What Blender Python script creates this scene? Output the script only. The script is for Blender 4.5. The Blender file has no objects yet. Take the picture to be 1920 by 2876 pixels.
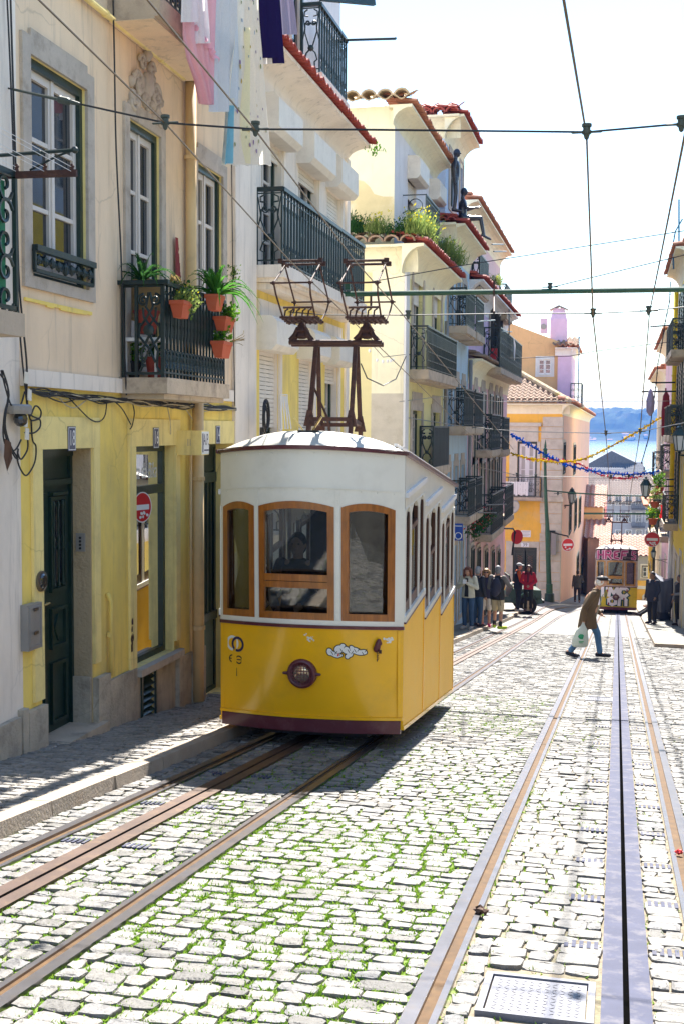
import bpy, math, random
from mathutils import Vector, Matrix
random.seed(7)
SC=bpy.context.scene; COL=SC.collection
rad=math.radians; sin=math.sin; cos=math.cos; PI=math.pi
# ---------------------------------------------------------------- camera numbers
F=3400.;CX=960.;CY=1438.;H=1.65;S=0.1185
YAW,PIT,ROL=12.87,3.92,0.37
def _cam():
    y,p,r=rad(YAW),rad(PIT),rad(ROL)
    f=Vector((-sin(y)*cos(p),cos(y)*cos(p),-sin(p))); rt=Vector((cos(y),sin(y),0)); up=rt.cross(f)
    return rt*cos(r)+up*sin(r), -rt*sin(r)+up*cos(r), f
CR,CU,CF=_cam()
def ray(x,y): return CR*((x-CX)/F)+CU*((CY-y)/F)+CF
def PX(px,py,X):
    d=ray(px,py); t=X/d.x; return Vector((X,t*d.y,H+t*d.z))
def PY(px,py,Y):
    d=ray(px,py); t=Y/d.y; return Vector((t*d.x,Y,H+t*d.z))
def sstep(a,b,x):
    t=max(0.,min(1.,(x-a)/(b-a))); return t*t*(3-2*t)
def rise(x,y): return .38*sstep(42,60,y)*sstep(-1.9,-3.4,-abs(x) if x>0 else x) if x<0 else 0.
def gz(x,y): return -S*y+rise(x,y)
def GP(px,py,off=0.):
    d=ray(px,py); o=off
    for _ in range(8):
        t=(H-o)/(-d.z-S*d.y); P=Vector((t*d.x,t*d.y,H+t*d.z)); o=off+rise(P.x,P.y)
    return P
V=lambda *a: Vector(a)
# ---------------------------------------------------------------- mesh builder
class MB:
    def __init__(s): s.v=[];s.f=[];s.mi=[];s.sm=[];s.m=0;s.smooth=False
    def add(s,pts): b=len(s.v); s.v.extend([tuple(p) for p in pts]); return b
    def face(s,idx): s.f.append(tuple(idx)); s.mi.append(s.m); s.sm.append(s.smooth)
    def poly(s,pts): b=s.add(pts); s.face(range(b,b+len(pts)))
    def hexa(s,p):  # 8 pts: bottom 4 (ccw) then top 4
        b=s.add(p)
        for q in ((3,2,1,0),(4,5,6,7),(0,1,5,4),(1,2,6,5),(2,3,7,6),(3,0,4,7)): s.face([b+i for i in q])
    def box(s,x0,y0,z0,x1,y1,z1): s.hexa([(x0,y0,z0),(x1,y0,z0),(x1,y1,z0),(x0,y1,z0),(x0,y0,z1),(x1,y0,z1),(x1,y1,z1),(x0,y1,z1)])
    def fbox(s,Fr,a0,a1,z0,z1,d0,d1):
        s.hexa([Fr(a0,z0,d0),Fr(a1,z0,d0),Fr(a1,z0,d1),Fr(a0,z0,d1),Fr(a0,z1,d0),Fr(a1,z1,d0),Fr(a1,z1,d1),Fr(a0,z1,d1)])
    def beam(s,p,q,w,h=None,up=(0,0,1)):
        p=Vector(p);q=Vector(q);h=w if h is None else h
        d=(q-p)
        if d.length<1e-6: return
        d.normalize(); u=Vector(up)
        if abs(d.dot(u))>.98: u=Vector((1,0,0))
        a=d.cross(u).normalized()*w/2; b=a.cross(d).normalized()*h/2
        s.hexa([p-a-b,p+a-b,p+a+b,p-a+b,q-a-b,q+a-b,q+a+b,q-a+b])
    def tube(s,pts,r,n=6,closed=False):
        pts=[Vector(p) for p in pts]; N=len(pts)
        rs=r if isinstance(r,(list,tuple)) else [r]*N
        prev=None; rings=[]
        for i,p in enumerate(pts):
            if closed: t=pts[(i+1)%N]-pts[i-1]
            else: t=pts[min(i+1,N-1)]-pts[max(i-1,0)]
            if t.length<1e-9: t=Vector((0,0,1))
            t.normalize()
            if prev is None:
                a=t.orthogonal().normalized()
            else:
                a=prev-t*prev.dot(t)
                a=a.normalized() if a.length>1e-6 else t.orthogonal().normalized()
            prev=a; b=t.cross(a)
            rings.append(s.add([p+(a*cos(2*PI*k/n)+b*sin(2*PI*k/n))*rs[i] for k in range(n)]))
        M=N if closed else N-1
        for i in range(M):
            A=rings[i];B=rings[(i+1)%N]
            for k in range(n): s.face((A+k,A+(k+1)%n,B+(k+1)%n,B+k))
        if not closed:
            s.face([rings[0]+k for k in reversed(range(n))]); s.face([rings[-1]+k for k in range(n)])
    def lathe(s,c,prof,n=16,ax=(0,0,1),sx=1.,sy=1.):
        c=Vector(c); ax=Vector(ax).normalized(); a=ax.orthogonal().normalized()
        if abs(ax.z)>.99: a=Vector((1,0,0))
        b=ax.cross(a); rings=[]
        for r,z in prof: rings.append(s.add([c+ax*z+(a*cos(2*PI*k/n)*sx+b*sin(2*PI*k/n)*sy)*r for k in range(n)]))
        for A,B in zip(rings,rings[1:]):
            for k in range(n): s.face((A+k,A+(k+1)%n,B+(k+1)%n,B+k))
        s.face([rings[0]+k for k in reversed(range(n))]); s.face([rings[-1]+k for k in range(n)])
    def ell(s,c,rx,ry,rz,n=12,m=8,rot=None):
        c=Vector(c); R=rot or Matrix.Identity(3); rings=[]
        top=s.add([c+R@Vector((0,0,rz))])
        for j in range(1,m):
            t=PI*j/m; rings.append(s.add([c+R@Vector((rx*sin(t)*cos(2*PI*k/n),ry*sin(t)*sin(2*PI*k/n),rz*cos(t))) for k in range(n)]))
        bot=s.add([c+R@Vector((0,0,-rz))])
        for k in range(n): s.face((top,rings[0]+k,rings[0]+(k+1)%n))
        for A,B in zip(rings,rings[1:]):
            for k in range(n): s.face((A+k,B+k,B+(k+1)%n,A+(k+1)%n))
        for k in range(n): s.face((rings[-1]+k,bot,rings[-1]+(k+1)%n))
    def cap(s,p,q,r1,r2,n=10):
        p=Vector(p);q=Vector(q);d=q-p;L=d.length
        if L<1e-6: s.ell(p,r1,r1,r1,n,6); return
        d/=L; prof=[]
        for i in range(1,4): t=PI/2*i/4; prof.append((r1*sin(t),-r1*cos(t)))
        prof+=[(r1,0),(r2,L)]
        for i in range(1,4): t=PI/2*i/4; prof.append((r2*cos(t),L+r2*sin(t)))
        s.lathe(p,prof,n,d)
    def grid(s,fn,nu,nv):
        b=s.add([fn(i/nu,j/nv) for j in range(nv+1) for i in range(nu+1)])
        for j in range(nv):
            for i in range(nu):
                a=b+j*(nu+1)+i; s.face((a,a+1,a+nu+2,a+nu+1))
    def prism(s,poly,fn,d0,d1):  # poly of (a,z) -> fn(a,z,d)
        A=s.add([fn(a,z,d0) for a,z in poly]);B=s.add([fn(a,z,d1) for a,z in poly]);n=len(poly)
        s.face([A+i for i in reversed(range(n))]); s.face([B+i for i in range(n)])
        for i in range(n): s.face((A+i,A+(i+1)%n,B+(i+1)%n,B+i))
    def mesh(s,name,mats,org):
        me=bpy.data.meshes.new(name)
        ox,oy,oz=org
        me.from_pydata([(x-ox,y-oy,z-oz) for x,y,z in s.v],[],s.f)
        for m in (mats if isinstance(mats,(list,tuple)) else [mats]): me.materials.append(m)
        me.polygons.foreach_set('material_index',s.mi); me.polygons.foreach_set('use_smooth',s.sm)
        me.update(); return me
WORG={}
def tagp(o,label=None,cat=None,group=None,kind=None):
    if label: o['label']=label
    if cat: o['category']=cat
    if group: o['group']=group
    if kind: o['kind']=kind
    return o
def thing(name,label,cat,loc=(0,0,0),group=None,rz=0.):
    o=bpy.data.objects.new(name,None); COL.objects.link(o); o.location=loc; o.rotation_euler=(0,0,rz); o.empty_display_size=.1
    WORG[o.name]=(0,0,0) if rz=='local' else tuple(loc)
    return tagp(o,label,cat,group)
def local_thing(name,label,cat,loc,rot=(0,0,0),group=None,scale=1.):
    o=bpy.data.objects.new(name,None); COL.objects.link(o); o.location=loc; o.rotation_euler=rot; o.scale=(scale,)*3; o.empty_display_size=.1
    WORG[o.name]=(0,0,0); return tagp(o,label,cat,group)
def part(name,mb,mats,par,label=None,kind=None):
    if not mb.f: return None
    org=WORG[par.name]
    o=bpy.data.objects.new(name,mb.mesh(name,mats,org)); COL.objects.link(o); o.parent=par; WORG[o.name]=org
    return tagp(o,label,None,None,kind)
def one(name,mb,mats,label,cat,group=None,kind=None,loc=None):
    if loc is None:
        xs=[p[0] for p in mb.v];ys=[p[1] for p in mb.v];zs=[p[2] for p in mb.v]
        loc=((min(xs)+max(xs))/2,(min(ys)+max(ys))/2,min(zs))
    o=bpy.data.objects.new(name,mb.mesh(name,mats,loc)); COL.objects.link(o); o.location=loc; WORG[o.name]=tuple(loc)
    return tagp(o,label,cat,group,kind)
def struct(name,mb,mats,kind='structure'):
    o=bpy.data.objects.new(name,mb.mesh(name,mats,(0,0,0))); COL.objects.link(o); o['kind']=kind; WORG[o.name]=(0,0,0); return o
def copy_tree(o,par=None):
    c=o.copy(); COL.objects.link(c); c.parent=par; WORG[c.name]=WORG.get(o.name,(0,0,0))
    for k in list(o.children): copy_tree(k,c)
    return c
# ---------------------------------------------------------------- materials
def nd(nt,t,**k):
    n=nt.nodes.new(t)
    for a,b in k.items():
        if a in n.inputs: n.inputs[a].default_value=b
        else: setattr(n,a,b)
    return n
def mat(name,col,rough=.7,metal=0.,var=.12,scale=3.,dirt=None,dirt_amt=.35,dscale=1.2,bump=0.,bscale=40.,spec=.5,coat=0.,stretch=(1,1,1),trans=0.,fine=0.,crack=0.):
    m=bpy.data.materials.new(name); m.use_nodes=True; nt=m.node_tree; L=nt.links.new
    b=nt.nodes['Principled BSDF']; b.inputs['Roughness'].default_value=rough; b.inputs['Metallic'].default_value=metal
    b.inputs['Specular IOR Level'].default_value=spec
    if coat: b.inputs['Coat Weight'].default_value=coat; b.inputs['Coat Roughness'].default_value=.08
    if trans: b.inputs['Subsurface Weight'].default_value=0.
    c4=(*col,1)
    tc=nd(nt,'ShaderNodeTexCoord'); mp=nd(nt,'ShaderNodeMapping'); mp.inputs['Scale'].default_value=stretch
    geo=nd(nt,'ShaderNodeNewGeometry')
    L(geo.outputs['Position'] if not name.endswith('_l') else tc.outputs['Object'],mp.inputs['Vector'])
    n1=nd(nt,'ShaderNodeTexNoise',Scale=scale,Detail=6.,Roughness=.6); L(mp.outputs[0],n1.inputs['Vector'])
    r1=nd(nt,'ShaderNodeMapRange'); r1.inputs['From Min'].default_value=.3; r1.inputs['From Max'].default_value=.7; r1.inputs['To Min'].default_value=1-var; r1.inputs['To Max'].default_value=1+var
    L(n1.outputs[0],r1.inputs['Value'])
    mul=nd(nt,'ShaderNodeVectorMath',operation='SCALE'); mul.inputs[0].default_value=col; L(r1.outputs[0],mul.inputs['Scale'])
    out=mul.outputs[0]
    if dirt:
        n2=nd(nt,'ShaderNodeTexNoise',Scale=dscale,Detail=8.,Roughness=.68); L(mp.outputs[0],n2.inputs['Vector'])
        r2=nd(nt,'ShaderNodeMapRange'); r2.inputs['From Min'].default_value=.5; r2.inputs['From Max'].default_value=.72; r2.inputs['To Max'].default_value=dirt_amt
        L(n2.outputs[0],r2.inputs['Value'])
        mx=nd(nt,'ShaderNodeMix',data_type='RGBA'); L(r2.outputs[0],mx.inputs[0]); L(out,mx.inputs[6]); mx.inputs[7].default_value=(*dirt,1); out=mx.outputs[2]
    if crack:
        vs=nd(nt,'ShaderNodeMapping'); vs.inputs['Scale'].default_value=(7.,7.,.45); L(geo.outputs['Position'],vs.inputs['Vector'])
        ns=nd(nt,'ShaderNodeTexNoise',Scale=1.,Detail=6.,Roughness=.7); L(vs.outputs[0],ns.inputs['Vector'])
        rs_=nd(nt,'ShaderNodeMapRange'); rs_.inputs['From Min'].default_value=.54; rs_.inputs['From Max'].default_value=.72; rs_.inputs['To Max'].default_value=crack; L(ns.outputs[0],rs_.inputs['Value'])
        ms=nd(nt,'ShaderNodeMix',data_type='RGBA'); L(rs_.outputs[0],ms.inputs[0]); L(out,ms.inputs[6]); ms.inputs[7].default_value=(*[c*.55 for c in (dirt or col)],1); out=ms.outputs[2]
        nw=nd(nt,'ShaderNodeTexNoise',Scale=2.2,Detail=4.); L(geo.outputs['Position'],nw.inputs['Vector'])
        av=nd(nt,'ShaderNodeMix',data_type='VECTOR'); av.inputs[0].default_value=.28; L(geo.outputs['Position'],av.inputs[4]); L(nw.outputs[1],av.inputs[5])
        vo=nd(nt,'ShaderNodeTexVoronoi',feature='DISTANCE_TO_EDGE',Scale=1.35); L(av.outputs[1],vo.inputs['Vector'])
        rc_=nd(nt,'ShaderNodeMapRange'); rc_.inputs['From Min'].default_value=.0; rc_.inputs['From Max'].default_value=.010; rc_.inputs['To Min'].default_value=1.; rc_.inputs['To Max'].default_value=0.; L(vo.outputs['Distance'],rc_.inputs['Value'])
        nm_=nd(nt,'ShaderNodeTexNoise',Scale=.9,Detail=2.); L(geo.outputs['Position'],nm_.inputs['Vector'])
        rm_=nd(nt,'ShaderNodeMapRange'); rm_.inputs['From Min'].default_value=.5; rm_.inputs['From Max'].default_value=.6; rm_.inputs['To Max'].default_value=.35; L(nm_.outputs[0],rm_.inputs['Value'])
        mm=nd(nt,'ShaderNodeMath',operation='MULTIPLY'); L(rc_.outputs[0],mm.inputs[0]); L(rm_.outputs[0],mm.inputs[1])
        mc=nd(nt,'ShaderNodeMix',data_type='RGBA'); L(mm.outputs[0],mc.inputs[0]); L(out,mc.inputs[6]); mc.inputs[7].default_value=(*[c*.35 for c in col],1); out=mc.outputs[2]
    L(out,b.inputs['Base Color'])
    if bump:
        n3=nd(nt,'ShaderNodeTexNoise',Scale=bscale,Detail=5.,Roughness=.6); L(mp.outputs[0],n3.inputs['Vector'])
        bp=nd(nt,'ShaderNodeBump'); bp.inputs['Strength'].default_value=min(1.,bump); bp.inputs['Distance'].default_value=.02; L(n3.outputs[0],bp.inputs['Height']); L(bp.outputs[0],b.inputs['Normal'])
    return m
def glassmat(name,tint=(.8,.85,.85),refl=.25,clear=.7):
    m=bpy.data.materials.new(name); m.use_nodes=True; nt=m.node_tree; nt.nodes.clear(); L=nt.links.new
    o=nd(nt,'ShaderNodeOutputMaterial'); t=nd(nt,'ShaderNodeBsdfTransparent'); t.inputs[0].default_value=(*[c*clear for c in tint],1)
    g=nd(nt,'ShaderNodeBsdfGlossy'); g.inputs['Roughness'].default_value=.015; g.inputs[0].default_value=(.95,.97,1,1)
    fr=nd(nt,'ShaderNodeLayerWeight'); fr.inputs[0].default_value=.25
    r=nd(nt,'ShaderNodeMapRange'); r.inputs['To Min'].default_value=refl; r.inputs['To Max'].default_value=.95; L(fr.outputs['Fresnel'],r.inputs['Value'])
    mx=nd(nt,'ShaderNodeMixShader'); L(r.outputs[0],mx.inputs[0]); L(t.outputs[0],mx.inputs[1]); L(g.outputs[0],mx.inputs[2]); L(mx.outputs[0],o.inputs[0]); return m
def leafmat(name,col,col2):
    m=bpy.data.materials.new(name); m.use_nodes=True; nt=m.node_tree; L=nt.links.new; nt.nodes.clear()
    o=nd(nt,'ShaderNodeOutputMaterial'); d=nd(nt,'ShaderNodeBsdfDiffuse'); t=nd(nt,'ShaderNodeBsdfTranslucent'); mx=nd(nt,'ShaderNodeMixShader'); mx.inputs[0].default_value=.45
    geo=nd(nt,'ShaderNodeNewGeometry'); c=nd(nt,'ShaderNodeMix',data_type='RGBA'); c.inputs[6].default_value=(*col,1); c.inputs[7].default_value=(*col2,1)
    L(geo.outputs['Random Per Island'],c.inputs[0]); L(c.outputs[2],d.inputs[0]); L(c.outputs[2],t.inputs[0]); L(d.outputs[0],mx.inputs[1]); L(t.outputs[0],mx.inputs[2]); L(mx.outputs[0],o.inputs[0]); return m
def clothmat(name,col,tl=.35,var=.08):
    m=bpy.data.materials.new(name); m.use_nodes=True; nt=m.node_tree; L=nt.links.new; nt.nodes.clear()
    o=nd(nt,'ShaderNodeOutputMaterial'); d=nd(nt,'ShaderNodeBsdfDiffuse'); t=nd(nt,'ShaderNodeBsdfTranslucent'); mx=nd(nt,'ShaderNodeMixShader'); mx.inputs[0].default_value=tl
    n=nd(nt,'ShaderNodeTexNoise',Scale=60.); geo=nd(nt,'ShaderNodeNewGeometry'); L(geo.outputs['Position'],n.inputs['Vector'])
    c=nd(nt,'ShaderNodeMix',data_type='RGBA'); c.inputs[6].default_value=(*[x*(1-var) for x in col],1); c.inputs[7].default_value=(*[min(1,x*(1+var)) for x in col],1); L(n.outputs[0],c.inputs[0])
    L(c.outputs[2],d.inputs[0]); L(c.outputs[2],t.inputs[0]); L(d.outputs[0],mx.inputs[1]); L(t.outputs[0],mx.inputs[2]); L(mx.outputs[0],o.inputs[0]); return m
def islandmat(name,cols,rough=.8,bump=.5,bscale=60.,nscale=25.):
    m=bpy.data.materials.new(name); m.use_nodes=True; nt=m.node_tree; L=nt.links.new; b=nt.nodes['Principled BSDF']; b.inputs['Roughness'].default_value=rough
    geo=nd(nt,'ShaderNodeNewGeometry'); cr=nd(nt,'ShaderNodeValToRGB'); el=cr.color_ramp.elements
    el[0].color=(*cols[0],1); el[1].color=(*cols[-1],1)
    for i,c in enumerate(cols[1:-1]): e=el.new((i+1)/(len(cols)-1)); e.color=(*c,1)
    L(geo.outputs['Random Per Island'],cr.inputs[0])
    n=nd(nt,'ShaderNodeTexNoise',Scale=nscale,Detail=7.,Roughness=.65); L(geo.outputs['Position'],n.inputs['Vector'])
    r=nd(nt,'ShaderNodeMapRange'); r.inputs['From Min'].default_value=.3; r.inputs['From Max'].default_value=.7; r.inputs['To Min'].default_value=.62; r.inputs['To Max'].default_value=1.3; L(n.outputs[0],r.inputs[0])
    mu=nd(nt,'ShaderNodeVectorMath',operation='SCALE'); L(cr.outputs[0],mu.inputs[0]); L(r.outputs[0],mu.inputs['Scale']); L(mu.outputs[0],b.inputs['Base Color'])
    n3=nd(nt,'ShaderNodeTexNoise',Scale=bscale,Detail=5.); L(geo.outputs['Position'],n3.inputs['Vector']); bp=nd(nt,'ShaderNodeBump'); bp.inputs['Strength'].default_value=bump; bp.inputs['Distance'].default_value=.012; L(n3.outputs[0],bp.inputs['Height']); L(bp.outputs[0],b.inputs['Normal']); return m
M={}
def cm(k,*a,**kw): M[k]=mat(k,*a,**kw)
cm('cream',(.84,.64,.44),.85,crack=0.5,var=.07,dirt=(.42,.34,.26),dirt_amt=.4,dscale=.8,bump=.25,bscale=25,stretch=(1,1,.45))
cm('white',(.86,.76,.66),.85,crack=0.5,var=.06,dirt=(.40,.35,.30),dirt_amt=.4,dscale=1.,bump=.2,bscale=25,stretch=(1,1,.4))
cm('yellow',(.93,.70,.17),.8,crack=0.5,var=.10,dirt=(.52,.40,.20),dirt_amt=.55,dscale=1.1,bump=.25,bscale=22,stretch=(1,1,.5))
cm('ytrim',(.93,.75,.30),.8,crack=0.45,var=.08,dirt=(.50,.38,.18),dirt_amt=.5,dscale=1.6,bump=.25,bscale=22)
cm('stone',(.50,.43,.36),.9,var=.15,dirt=(.22,.17,.13),dirt_amt=.6,dscale=5,bump=.5,bscale=45)
cm('plinth',(.46,.40,.32),.9,crack=0.4,var=.2,dirt=(.14,.12,.10),dirt_amt=.65,dscale=3.5,bump=.7,bscale=35)
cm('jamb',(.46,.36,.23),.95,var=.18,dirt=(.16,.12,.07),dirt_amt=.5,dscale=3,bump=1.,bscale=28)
cm('dgreen',(.008,.029,.023),.35,var=.25,dirt=(.05,.07,.05),dirt_amt=.3,dscale=6,bump=.1)
cm('iron',(.006,.021,.022),.4,var=.3,dirt=(.05,.05,.04),dirt_amt=.4,dscale=15)
cm('sash',(.66,.60,.55),.5,var=.05,dirt=(.45,.4,.35),dirt_amt=.3,dscale=6)
cm('wglass',(.015,.02,.028),.03,var=.3,scale=.6,spec=1.)
cm('winside',(.05,.045,.04),.9)
cm('curtain',(.42,.40,.38),.9,var=.1,scale=8,stretch=(6,6,.5))
cm('shut',(.76,.70,.62),.6,var=.06,dirt=(.38,.33,.28),dirt_amt=.3,dscale=5)
cm('tile',(.42,.17,.09),.85,var=.25,scale=6,dirt=(.16,.10,.07),dirt_amt=.5,dscale=5,bump=.3)
cm('redtile',(.36,.055,.035),.75,var=.2,scale=6,dirt=(.2,.1,.08),dirt_amt=.4,dscale=6,bump=.2)
cm('oldtile',(.30,.20,.135),.9,var=.2,scale=6,dirt=(.22,.15,.08),dirt_amt=.5,dscale=4,bump=.3)
cm('mosstile',(.48,.36,.22),.9,var=.2,scale=6,dirt=(.34,.25,.02),dirt_amt=.95,dscale=2.2,bump=.3)
cm('tcream',(.80,.77,.69),.32,var=.03,dirt=(.5,.47,.40),dirt_amt=.3,dscale=2.5,coat=.3)
cm('tyel',(.95,.50,.003),.28,var=.04,dirt=(.6,.33,.03),dirt_amt=.35,dscale=2.5,coat=.5)
cm('tyel_side',(.95,.52,.01),.45,var=.05,dirt=(.75,.5,.1),dirt_amt=.4,dscale=3,spec=.3)
cm('troof',(.46,.44,.38),.5,var=.08,dirt=(.3,.28,.22),dirt_amt=.5,dscale=4)
cm('tmaroon',(.10,.016,.026),.35,var=.15,dirt=(.25,.12,.13),dirt_amt=.3,dscale=9,coat=.2)
cm('twood',(.33,.105,.012),.3,var=.3,scale=9,dirt=(.16,.05,.01),dirt_amt=.5,dscale=14,coat=.5,stretch=(3,3,.5))
cm('dwood',(.085,.03,.012),.4,var=.3,scale=9)
cm('tdark',(.02,.018,.017),.8)
cm('rust',(.055,.020,.014),.75,var=.35,scale=12,dirt=(.14,.06,.03),dirt_amt=.6,dscale=20,bump=.3)
cm('steel',(.19,.185,.205),.30,metal=.9,var=.15,scale=8,dirt=(.3,.24,.18),dirt_amt=.4,dscale=9)
cm('rail_rust',(.085,.043,.014),.7,metal=0.,spec=.2,var=.3,scale=14,dirt=(.13,.075,.025),dirt_amt=.5,dscale=10)
cm('slotsteel',(.062,.066,.105),.65,spec=.12,metal=0.,var=.12,scale=7,dirt=(.3,.27,.25),dirt_amt=.35,dscale=9)
cm('coverplate',(.17,.17,.20),.5,var=.1,dirt=(.12,.11,.10),dirt_amt=.4,dscale=9,spec=.3)
cm('black',(.012,.012,.013),.6)
M['void']=mat('void',(.003,.003,.003),1.,var=0.,spec=0.)
cm('cable',(.018,.018,.02),.6)
cm('cablew',(.50,.42,.28),.7)
cm('copper',(.13,.085,.04),.5,metal=.3,var=.2)
cm('insul',(.045,.06,.05),.5)
cm('pgreen',(.015,.075,.035),.45,var=.25,dirt=(.08,.13,.08),dirt_amt=.4,dscale=8)
cm('kerb',(.31,.255,.20),.9,var=.15,dirt=(.3,.2,.13),dirt_amt=.5,dscale=5,bump=.5,bscale=40)
cm('slab',(.50,.40,.30),.9,var=.15,dirt=(.16,.12,.10),dirt_amt=.7,dscale=4,bump=.4)
cm('terra',(.46,.085,.03),.7,var=.1,dirt=(.4,.15,.08),dirt_amt=.4,dscale=8)
cm('soil',(.21,.175,.125),1.,var=.3,scale=18,dirt=(.10,.13,.04),dirt_amt=.5,dscale=7,bump=.6,bscale=60)
cm('palew',(.90,.83,.60),.85,crack=0.3,var=.05,dirt=(.62,.52,.34),dirt_amt=.3,dscale=.7,bump=.1)
cm('paley',(.84,.76,.36),.85,crack=0.4,var=.06,dirt=(.55,.48,.25),dirt_amt=.35,dscale=.8,bump=.1,stretch=(1,1,.5))
cm('lightw',(.80,.77,.78),.85,crack=0.35,var=.05,dirt=(.5,.45,.42),dirt_amt=.35,dscale=.8,bump=.1,stretch=(1,1,.5))
cm('blue',(.42,.54,.70),.85,var=.06,dirt=(.35,.38,.42),dirt_amt=.4,dscale=.8,bump=.1,stretch=(1,1,.5))
cm('blue2',(.50,.66,.80),.85,crack=0.4,var=.06,dirt=(.38,.38,.38),dirt_amt=.4,dscale=.8,bump=.1,stretch=(1,1,.5))
cm('pink',(.78,.51,.54),.85,crack=0.45,var=.07,dirt=(.42,.34,.30),dirt_amt=.5,dscale=.8,bump=.1,stretch=(1,1,.5))
cm('lilac',(.68,.49,.68),.85,var=.06,dirt=(.45,.38,.4),dirt_amt=.4,dscale=.8)
cm('orange',(.90,.50,.07),.85,crack=0.25,var=.06,dirt=(.7,.5,.25),dirt_amt=.6,dscale=.9,bump=.1)
cm('peach',(.74,.46,.22),.85,crack=0.3,var=.05,dirt=(.62,.42,.24),dirt_amt=.35,dscale=.5)
cm('salmon',(.86,.51,.37),.85,crack=0.4,var=.06,dirt=(.52,.40,.30),dirt_amt=.5,dscale=.7,stretch=(1,1,.4))
cm('quoin',(.60,.54,.44),.9,var=.1,dirt=(.36,.3,.2),dirt_amt=.5,dscale=2.5,bump=.3)
cm('greyw',(.38,.38,.42),.85,var=.08,dirt=(.27,.27,.3),dirt_amt=.4,dscale=.4)
cm('chalk',(.75,.73,.72),.8,var=.05)
cm('signred',(.60,.02,.025),.4,var=.05)
cm('signwhite',(.8,.8,.8),.4,var=.04)
cm('nblue',(.02,.03,.10),.3,var=.05)
cm('greymetal',(.30,.29,.28),.5,metal=.3,var=.08,dirt=(.22,.18,.15),dirt_amt=.3,dscale=9)
cm('pipe_y',(.66,.47,.24),.6,var=.08,dirt=(.4,.3,.2),dirt_amt=.4,dscale=5)
cm('vyel',(.80,.58,.01),.6,var=.06)
cm('brass',(.5,.36,.14),.3,metal=.9)
cm('paper',(.72,.68,.60),.8)
cm('redpaint',(.22,.010,.010),.7,var=.2)
cm('brown',(.10,.05,.03),.8,var=.3)
M['glass']=glassmat('tram_glass',refl=.08,clear=.80)
M['shopglass']=glassmat('shop_glass',refl=.2,clear=.6)
M['leaf']=leafmat('leaf',(.05,.16,.015),(.16,.30,.03)); M['aloe']=leafmat('aloe',(.03,.13,.015),(.10,.27,.04)); M['dleaf']=leafmat('dark_leaf',(.02,.07,.02),(.05,.13,.03))
M['grass']=leafmat('grass',(.11,.24,.02),(.25,.38,.05)); M['yflower']=leafmat('flower',(.6,.5,.02),(.7,.6,.05)); M['dry']=leafmat('dry',(.22,.16,.07),(.35,.26,.10)); M['weed']=leafmat('weed',(.12,.20,.05),(.30,.36,.10))
M['cobble']=islandmat('cobble',[(.075,.071,.066),(.142,.134,.122),(.19,.178,.16),(.117,.115,.117),(.164,.152,.138),(.205,.19,.172)],.65,.8,55,22)
M['calc']=islandmat('calcada',[(.18,.165,.145),(.27,.245,.215),(.23,.21,.19)],.6,.6,70,30)
def quickm(k,col,rough=.7,**kw):
    if k not in M: cm(k,col,rough,**kw)
    return M[k]
# ---------------------------------------------------------------- facade helpers
def FL(X0): return lambda a,z,d: Vector((X0+d,a,z))
def FR(X0): return lambda a,z,d: Vector((X0-d,a,z))
def FC(Y0): return lambda a,z,d: Vector((a,Y0-d,z))
def wall(Fr,a0,a1,z0,z1,holes,zones=(),rev=0,D=-6.):
    """front skin with openings and reveals; zones [(z,matindex)] from bottom"""
    mb=MB(); A=sorted({a0,a1,*[h[0] for h in holes],*[h[1] for h in holes]}); A=[a for a in A if a0<=a<=a1]
    Z=sorted({z0,z1,*[h[2] for h in holes],*[h[3] for h in holes],*[z for z,_ in zones]}); Z=[z for z in Z if z0<=z<=z1]
    for i in range(len(A)-1):
        for j in range(len(Z)-1):
            ca=(A[i]+A[i+1])/2;cz=(Z[j]+Z[j+1])/2
            if any(h[0]<ca<h[1] and h[2]<cz<h[3] for h in holes): continue
            mb.m=0
            for z,mi in zones:
                if cz>z: mb.m=mi
            mb.poly([Fr(A[i],Z[j],0),Fr(A[i+1],Z[j],0),Fr(A[i+1],Z[j+1],0),Fr(A[i],Z[j+1],0)])
    mb.m=rev
    for h in holes:
        dd=-(h[4] if len(h)>4 else .2)
        p=[(h[0],h[2]),(h[1],h[2]),(h[1],h[3]),(h[0],h[3])]
        for k in range(4):
            (u,w),(u2,w2)=p[k],p[(k+1)%4]; mb.poly([Fr(u,w,0),Fr(u,w,dd),Fr(u2,w2,dd),Fr(u2,w2,0)])
    # side, top and back so that the house is a closed body
    mb.m=0
    mb.poly([Fr(a0,z0,0),Fr(a0,z0,D),Fr(a0,z1,D),Fr(a0,z1,0)]); mb.poly([Fr(a1,z0,0),Fr(a1,z1,0),Fr(a1,z1,D),Fr(a1,z0,D)])
    mb.poly([Fr(a0,z1,0),Fr(a1,z1,0),Fr(a1,z1,D),Fr(a0,z1,D)]); mb.poly([Fr(a0,z0,D),Fr(a1,z0,D),Fr(a1,z1,D),Fr(a0,z1,D)])
    return mb
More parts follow.
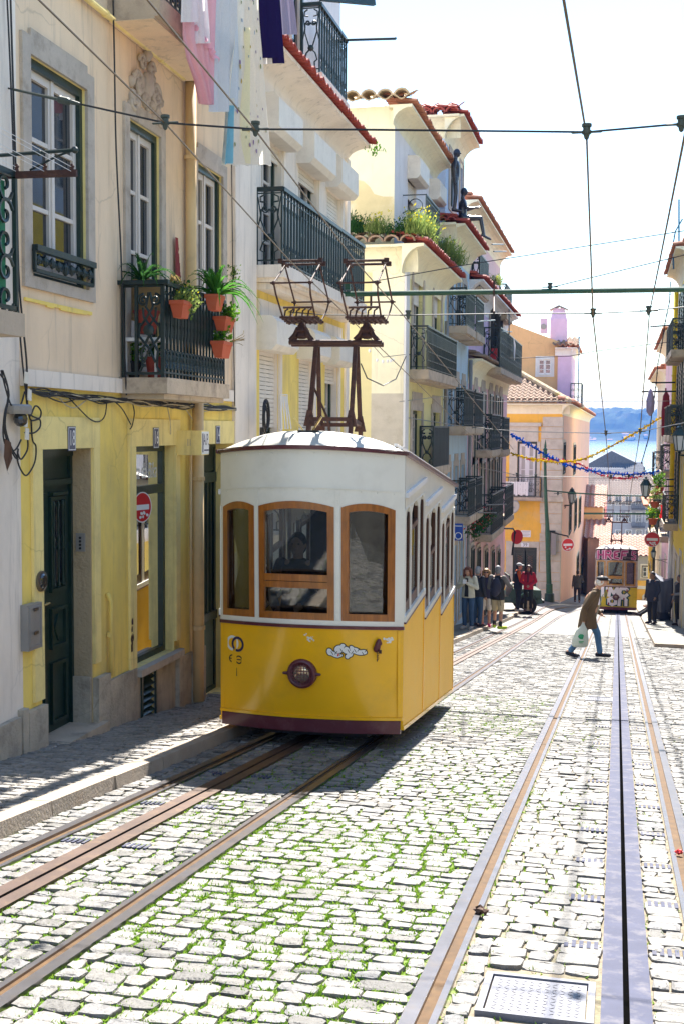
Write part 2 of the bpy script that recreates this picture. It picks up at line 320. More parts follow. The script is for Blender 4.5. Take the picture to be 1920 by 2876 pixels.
def window(par,Fr,a0,a1,z0,z1,depth=.16,rows=3,cas=.06,sash=.05,leaves=2,casm='dgreen',sashm='sash',glass='wglass',surround=0.,surm='stone',sd=.03,curtain=False,name='window',low=0.,lintel=None,toplight=0.):
    mb=MB(); d=-depth
    mb.m=0
    for q in ((a0,a0+cas,z0,z1),(a1-cas,a1,z0,z1),(a0+cas,a1-cas,z1-cas*1.3,z1),(a0+cas,a1-cas,z0,z0+cas*.6)): mb.fbox(Fr,*q,d-.04,d+.05)
    b0,b1,c0,c1=a0+cas,a1-cas,z0+cas*.6,z1-cas*1.3; w=(b1-b0)/leaves
    mb.m=1
    for k in range(leaves):
        l0=b0+k*w;l1=l0+w
        for q in ((l0,l0+sash,c0,c1),(l1-sash,l1,c0,c1),(l0+sash,l1-sash,c1-sash*1.2,c1),(l0+sash,l1-sash,c0,c0+sash*1.5)): mb.fbox(Fr,*q,d-.03,d+.012)
        for r in range(1,rows):
            zz=c0+low+(c1-c0-low)*r/rows; mb.fbox(Fr,l0+sash,l1-sash,zz-.018,zz+.018,d-.028,d+.006)
        if low: mb.fbox(Fr,l0+sash,l1-sash,c0+sash*1.5,c0+low,d-.026,d)
    if leaves==2: m=(b0+b1)/2; mb.fbox(Fr,m-.022,m+.022,c0,c1,d+.0125,d+.026)
    w_=part(name,mb,[M[casm],M[sashm]],par)
    g=MB(); g.fbox(Fr,b0+.01,b1-.01,c0+.01,c1-.01,d-.024,d-.016); part('glass',g,M[glass],w_)
    k=MB(); k.fbox(Fr,a0-.1,a1+.1,z0-.1,z1+.1,d-.42,d-.36)
    if curtain:
        cu=MB(); cu.grid(lambda u,v: Fr(b0+(b1-b0)*u,c0+(c1-c0)*v,d-.10-.02*sin(u*40)),40,1); part('curtain',cu,M['curtain'],w_)
    if surround:
        s=MB(); t=surround
        for q in ((a0-t,a0-.001,z0-t*.7,z1+t),(a1+.001,a1+t,z0-t*.7,z1+t),(a0-.001,a1+.001,z1,z1+(lintel or t)),(a0-.001,a1+.001,z0-t*.7,z0-.002)):
            s.fbox(Fr,*q,.001,sd)
        part('stone_surround',s,M[surm],w_)
    return w_
def scroll(c,u,v,r,turns=1.6,n=22,flip=1,a0=0.):
    c=Vector(c); out=[]
    for i in range(n+1):
        t=i/n; a=a0+flip*2*PI*turns*t; rr=r*(1-.82*t); out.append(c+u*(cos(a)*rr)+v*(sin(a)*rr))
    return out
def ring(c,u,v,ru,rv,n=10): c=Vector(c); return [c+u*cos(2*PI*k/n)*ru+v*sin(2*PI*k/n)*rv for k in range(n)]
def panel(mb,o,u,L,h,style='loops',r=.008,step=.11,near=True):
    """iron railing panel from o along unit u, height h"""
    o=Vector(o);u=Vector(u).normalized();v=Vector((0,0,1)); n=4
    P=lambda a,z:o+u*a+v*z
    mb.beam(P(0,.05),P(L,.05),.02,.02); mb.beam(P(0,h-.09),P(L,h-.09),.014,.014)
    k=max(2,round(L/step)); st=L/k
    for i in range(k+1): mb.beam(P(i*st,0),P(i*st,h),r*2.2 if i%4==0 else r*1.7,r*2)
    for i in range(k):
        c=(i+.5)*st
        if style=='loops':
            w=st*.30; pts=[P(c-w,h*.30),P(c-w,h*.72),P(c-w*.5,h*.79),P(c+w*.5,h*.79),P(c+w,h*.72),P(c+w,h*.30),P(c+w*.5,h*.23),P(c-w*.5,h*.23)]
            mb.tube(pts,r*.9,n,True)
            if i%2==0: mb.tube(ring(P(c,h*.14),u,v,w,w,8),r*.8,n,True)
            else: mb.beam(P(c,.05),P(c,h*.23),r*1.5)
        elif style=='lattice':
            mb.tube([P(c-st*.5,h*.98),P(c+st*.1,h*.62),P(c-st*.35,h*.36)],r*.8,n); mb.tube([P(c+st*.5,h*.98),P(c-st*.1,h*.62),P(c+st*.35,h*.36)],r*.8,n)
            mb.tube(ring(P(c,h*.2),u,v,st*.42,h*.1,10),r*1.2,n,True); mb.tube(ring(P(c,h*.2),u,v,st*.2,h*.05,8),r*1.,n,True)
        elif style=='grid':
            for z in (.22,.42,.62): mb.beam(P(c-st*.5,h*z),P(c+st*.5,h*z),.05 if i%2 else .035,r*1.5)
            mb.beam(P(c,h*.62),P(c,h*.9),r*3)
        elif style=='scrolls':
            mb.tube(scroll(P(c,h*.7),u,v,st*.45,1.3,14,1 if i%2 else -1),r*.9,n); mb.tube(scroll(P(c,h*.35),u,v,st*.45,1.3,14,-1 if i%2 else 1),r*.9,n)
        elif style=='bars': mb.beam(P(c,0),P(c,h),r*1.6)
def endpanel(mb,o,u,L,h,r=.008):
    o=Vector(o);u=Vector(u).normalized();v=Vector((0,0,1)); P=lambda a,z:o+u*a+v*z
    mb.beam(P(0,0),P(0,h),r*2.4); mb.beam(P(0,.06),P(L,.06),.018,.018); mb.beam(P(0,h-.05),P(L,h-.05),.014)
    c=L/2; w=L*.36
    for s in (-1,1):
        mb.tube([P(c+s*w*.5,h*.93),P(c+s*w,h*.9),P(c+s*w,h*.84),P(c+s*w*.4,h*.83)],r,4)
        mb.tube(scroll(P(c+s*w*.45,h*.74),u*s,v,w*.42,1.4,14,1,PI),r,4)
        mb.tube([P(c+s*w*.9,h*.74),P(c+s*w*.95,h*.6),P(c+s*w*.35,h*.42),P(c+s*w*.1,h*.36)],r,4)
        mb.tube([P(c+s*w*.1,h*.36),P(c+s*w*.7,h*.3),P(c+s*w,h*.2),P(c+s*w*.6,h*.17),P(c+s*w*.6,.06)],r,4)
        mb.tube([P(c+s*w*1.25,h*.9),P(c+s*w*.95,h*.66),P(c+s*w*1.25,h*.5)],r*.8,4)
    mb.lathe(P(c,h*.37),[(.004,-.03),(.045,-.012),(.045,.012),(.004,.03)],8,u.cross(v))
def balcony(par,Fr,a0,a1,zf,pr,h,style='loops',slabm='slab',th=.14,ends=(1,1),iron='iron',r=.008,step=.11,hand=.035,name='balcony'):
    mb=MB(); mb.fbox(Fr,a0,a1,zf-th,zf,.002,pr); mb.fbox(Fr,a0+.05,a1-.05,zf-th-.05,zf-th-.001,.002,pr-.05)
    b=part(name,mb,M[slabm],par)
    rl=MB(); q=pr-.05; o=Fr(a0+.04,zf,q); e=Fr(a1-.04,zf,q)
    panel(rl,o,e-o,(e-o).length,h,style,r,step)
    for i,aa in enumerate((a0+.04,a1-.04)):
        if ends[i]:
            p=Fr(aa,zf,0.02);w=Fr(aa,zf,q); endpanel(rl,p,w-p,(w-p).length,h,r)
    part('railing',rl,M[iron],b)
    hr=MB()
    for p,w in ((Fr(a0+.04,zf+h,q),Fr(a1-.04,zf+h,q)),(Fr(a0+.04,zf+h,0),Fr(a0+.04,zf+h,q+.02)),(Fr(a1-.04,zf+h,0),Fr(a1-.04,zf+h,q+.02))): hr.beam(p,w,hand*1.3,hand)
    part('handrail',hr,M[iron],b); return b
def shutter_box(par,Fr,a0,a1,z0,z1,pr=.26,drop=.0,slats=True):
    c=.07; prof=[(0,z0),(pr-c,z0),(pr,z0+c),(pr,z1-c),(pr-c,z1),(0,z1)]; mb=MB()
    A=mb.add([Fr(a0,z,d) for d,z in prof]);B=mb.add([Fr(a1,z,d) for d,z in prof]);n=6
    mb.face([A+i for i in reversed(range(n))]);mb.face([B+i for i in range(n)])
    for i in range(n): mb.face((A+i,A+(i+1)%n,B+(i+1)%n,B+i))
    b=part('shutter_box',mb,M['shut'],par)
    if drop>0:
        s=MB(); k=max(2,int(drop/.055))
        for i in range(k):
            zz=z0-drop*i/k; s.fbox(Fr,a0+.06,a1-.06,zz-drop/k+.006,zz-.001,-.075,-.05)
        part('roller_shutter',s,M['shut'],b)
    return b
def tiles(mb,o,u,v,L,W,pitch=.2,row=.32,amp=.045,nm=None):
    """barrel tile sheet: o corner, u along eave, v up the slope"""
    o=Vector(o);u=Vector(u).normalized();v=Vector(v).normalized();n=u.cross(v).normalized()
    if n.z<0: n=-n
    k=max(1,round(L/pitch)); R=max(1,round(W/row)); sub=6
    for j in range(R):
        a=W*j/R; b=W*(j+1)/R+.03
        idx=[]
        for t,zz in ((a,.035),(b,0.)):
            pts=[]
            for i in range(k*sub+1):
                ph=i/sub; hgt=amp*abs(cos(PI*ph))**.7 if int(ph+.5)%1==0 else 0
                hgt=amp*cos(2*PI*ph)
                pts.append(o+u*(L*i/(k*sub))+v*t+n*(hgt+zz+amp))
            idx.append(mb.add(pts))
        for i in range(k*sub): mb.face((idx[0]+i,idx[0]+i+1,idx[1]+i+1,idx[1]+i))
        low=mb.add([o+u*(L*i/(k*sub))+v*a+n*(amp*cos(2*PI*i/sub)+.035+amp-.03) for i in range(k*sub+1)])
        for i in range(k*sub): mb.face((low+i,low+i+1,idx[0]+i+1,idx[0]+i))
def tile_edge(mb,p,q,out,n=None,r=.075,ln=.35,pitch=.17,drop=.08):
    """row of barrel tile ends along an eave p->q that stick out along `out`"""
    p=Vector(p);q=Vector(q);out=Vector(out).normalized();L=(q-p).length;k=n or max(2,round(L/pitch))
    u=(q-p)/k
    for i in range(k):
        c=p+u*(i+.5); jit=random.uniform(-.02,.02)
        a=c+out*(.0+jit)+Vector((0,0,-drop)); b=c-out*ln+Vector((0,0,.02))
        ud=u.normalized(); rr=u.length*.5
        pts=[]
        for (cc,r_) in ((a,rr),(b,rr*.85)):
            for s in range(7):
                t=PI*s/6; pts.append(cc+ud*cos(t)*r_+Vector((0,0,1))*sin(t)*r_*.85)
            for s in range(7):
                t=PI*(6-s)/6; pts.append(cc+ud*cos(t)*r_*.78+Vector((0,0,1))*sin(t)*r_*.62)
        B=mb.add(pts)
        for s in range(13): mb.face((B+s,B+s+1,B+14+s+1,B+14+s))
        mb.face([B+i2 for i2 in range(14)])
def text_mb(txt,size,fn,mb,depth=.004,align='CENTER',shear=0.,sx=1.):
    """lettering as mesh; fn(a,z,d) places it"""
    cu=bpy.data.curves.new('t','FONT'); cu.body=txt; cu.size=size; cu.align_x=align; cu.align_y='CENTER'; cu.resolution_u=3; cu.shear=shear
    ob=bpy.data.objects.new('t',cu); COL.objects.link(ob); dg=bpy.context.evaluated_depsgraph_get(); me=bpy.data.meshes.new_from_object(ob.evaluated_get(dg))
    b=mb.add([fn(v.co.x*sx,v.co.y,depth) for v in me.vertices])
    for p in me.polygons: mb.face([b+i for i in p.vertices])
    bpy.data.objects.remove(ob); bpy.data.meshes.remove(me); bpy.data.curves.remove(cu)
def leafblade(mb,base,d,up,L,w,bend=.3,seg=3,tip=True):
    d=Vector(d).normalized(); up=Vector(up); side=d.cross(up)
    side=side.normalized() if side.length>1e-4 else Vector((1,0,0))
    pr=None
    for i in range(seg+1):
        t=i/seg; c=Vector(base)+d*L*t+up*L*(.5*t-bend*t*t*1.6); ww=w*(1-t)**.7*(.7+.6*t) if i<seg else w*.05
        x=mb.add([c-side*ww,c+side*ww])
        if pr is not None: mb.face((pr,pr+1,x+1,x))
        pr=x
def leafcloud(mb,c,r,n,size,flat=1.):
    c=Vector(c)
    for _ in range(n):
        d=Vector((random.gauss(0,1),random.gauss(0,1),random.gauss(0,1)*flat)); 
        if d.length<1e-3: continue
        d.normalize(); p=c+Vector((d.x*r,d.y*r,d.z*r*flat))*random.random()**.5
        a=Vector((random.gauss(0,1),random.gauss(0,1),random.gauss(0,.6)+.4)).normalized(); b=a.orthogonal().normalized(); s=size*random.uniform(.6,1.3)
        e=a.cross(b)
        mb.poly([p,p+b*s*.5+e*s*.3,p+b*s,p+b*s*.5-e*s*.3])
# ================================================================ camera, light, sky
cam=bpy.data.cameras.new('camera'); co=bpy.data.objects.new('camera',cam); COL.objects.link(co); SC.camera=co
cam.sensor_fit='VERTICAL'; cam.sensor_height=36.; cam.sensor_width=36.; cam.lens=36*F/2876; cam.clip_start=.05; cam.clip_end=20000
mw=Matrix.Identity(4)
for i in range(3): mw[i][0]=CR[i]; mw[i][1]=CU[i]; mw[i][2]=-CF[i]
mw[2][3]=H; co.matrix_world=mw
ELEV,AZ=rad(50),rad(2.2)   # sun straight down the street, a little to the left
sdir=Vector((-sin(AZ)*cos(ELEV),cos(AZ)*cos(ELEV),sin(ELEV)))
sl=bpy.data.lights.new('sun','SUN'); sl.energy=4.1; sl.angle=rad(.53); sl.color=(1,.95,.87)
so=bpy.data.objects.new('sun',sl); COL.objects.link(so); so.rotation_euler=(-sdir).to_track_quat('-Z','Y').to_euler()
w=bpy.data.worlds.new('World'); SC.world=w; w.use_nodes=True; nt=w.node_tree
sk=nt.nodes.new('ShaderNodeTexSky'); sk.sky_type='NISHITA'; sk.sun_disc=False; sk.sun_elevation=ELEV; sk.sun_rotation=-AZ; sk.altitude=30; sk.air_density=1.45; sk.dust_density=0.; sk.ozone_density=3.5
nt.links.new(sk.outputs[0],nt.nodes['Background'].inputs[0]); nt.nodes['Background'].inputs[1].default_value=.068
SC.view_settings.view_transform='Standard'; SC.view_settings.look='None'; SC.view_settings.exposure=2.22; SC.view_settings.gamma=1.
SC.render.engine='CYCLES'; SC.cycles.max_bounces=7; SC.cycles.diffuse_bounces=4; SC.cycles.transparent_max_bounces=12; SC.cycles.use_denoising=True
SC.cycles.sample_clamp_indirect=8.
# ================================================================ ground
LRAIL=(-3.20,-2.85,-2.21)        # left rail, slot, right rail of the left track
RRAIL=(-.665,.07,.41)
def lshift(y): return 0. if y<46 else (y-46)**2*.0022
def kx(y): return -3.43-.006*y
st=MB()
# soil bed under the near stones, then the far paving as one sheet
def gsheet(mb,xs,ys,off):
    b=len(mb.v)
    for y in ys:
        for x in xs: mb.v.append((x,y,gz(x,y)+off))
    n=len(xs)
    for j in range(len(ys)-1):
        for i in range(n-1):
            a=b+j*n+i; mb.face((a,a+1,a+n+1,a+n))
st.m=1; gsheet(st,[-60,-12,-4,-3,0,3,12,60],[-26,-12,0,5,10,15,20,24.,30.,34.],-.013)
st.m=2; gsheet(st,[-60,-30,-12,-8,-6,-5,-4,-3.4,-3,-2.5,-2,-1,0,1,3,6,12,60],[34.,37,40,44,48,52,56,60,66,75,90,110,140.],-.012)
st.m=0
GT=[]   # joints for grass
def stone(mb,x0,x1,y0,y1,zoff,det):
    j=lambda s: random.uniform(-s,s)
    cx,cy=(x0+x1)/2,(y0+y1)/2; tx,ty=j(.03),j(.05); hz=j(.005)
    z=lambda x,y:-S*y+zoff+hz+tx*(x-cx)+ty*(y-cy)
    if det:
        o=[]
        c=.015; base=[(x0+c,y0),(cx,y0-.004),(x1-c,y0),(x1,y0+c),(x1,y1-c),(x1-c,y1),(cx,y1+.004),(x0+c,y1),(x0,y1-c),(x0,y0+c)]
        base=[(x+j(.009),y+j(.009)) for x,y in base]
        def rg(sh,dz):
            return mb.add([(cx+(x-cx)*sh,cy+(y-cy)*sh,z(x,y)+dz+(j(.003) if dz>-.02 else 0)) for x,y in base])
        n=len(base); R=[rg(1.0,-.04),rg(1.0,-.008),rg(.965,-.001),rg(.7,.0005)]
        for A,B in zip(R,R[1:]):
            for k in range(n): mb.face((A+k,A+(k+1)%n,B+(k+1)%n,B+k))
        mb.face([R[-1]+k for k in range(n)])
    else:
        c=.012; q=[(x0+j(.01),y0+j(.01)),(x1+j(.01),y0+j(.01)),(x1+j(.01),y1+j(.01)),(x0+j(.01),y1+j(.01))]
        A=mb.add([(x,y,z(x,y)-.035) for x,y in q]);B=mb.add([(x,y,z(x,y)-.009) for x,y in q]);C=mb.add([(cx+(x-cx)*.86,cy+(y-cy)*.82,z(x,y)) for x,y in q])
        for P_,Q in ((A,B),(B,C)):
            for k in range(4): mb.face((P_+k,P_+(k+1)%4,Q+(k+1)%4,Q+k))
        mb.face([C+k for k in range(4)])
yy0_=lambda y:y
def field(mb,xa,xb,y0,y1,row,lmin,lmax,zoff,detY,gap=.007,grass=0,skip=None,vis=True):
    y=y0
    while y<y1:
        rh=row*random.uniform(.9,1.12); x=(xa(y) if callable(xa) else xa); xe=(xb(y) if callable(xb) else xb); x+=0
        slope=.02 if not skip else .0
        first=True
        hitc=skip and yy0_(y)+rh>mhy0 and y<mhy1+.01
        xe0=xe
        if hitc: xe=mhx0-.008
        if hitc and xe0>mhx1+.03: stone(mb,mhx1+.008,xe0-.004,y+gap/2,y+rh-gap/2,zoff,True)
        while x<xe-.03:
            l=random.uniform(lmin,lmax)
            if first: l*=random.uniform(.5,1); first=False
            if x+l>xe-.07: l=xe-x
            yy=y+slope*(x+1)
            ln=-.535*yy-.35; rn=.062*yy+.45
            if (not vis or yy<12 or x+l>ln and x<rn) :
                g_=(gap if yy<13 else .003)+(.006 if grass>.8 and yy<10.5 else 0); stone(mb,x+g_/2,x+l-g_/2,yy+g_/2,yy+rh-g_/2,zoff,yy<detY and x+l>ln and x<rn)
                if grass and yy<16: GT.append((x,yy,l,rh,grass))
            x+=l
        y+=rh
MANH=(GP(1391,2741),GP(1658,2756),GP(1340,2863))
mhx0,mhx1=MANH[2].x-.02,MANH[1].x+.02; mhy1=MANH[0].y+.02; mhy0=mhy1-.46
def skipman(x,y): return mhx0-.06<x<mhx1+.06 and mhy0-.03<y<mhy1+.06
YE=34.
hw=.075
field(st,lambda y:kx(y)+.0,LRAIL[0]-hw,3.4,YE,.108,.095,.165,0,10)
field(st,LRAIL[0]+hw,LRAIL[1]-.1,3.4,YE,.108,.095,.17,0,10,grass=.25)
field(st,LRAIL[1]+.1,LRAIL[2]-hw,3.4,YE,.11,.10,.175,0,10,grass=.9)
field(st,LRAIL[2]+hw,RRAIL[0]-hw,3.4,YE,.108,.10,.17,0,11,grass=1.6)
field(st,RRAIL[0]+hw,RRAIL[1]-.1,3.4,YE,.122,.11,.19,0,11,grass=.3,skip=skipman)
field(st,RRAIL[1]+.1,RRAIL[2]-hw,3.4,YE,.118,.10,.18,0,11,grass=.12)
field(st,RRAIL[2]+hw,lambda y:4.4 if y<12 else 3.,3.4,YE,.112,.10,.18,0,11,grass=.1)
for xa_,xb_ in ((lambda y:kx(y),LRAIL[0]-hw),(LRAIL[0]+hw,LRAIL[1]-.1),(LRAIL[1]+.1,LRAIL[2]-hw),(LRAIL[2]+hw,RRAIL[0]-hw),(RRAIL[0]+hw,RRAIL[1]-.1),(RRAIL[1]+.1,RRAIL[2]-hw),(RRAIL[2]+hw,3.)): field(st,xa_,xb_,-16.,3.4,.14,.14,.24,0,-99,vis=False)
# far paving material: fine joints by bump only
def cobblefar():
    m=bpy.data.materials.new('cobble_far'); m.use_nodes=True; nt=m.node_tree; L=nt.links.new; b=nt.nodes['Principled BSDF']; b.inputs['Roughness'].default_value=.75
    geo=nd(nt,'ShaderNodeNewGeometry'); br=nd(nt,'ShaderNodeTexBrick'); br.inputs['Scale'].default_value=1.; br.inputs['Brick Width'].default_value=.21; br.inputs['Row Height'].default_value=.15; br.inputs['Mortar Size'].default_value=.012; br.inputs['Color1'].default_value=(.118,.112,.10,1); br.inputs['Color2'].default_value=(.158,.15,.135,1); br.inputs['Mortar'].default_value=(.16,.15,.11,1)
    L(geo.outputs['Position'],br.inputs['Vector']); n=nd(nt,'ShaderNodeTexNoise',Scale=1.3,Detail=8.); L(geo.outputs['Position'],n.inputs['Vector'])
    r=nd(nt,'ShaderNodeMapRange'); r.inputs['From Min'].default_value=.3; r.inputs['From Max'].default_value=.7; r.inputs['To Min'].default_value=.75; r.inputs['To Max'].default_value=1.15; L(n.outputs[0],r.inputs[0])
    mu=nd(nt,'ShaderNodeVectorMath',operation='SCALE'); L(br.outputs[0],mu.inputs[0]); L(r.outputs[0],mu.inputs['Scale']); L(mu.outputs[0],b.inputs['Base Color']); return m
M['cobfar']=cobblefar()
def mossy():
    nt=M['soil'].node_tree; L=nt.links.new; b=nt.nodes['Principled BSDF']; src=b.inputs['Base Color'].links[0].from_socket
    geo=nd(nt,'ShaderNodeNewGeometry'); n=nd(nt,'ShaderNodeTexNoise',Scale=2.2,Detail=7.,Roughness=.7); L(geo.outputs['Position'],n.inputs['Vector'])
    sp=nd(nt,'ShaderNodeSeparateXYZ'); L(geo.outputs['Position'],sp.inputs[0])
    r1=nd(nt,'ShaderNodeMapRange'); r1.inputs['From Min'].default_value=13.; r1.inputs['From Max'].default_value=6.; r1.inputs['To Min'].default_value=-.1; r1.inputs['To Max'].default_value=.16; L(sp.outputs[1],r1.inputs[0])
    r3=nd(nt,'ShaderNodeMapRange'); r3.inputs['From Min'].default_value=1.; r3.inputs['From Max'].default_value=3.; r3.inputs['To Min'].default_value=-.4; r3.inputs['To Max'].default_value=0.; L(sp.outputs[1],r3.inputs[0]); a0_=nd(nt,'ShaderNodeMath',operation='ADD'); L(r1.outputs[0],a0_.inputs[0]); L(r3.outputs[0],a0_.inputs[1])
    r4=nd(nt,'ShaderNodeMapRange'); r4.inputs['From Min'].default_value=-.8; r4.inputs['From Max'].default_value=-.5; r4.inputs['To Min'].default_value=0.; r4.inputs['To Max'].default_value=-.3; L(sp.outputs[0],r4.inputs[0]); a1_=nd(nt,'ShaderNodeMath',operation='ADD'); L(a0_.outputs[0],a1_.inputs[0]); L(r4.outputs[0],a1_.inputs[1])
    ad=nd(nt,'ShaderNodeMath',operation='ADD'); L(n.outputs[0],ad.inputs[0]); L(a1_.outputs[0],ad.inputs[1])
    r2=nd(nt,'ShaderNodeMapRange'); r2.inputs['From Min'].default_value=.52; r2.inputs['From Max'].default_value=.66; L(ad.outputs[0],r2.inputs[0])
    mx=nd(nt,'ShaderNodeMix',data_type='RGBA'); L(r2.outputs[0],mx.inputs[0]); L(src,mx.inputs[6]); mx.inputs[7].default_value=(.13,.21,.025,1); L(mx.outputs[2],b.inputs['Base Color'])
mossy()
struct('street',st,[M['cobble'],M['soil'],M['cobfar']])
# grass in the joints
gr=MB()
from mathutils import noise as NZ
for x,y,l,rh,g in GT:
    d=NZ.noise(Vector((x*.9,y*.9,0)))*.5+.5; d2=NZ.noise(Vector((x*.35+7,y*.35,3)))*.5+.5
    near=1.25 if y<9.2 else .55
    k=g*near*max(0,(d*.7+d2*.6-.40))*2.1
    for (p0,p1) in (((x,y),(x+l,y)),((x,y),(x,y+rh))):
        nb=int(k*random.uniform(14,70)*(p1[0]-p0[0]+p1[1]-p0[1])/.2)
        for _ in range(nb):
            t=random.random(); bx=p0[0]+(p1[0]-p0[0])*t+random.uniform(-.019,.019); by=p0[1]+(p1[1]-p0[1])*t+random.uniform(-.019,.019); hh=random.uniform(.006,.026)
            a=random.random()*2*PI; ln=random.uniform(.008,.03); z=-S*by-.015; wd=random.uniform(.003,.006)*1.6
            dx,dy=cos(a),sin(a)
            gr.poly([(bx-dy*wd,by+dx*wd,z),(bx+dy*wd,by-dx*wd,z),(bx+dx*ln,by+dy*ln,z+hh)])
struct('grass',gr,[M['grass']],'stuff')
# pavement on the left with its own small setts
sw=MB(); sw.m=1
ys=[-26,3,8,13,18,24,30,36,42,48.,54.,60.]
PH=.09
for y0,y1 in zip(ys,ys[1:]):
    f=lambda y,xx:(xx,y,gz(xx,y)+PH-.02); sw.poly([f(y0,-6.2),f(y0,kx(y0)-.14),f(y1,kx(y1)-.14),f(y1,-6.2)])
sw.m=0
y=-12.
while y<22:
    rh=.105*random.uniform(.9,1.1); x=-4.74
    while x<kx(y)-.16:
        l=random.uniform(.09,.15); l=min(l,kx(y)-.145-x)
        if y<9 or x+l>-.535*y-.2: stone(sw,x+.006,x+l-.006,y+.006,y+rh-.006,PH,False)
        x+=l
    y+=rh
sw.m=2
for y0,y1 in zip(ys,ys[1:]):
    if y0>=18:
        y00=max(y0,22.); f=lambda y,xx:(xx,y,gz(xx,y)+PH-.006); sw.poly([f(y00,-6.2),f(y00,kx(y00)-.14),f(y1,kx(y1)-.14),f(y1,-6.2)])
struct('pavement',sw,[M['calc'],M['soil'],M['cobfar']])
kb=MB(); y=-16.
while y<52:
    l=random.uniform(.8,1.35); y1=y+l-.012; j=random.uniform(-.006,.006)
    q=lambda yy,xx,zz:(xx,yy,gz(xx,yy)+zz)
    a,b=kx(y)+j,kx(y1)+j
    kb.hexa([q(y,a-.15,-.1),q(y,a+.012,-.1),q(y1,b+.012,-.1),q(y1,b-.15,-.1),q(y,a-.15,PH+.004),q(y,a-.006,PH+.006),q(y1,b-.006,PH+.006),q(y1,b-.15,PH+.004)]); y+=l
# right-hand pavement kerb
rp=MB()
def rk(y): return .92+.0035*(y-30)
YR=29.8
q=lambda yy,xx,zz:(xx,yy,gz(0,yy)+zz)
for y0 in [YR+2.*i for i in range(22)]:
    y1=y0+1.99; kb.hexa([q(y0,rk(y0)-.02,-.1),q(y0,rk(y0)+.13,-.1),q(y1,rk(y1)+.13,-.1),q(y1,rk(y1)-.02,-.1),q(y0,rk(y0),PH),q(y0,rk(y0)+.13,PH),q(y1,rk(y1)+.13,PH),q(y1,rk(y1),PH)])
kb.hexa([q(YR-.15,.92,-.1),q(YR-.15,3.2,-.1),q(YR,3.2,-.1),q(YR,.92,-.1),q(YR-.15,.92,PH),q(YR-.15,3.2,PH),q(YR,3.2,PH),q(YR,.92,PH)])
struct('kerb',kb,[M['kerb']])
for y0 in [YR+4.*i for i in range(11)]:
    y1=y0+4.; rp.poly([q(y0,rk(y0)+.13,PH-.004),q(y0,9,PH-.004),q(y1,9,PH-.004),q(y1,rk(y1)+.13,PH-.004)])
struct('pavement_right',rp,[M['cobfar']])
# ---- rails
def railpath(x,sh,ya=-16.,yb=75,off=0.):
    ys=[ya]; 
    while ys[-1]<yb: ys.append(ys[-1]+(1.2 if ys[-1]<46 else 2.))
    return [(x+off+(lshift(y) if sh else 0),y) for y in ys]
def strip(mb,x,sh,o0,o1,z0,z1,ya=-16.,yb=75,m=0):
    mb.m=m; p=railpath(x,sh,ya,yb)
    for (xa,y0),(xb,y1) in zip(p,p[1:]):
        g0,g1=gz(xa,y0),gz(xb,y1)
        mb.hexa([(xa+o0,y0,g0+z0),(xa+o1,y0,g0+z0),(xb+o1,y1,g1+z0),(xb+o0,y1,g1+z0),(xa+o0,y0,g0+z1),(xa+o1,y0,g0+z1),(xb+o1,y1,g1+z1),(xb+o0,y1,g1+z1)])
def rail(x,sh,hside,label,grp):
    mb=MB(); s=hside  # running head on the outer side
    a,b=sorted((-s*.068,-s*.008)); a,b=(min(s*-.07,s*-.012),max(s*-.07,s*-.012))
    strip(mb,x,sh,a,b,-.05,.012,m=0)
    a,b=min(s*-.012,s*.034),max(s*-.012,s*.034); strip(mb,x,sh,a,b,-.06,-.006,m=1)
    a,b=min(s*.034,s*.062),max(s*.034,s*.062); strip(mb,x,sh,a,b,-.05,.006,m=0)
    return one('tram_rail',mb,[M['steel'],M['rail_rust']],label,'rail',grp,loc=(x,3,gz(x,3)))
rail(LRAIL[0],True,1,'grooved tram rail nearest the left kerb, running under the yellow tram','tram rails set in the cobbles')
rail(LRAIL[2],True,-1,'thick brown and silver tram rail right of the rusty slot, under the yellow tram','tram rails set in the cobbles')
rail(RRAIL[0],False,1,'grooved tram rail that the walking man with the bag steps across','tram rails set in the cobbles')
rail(RRAIL[2],False,-1,'tram rail at the far right edge, right of the cable slot','tram rails set in the cobbles')
def slot(x,sh,mats,label):
    mb=MB(); strip(mb,x,sh,-.095,-.012,-.05,.010,m=0); strip(mb,x,sh,.012,.095,-.05,.010,m=0); strip(mb,x,sh,-.0119,.0119,-.06,-.006,m=1)
    one('cable_slot',mb,mats,label,'cable slot','cable slots between the rails',loc=(x,3,gz(x,3)))
slot(LRAIL[1],True,[quickm('slotrust',(.075,.045,.035),.5,metal=.4,var=.3,dirt=(.2,.13,.07),dirt_amt=.4,dscale=9),M['void']],'rusty cable slot between the rails under the yellow tram')
slot(RRAIL[1],False,[M['slotsteel'],M['void']],'bluish steel cable slot with black gap between the right rails')
def grate(x,y,lab):
    mb=MB(); n=5
    for i in range(n):
        xx=x-.065+.13*i/(n-1); z=gz(x,y)+.006; mb.hexa([(xx-.009,y-.05,z-.02+.006),(xx+.009,y-.05,z-.02+.006),(xx+.009,y+.05,z-.02-.006),(xx-.009,y+.05,z-.02-.006),(xx-.009,y-.05,z+.006),(xx+.009,y-.05,z+.006),(xx+.009,y+.05,z-.006),(xx-.009,y+.05,z-.006)])
    mb.m=1; z=gz(x,y); mb.box(x-.085,y-.06,z-.05,x+.085,y+.06,z-.004)
    return one('drain_grate',mb,[M['slotsteel'],M['soil']],lab,'grate','small drain grates beside the cable slots')
gy=[5.35,6.15,6.98,7.85,8.8,9.75,10.8,12.,13.4,15.]
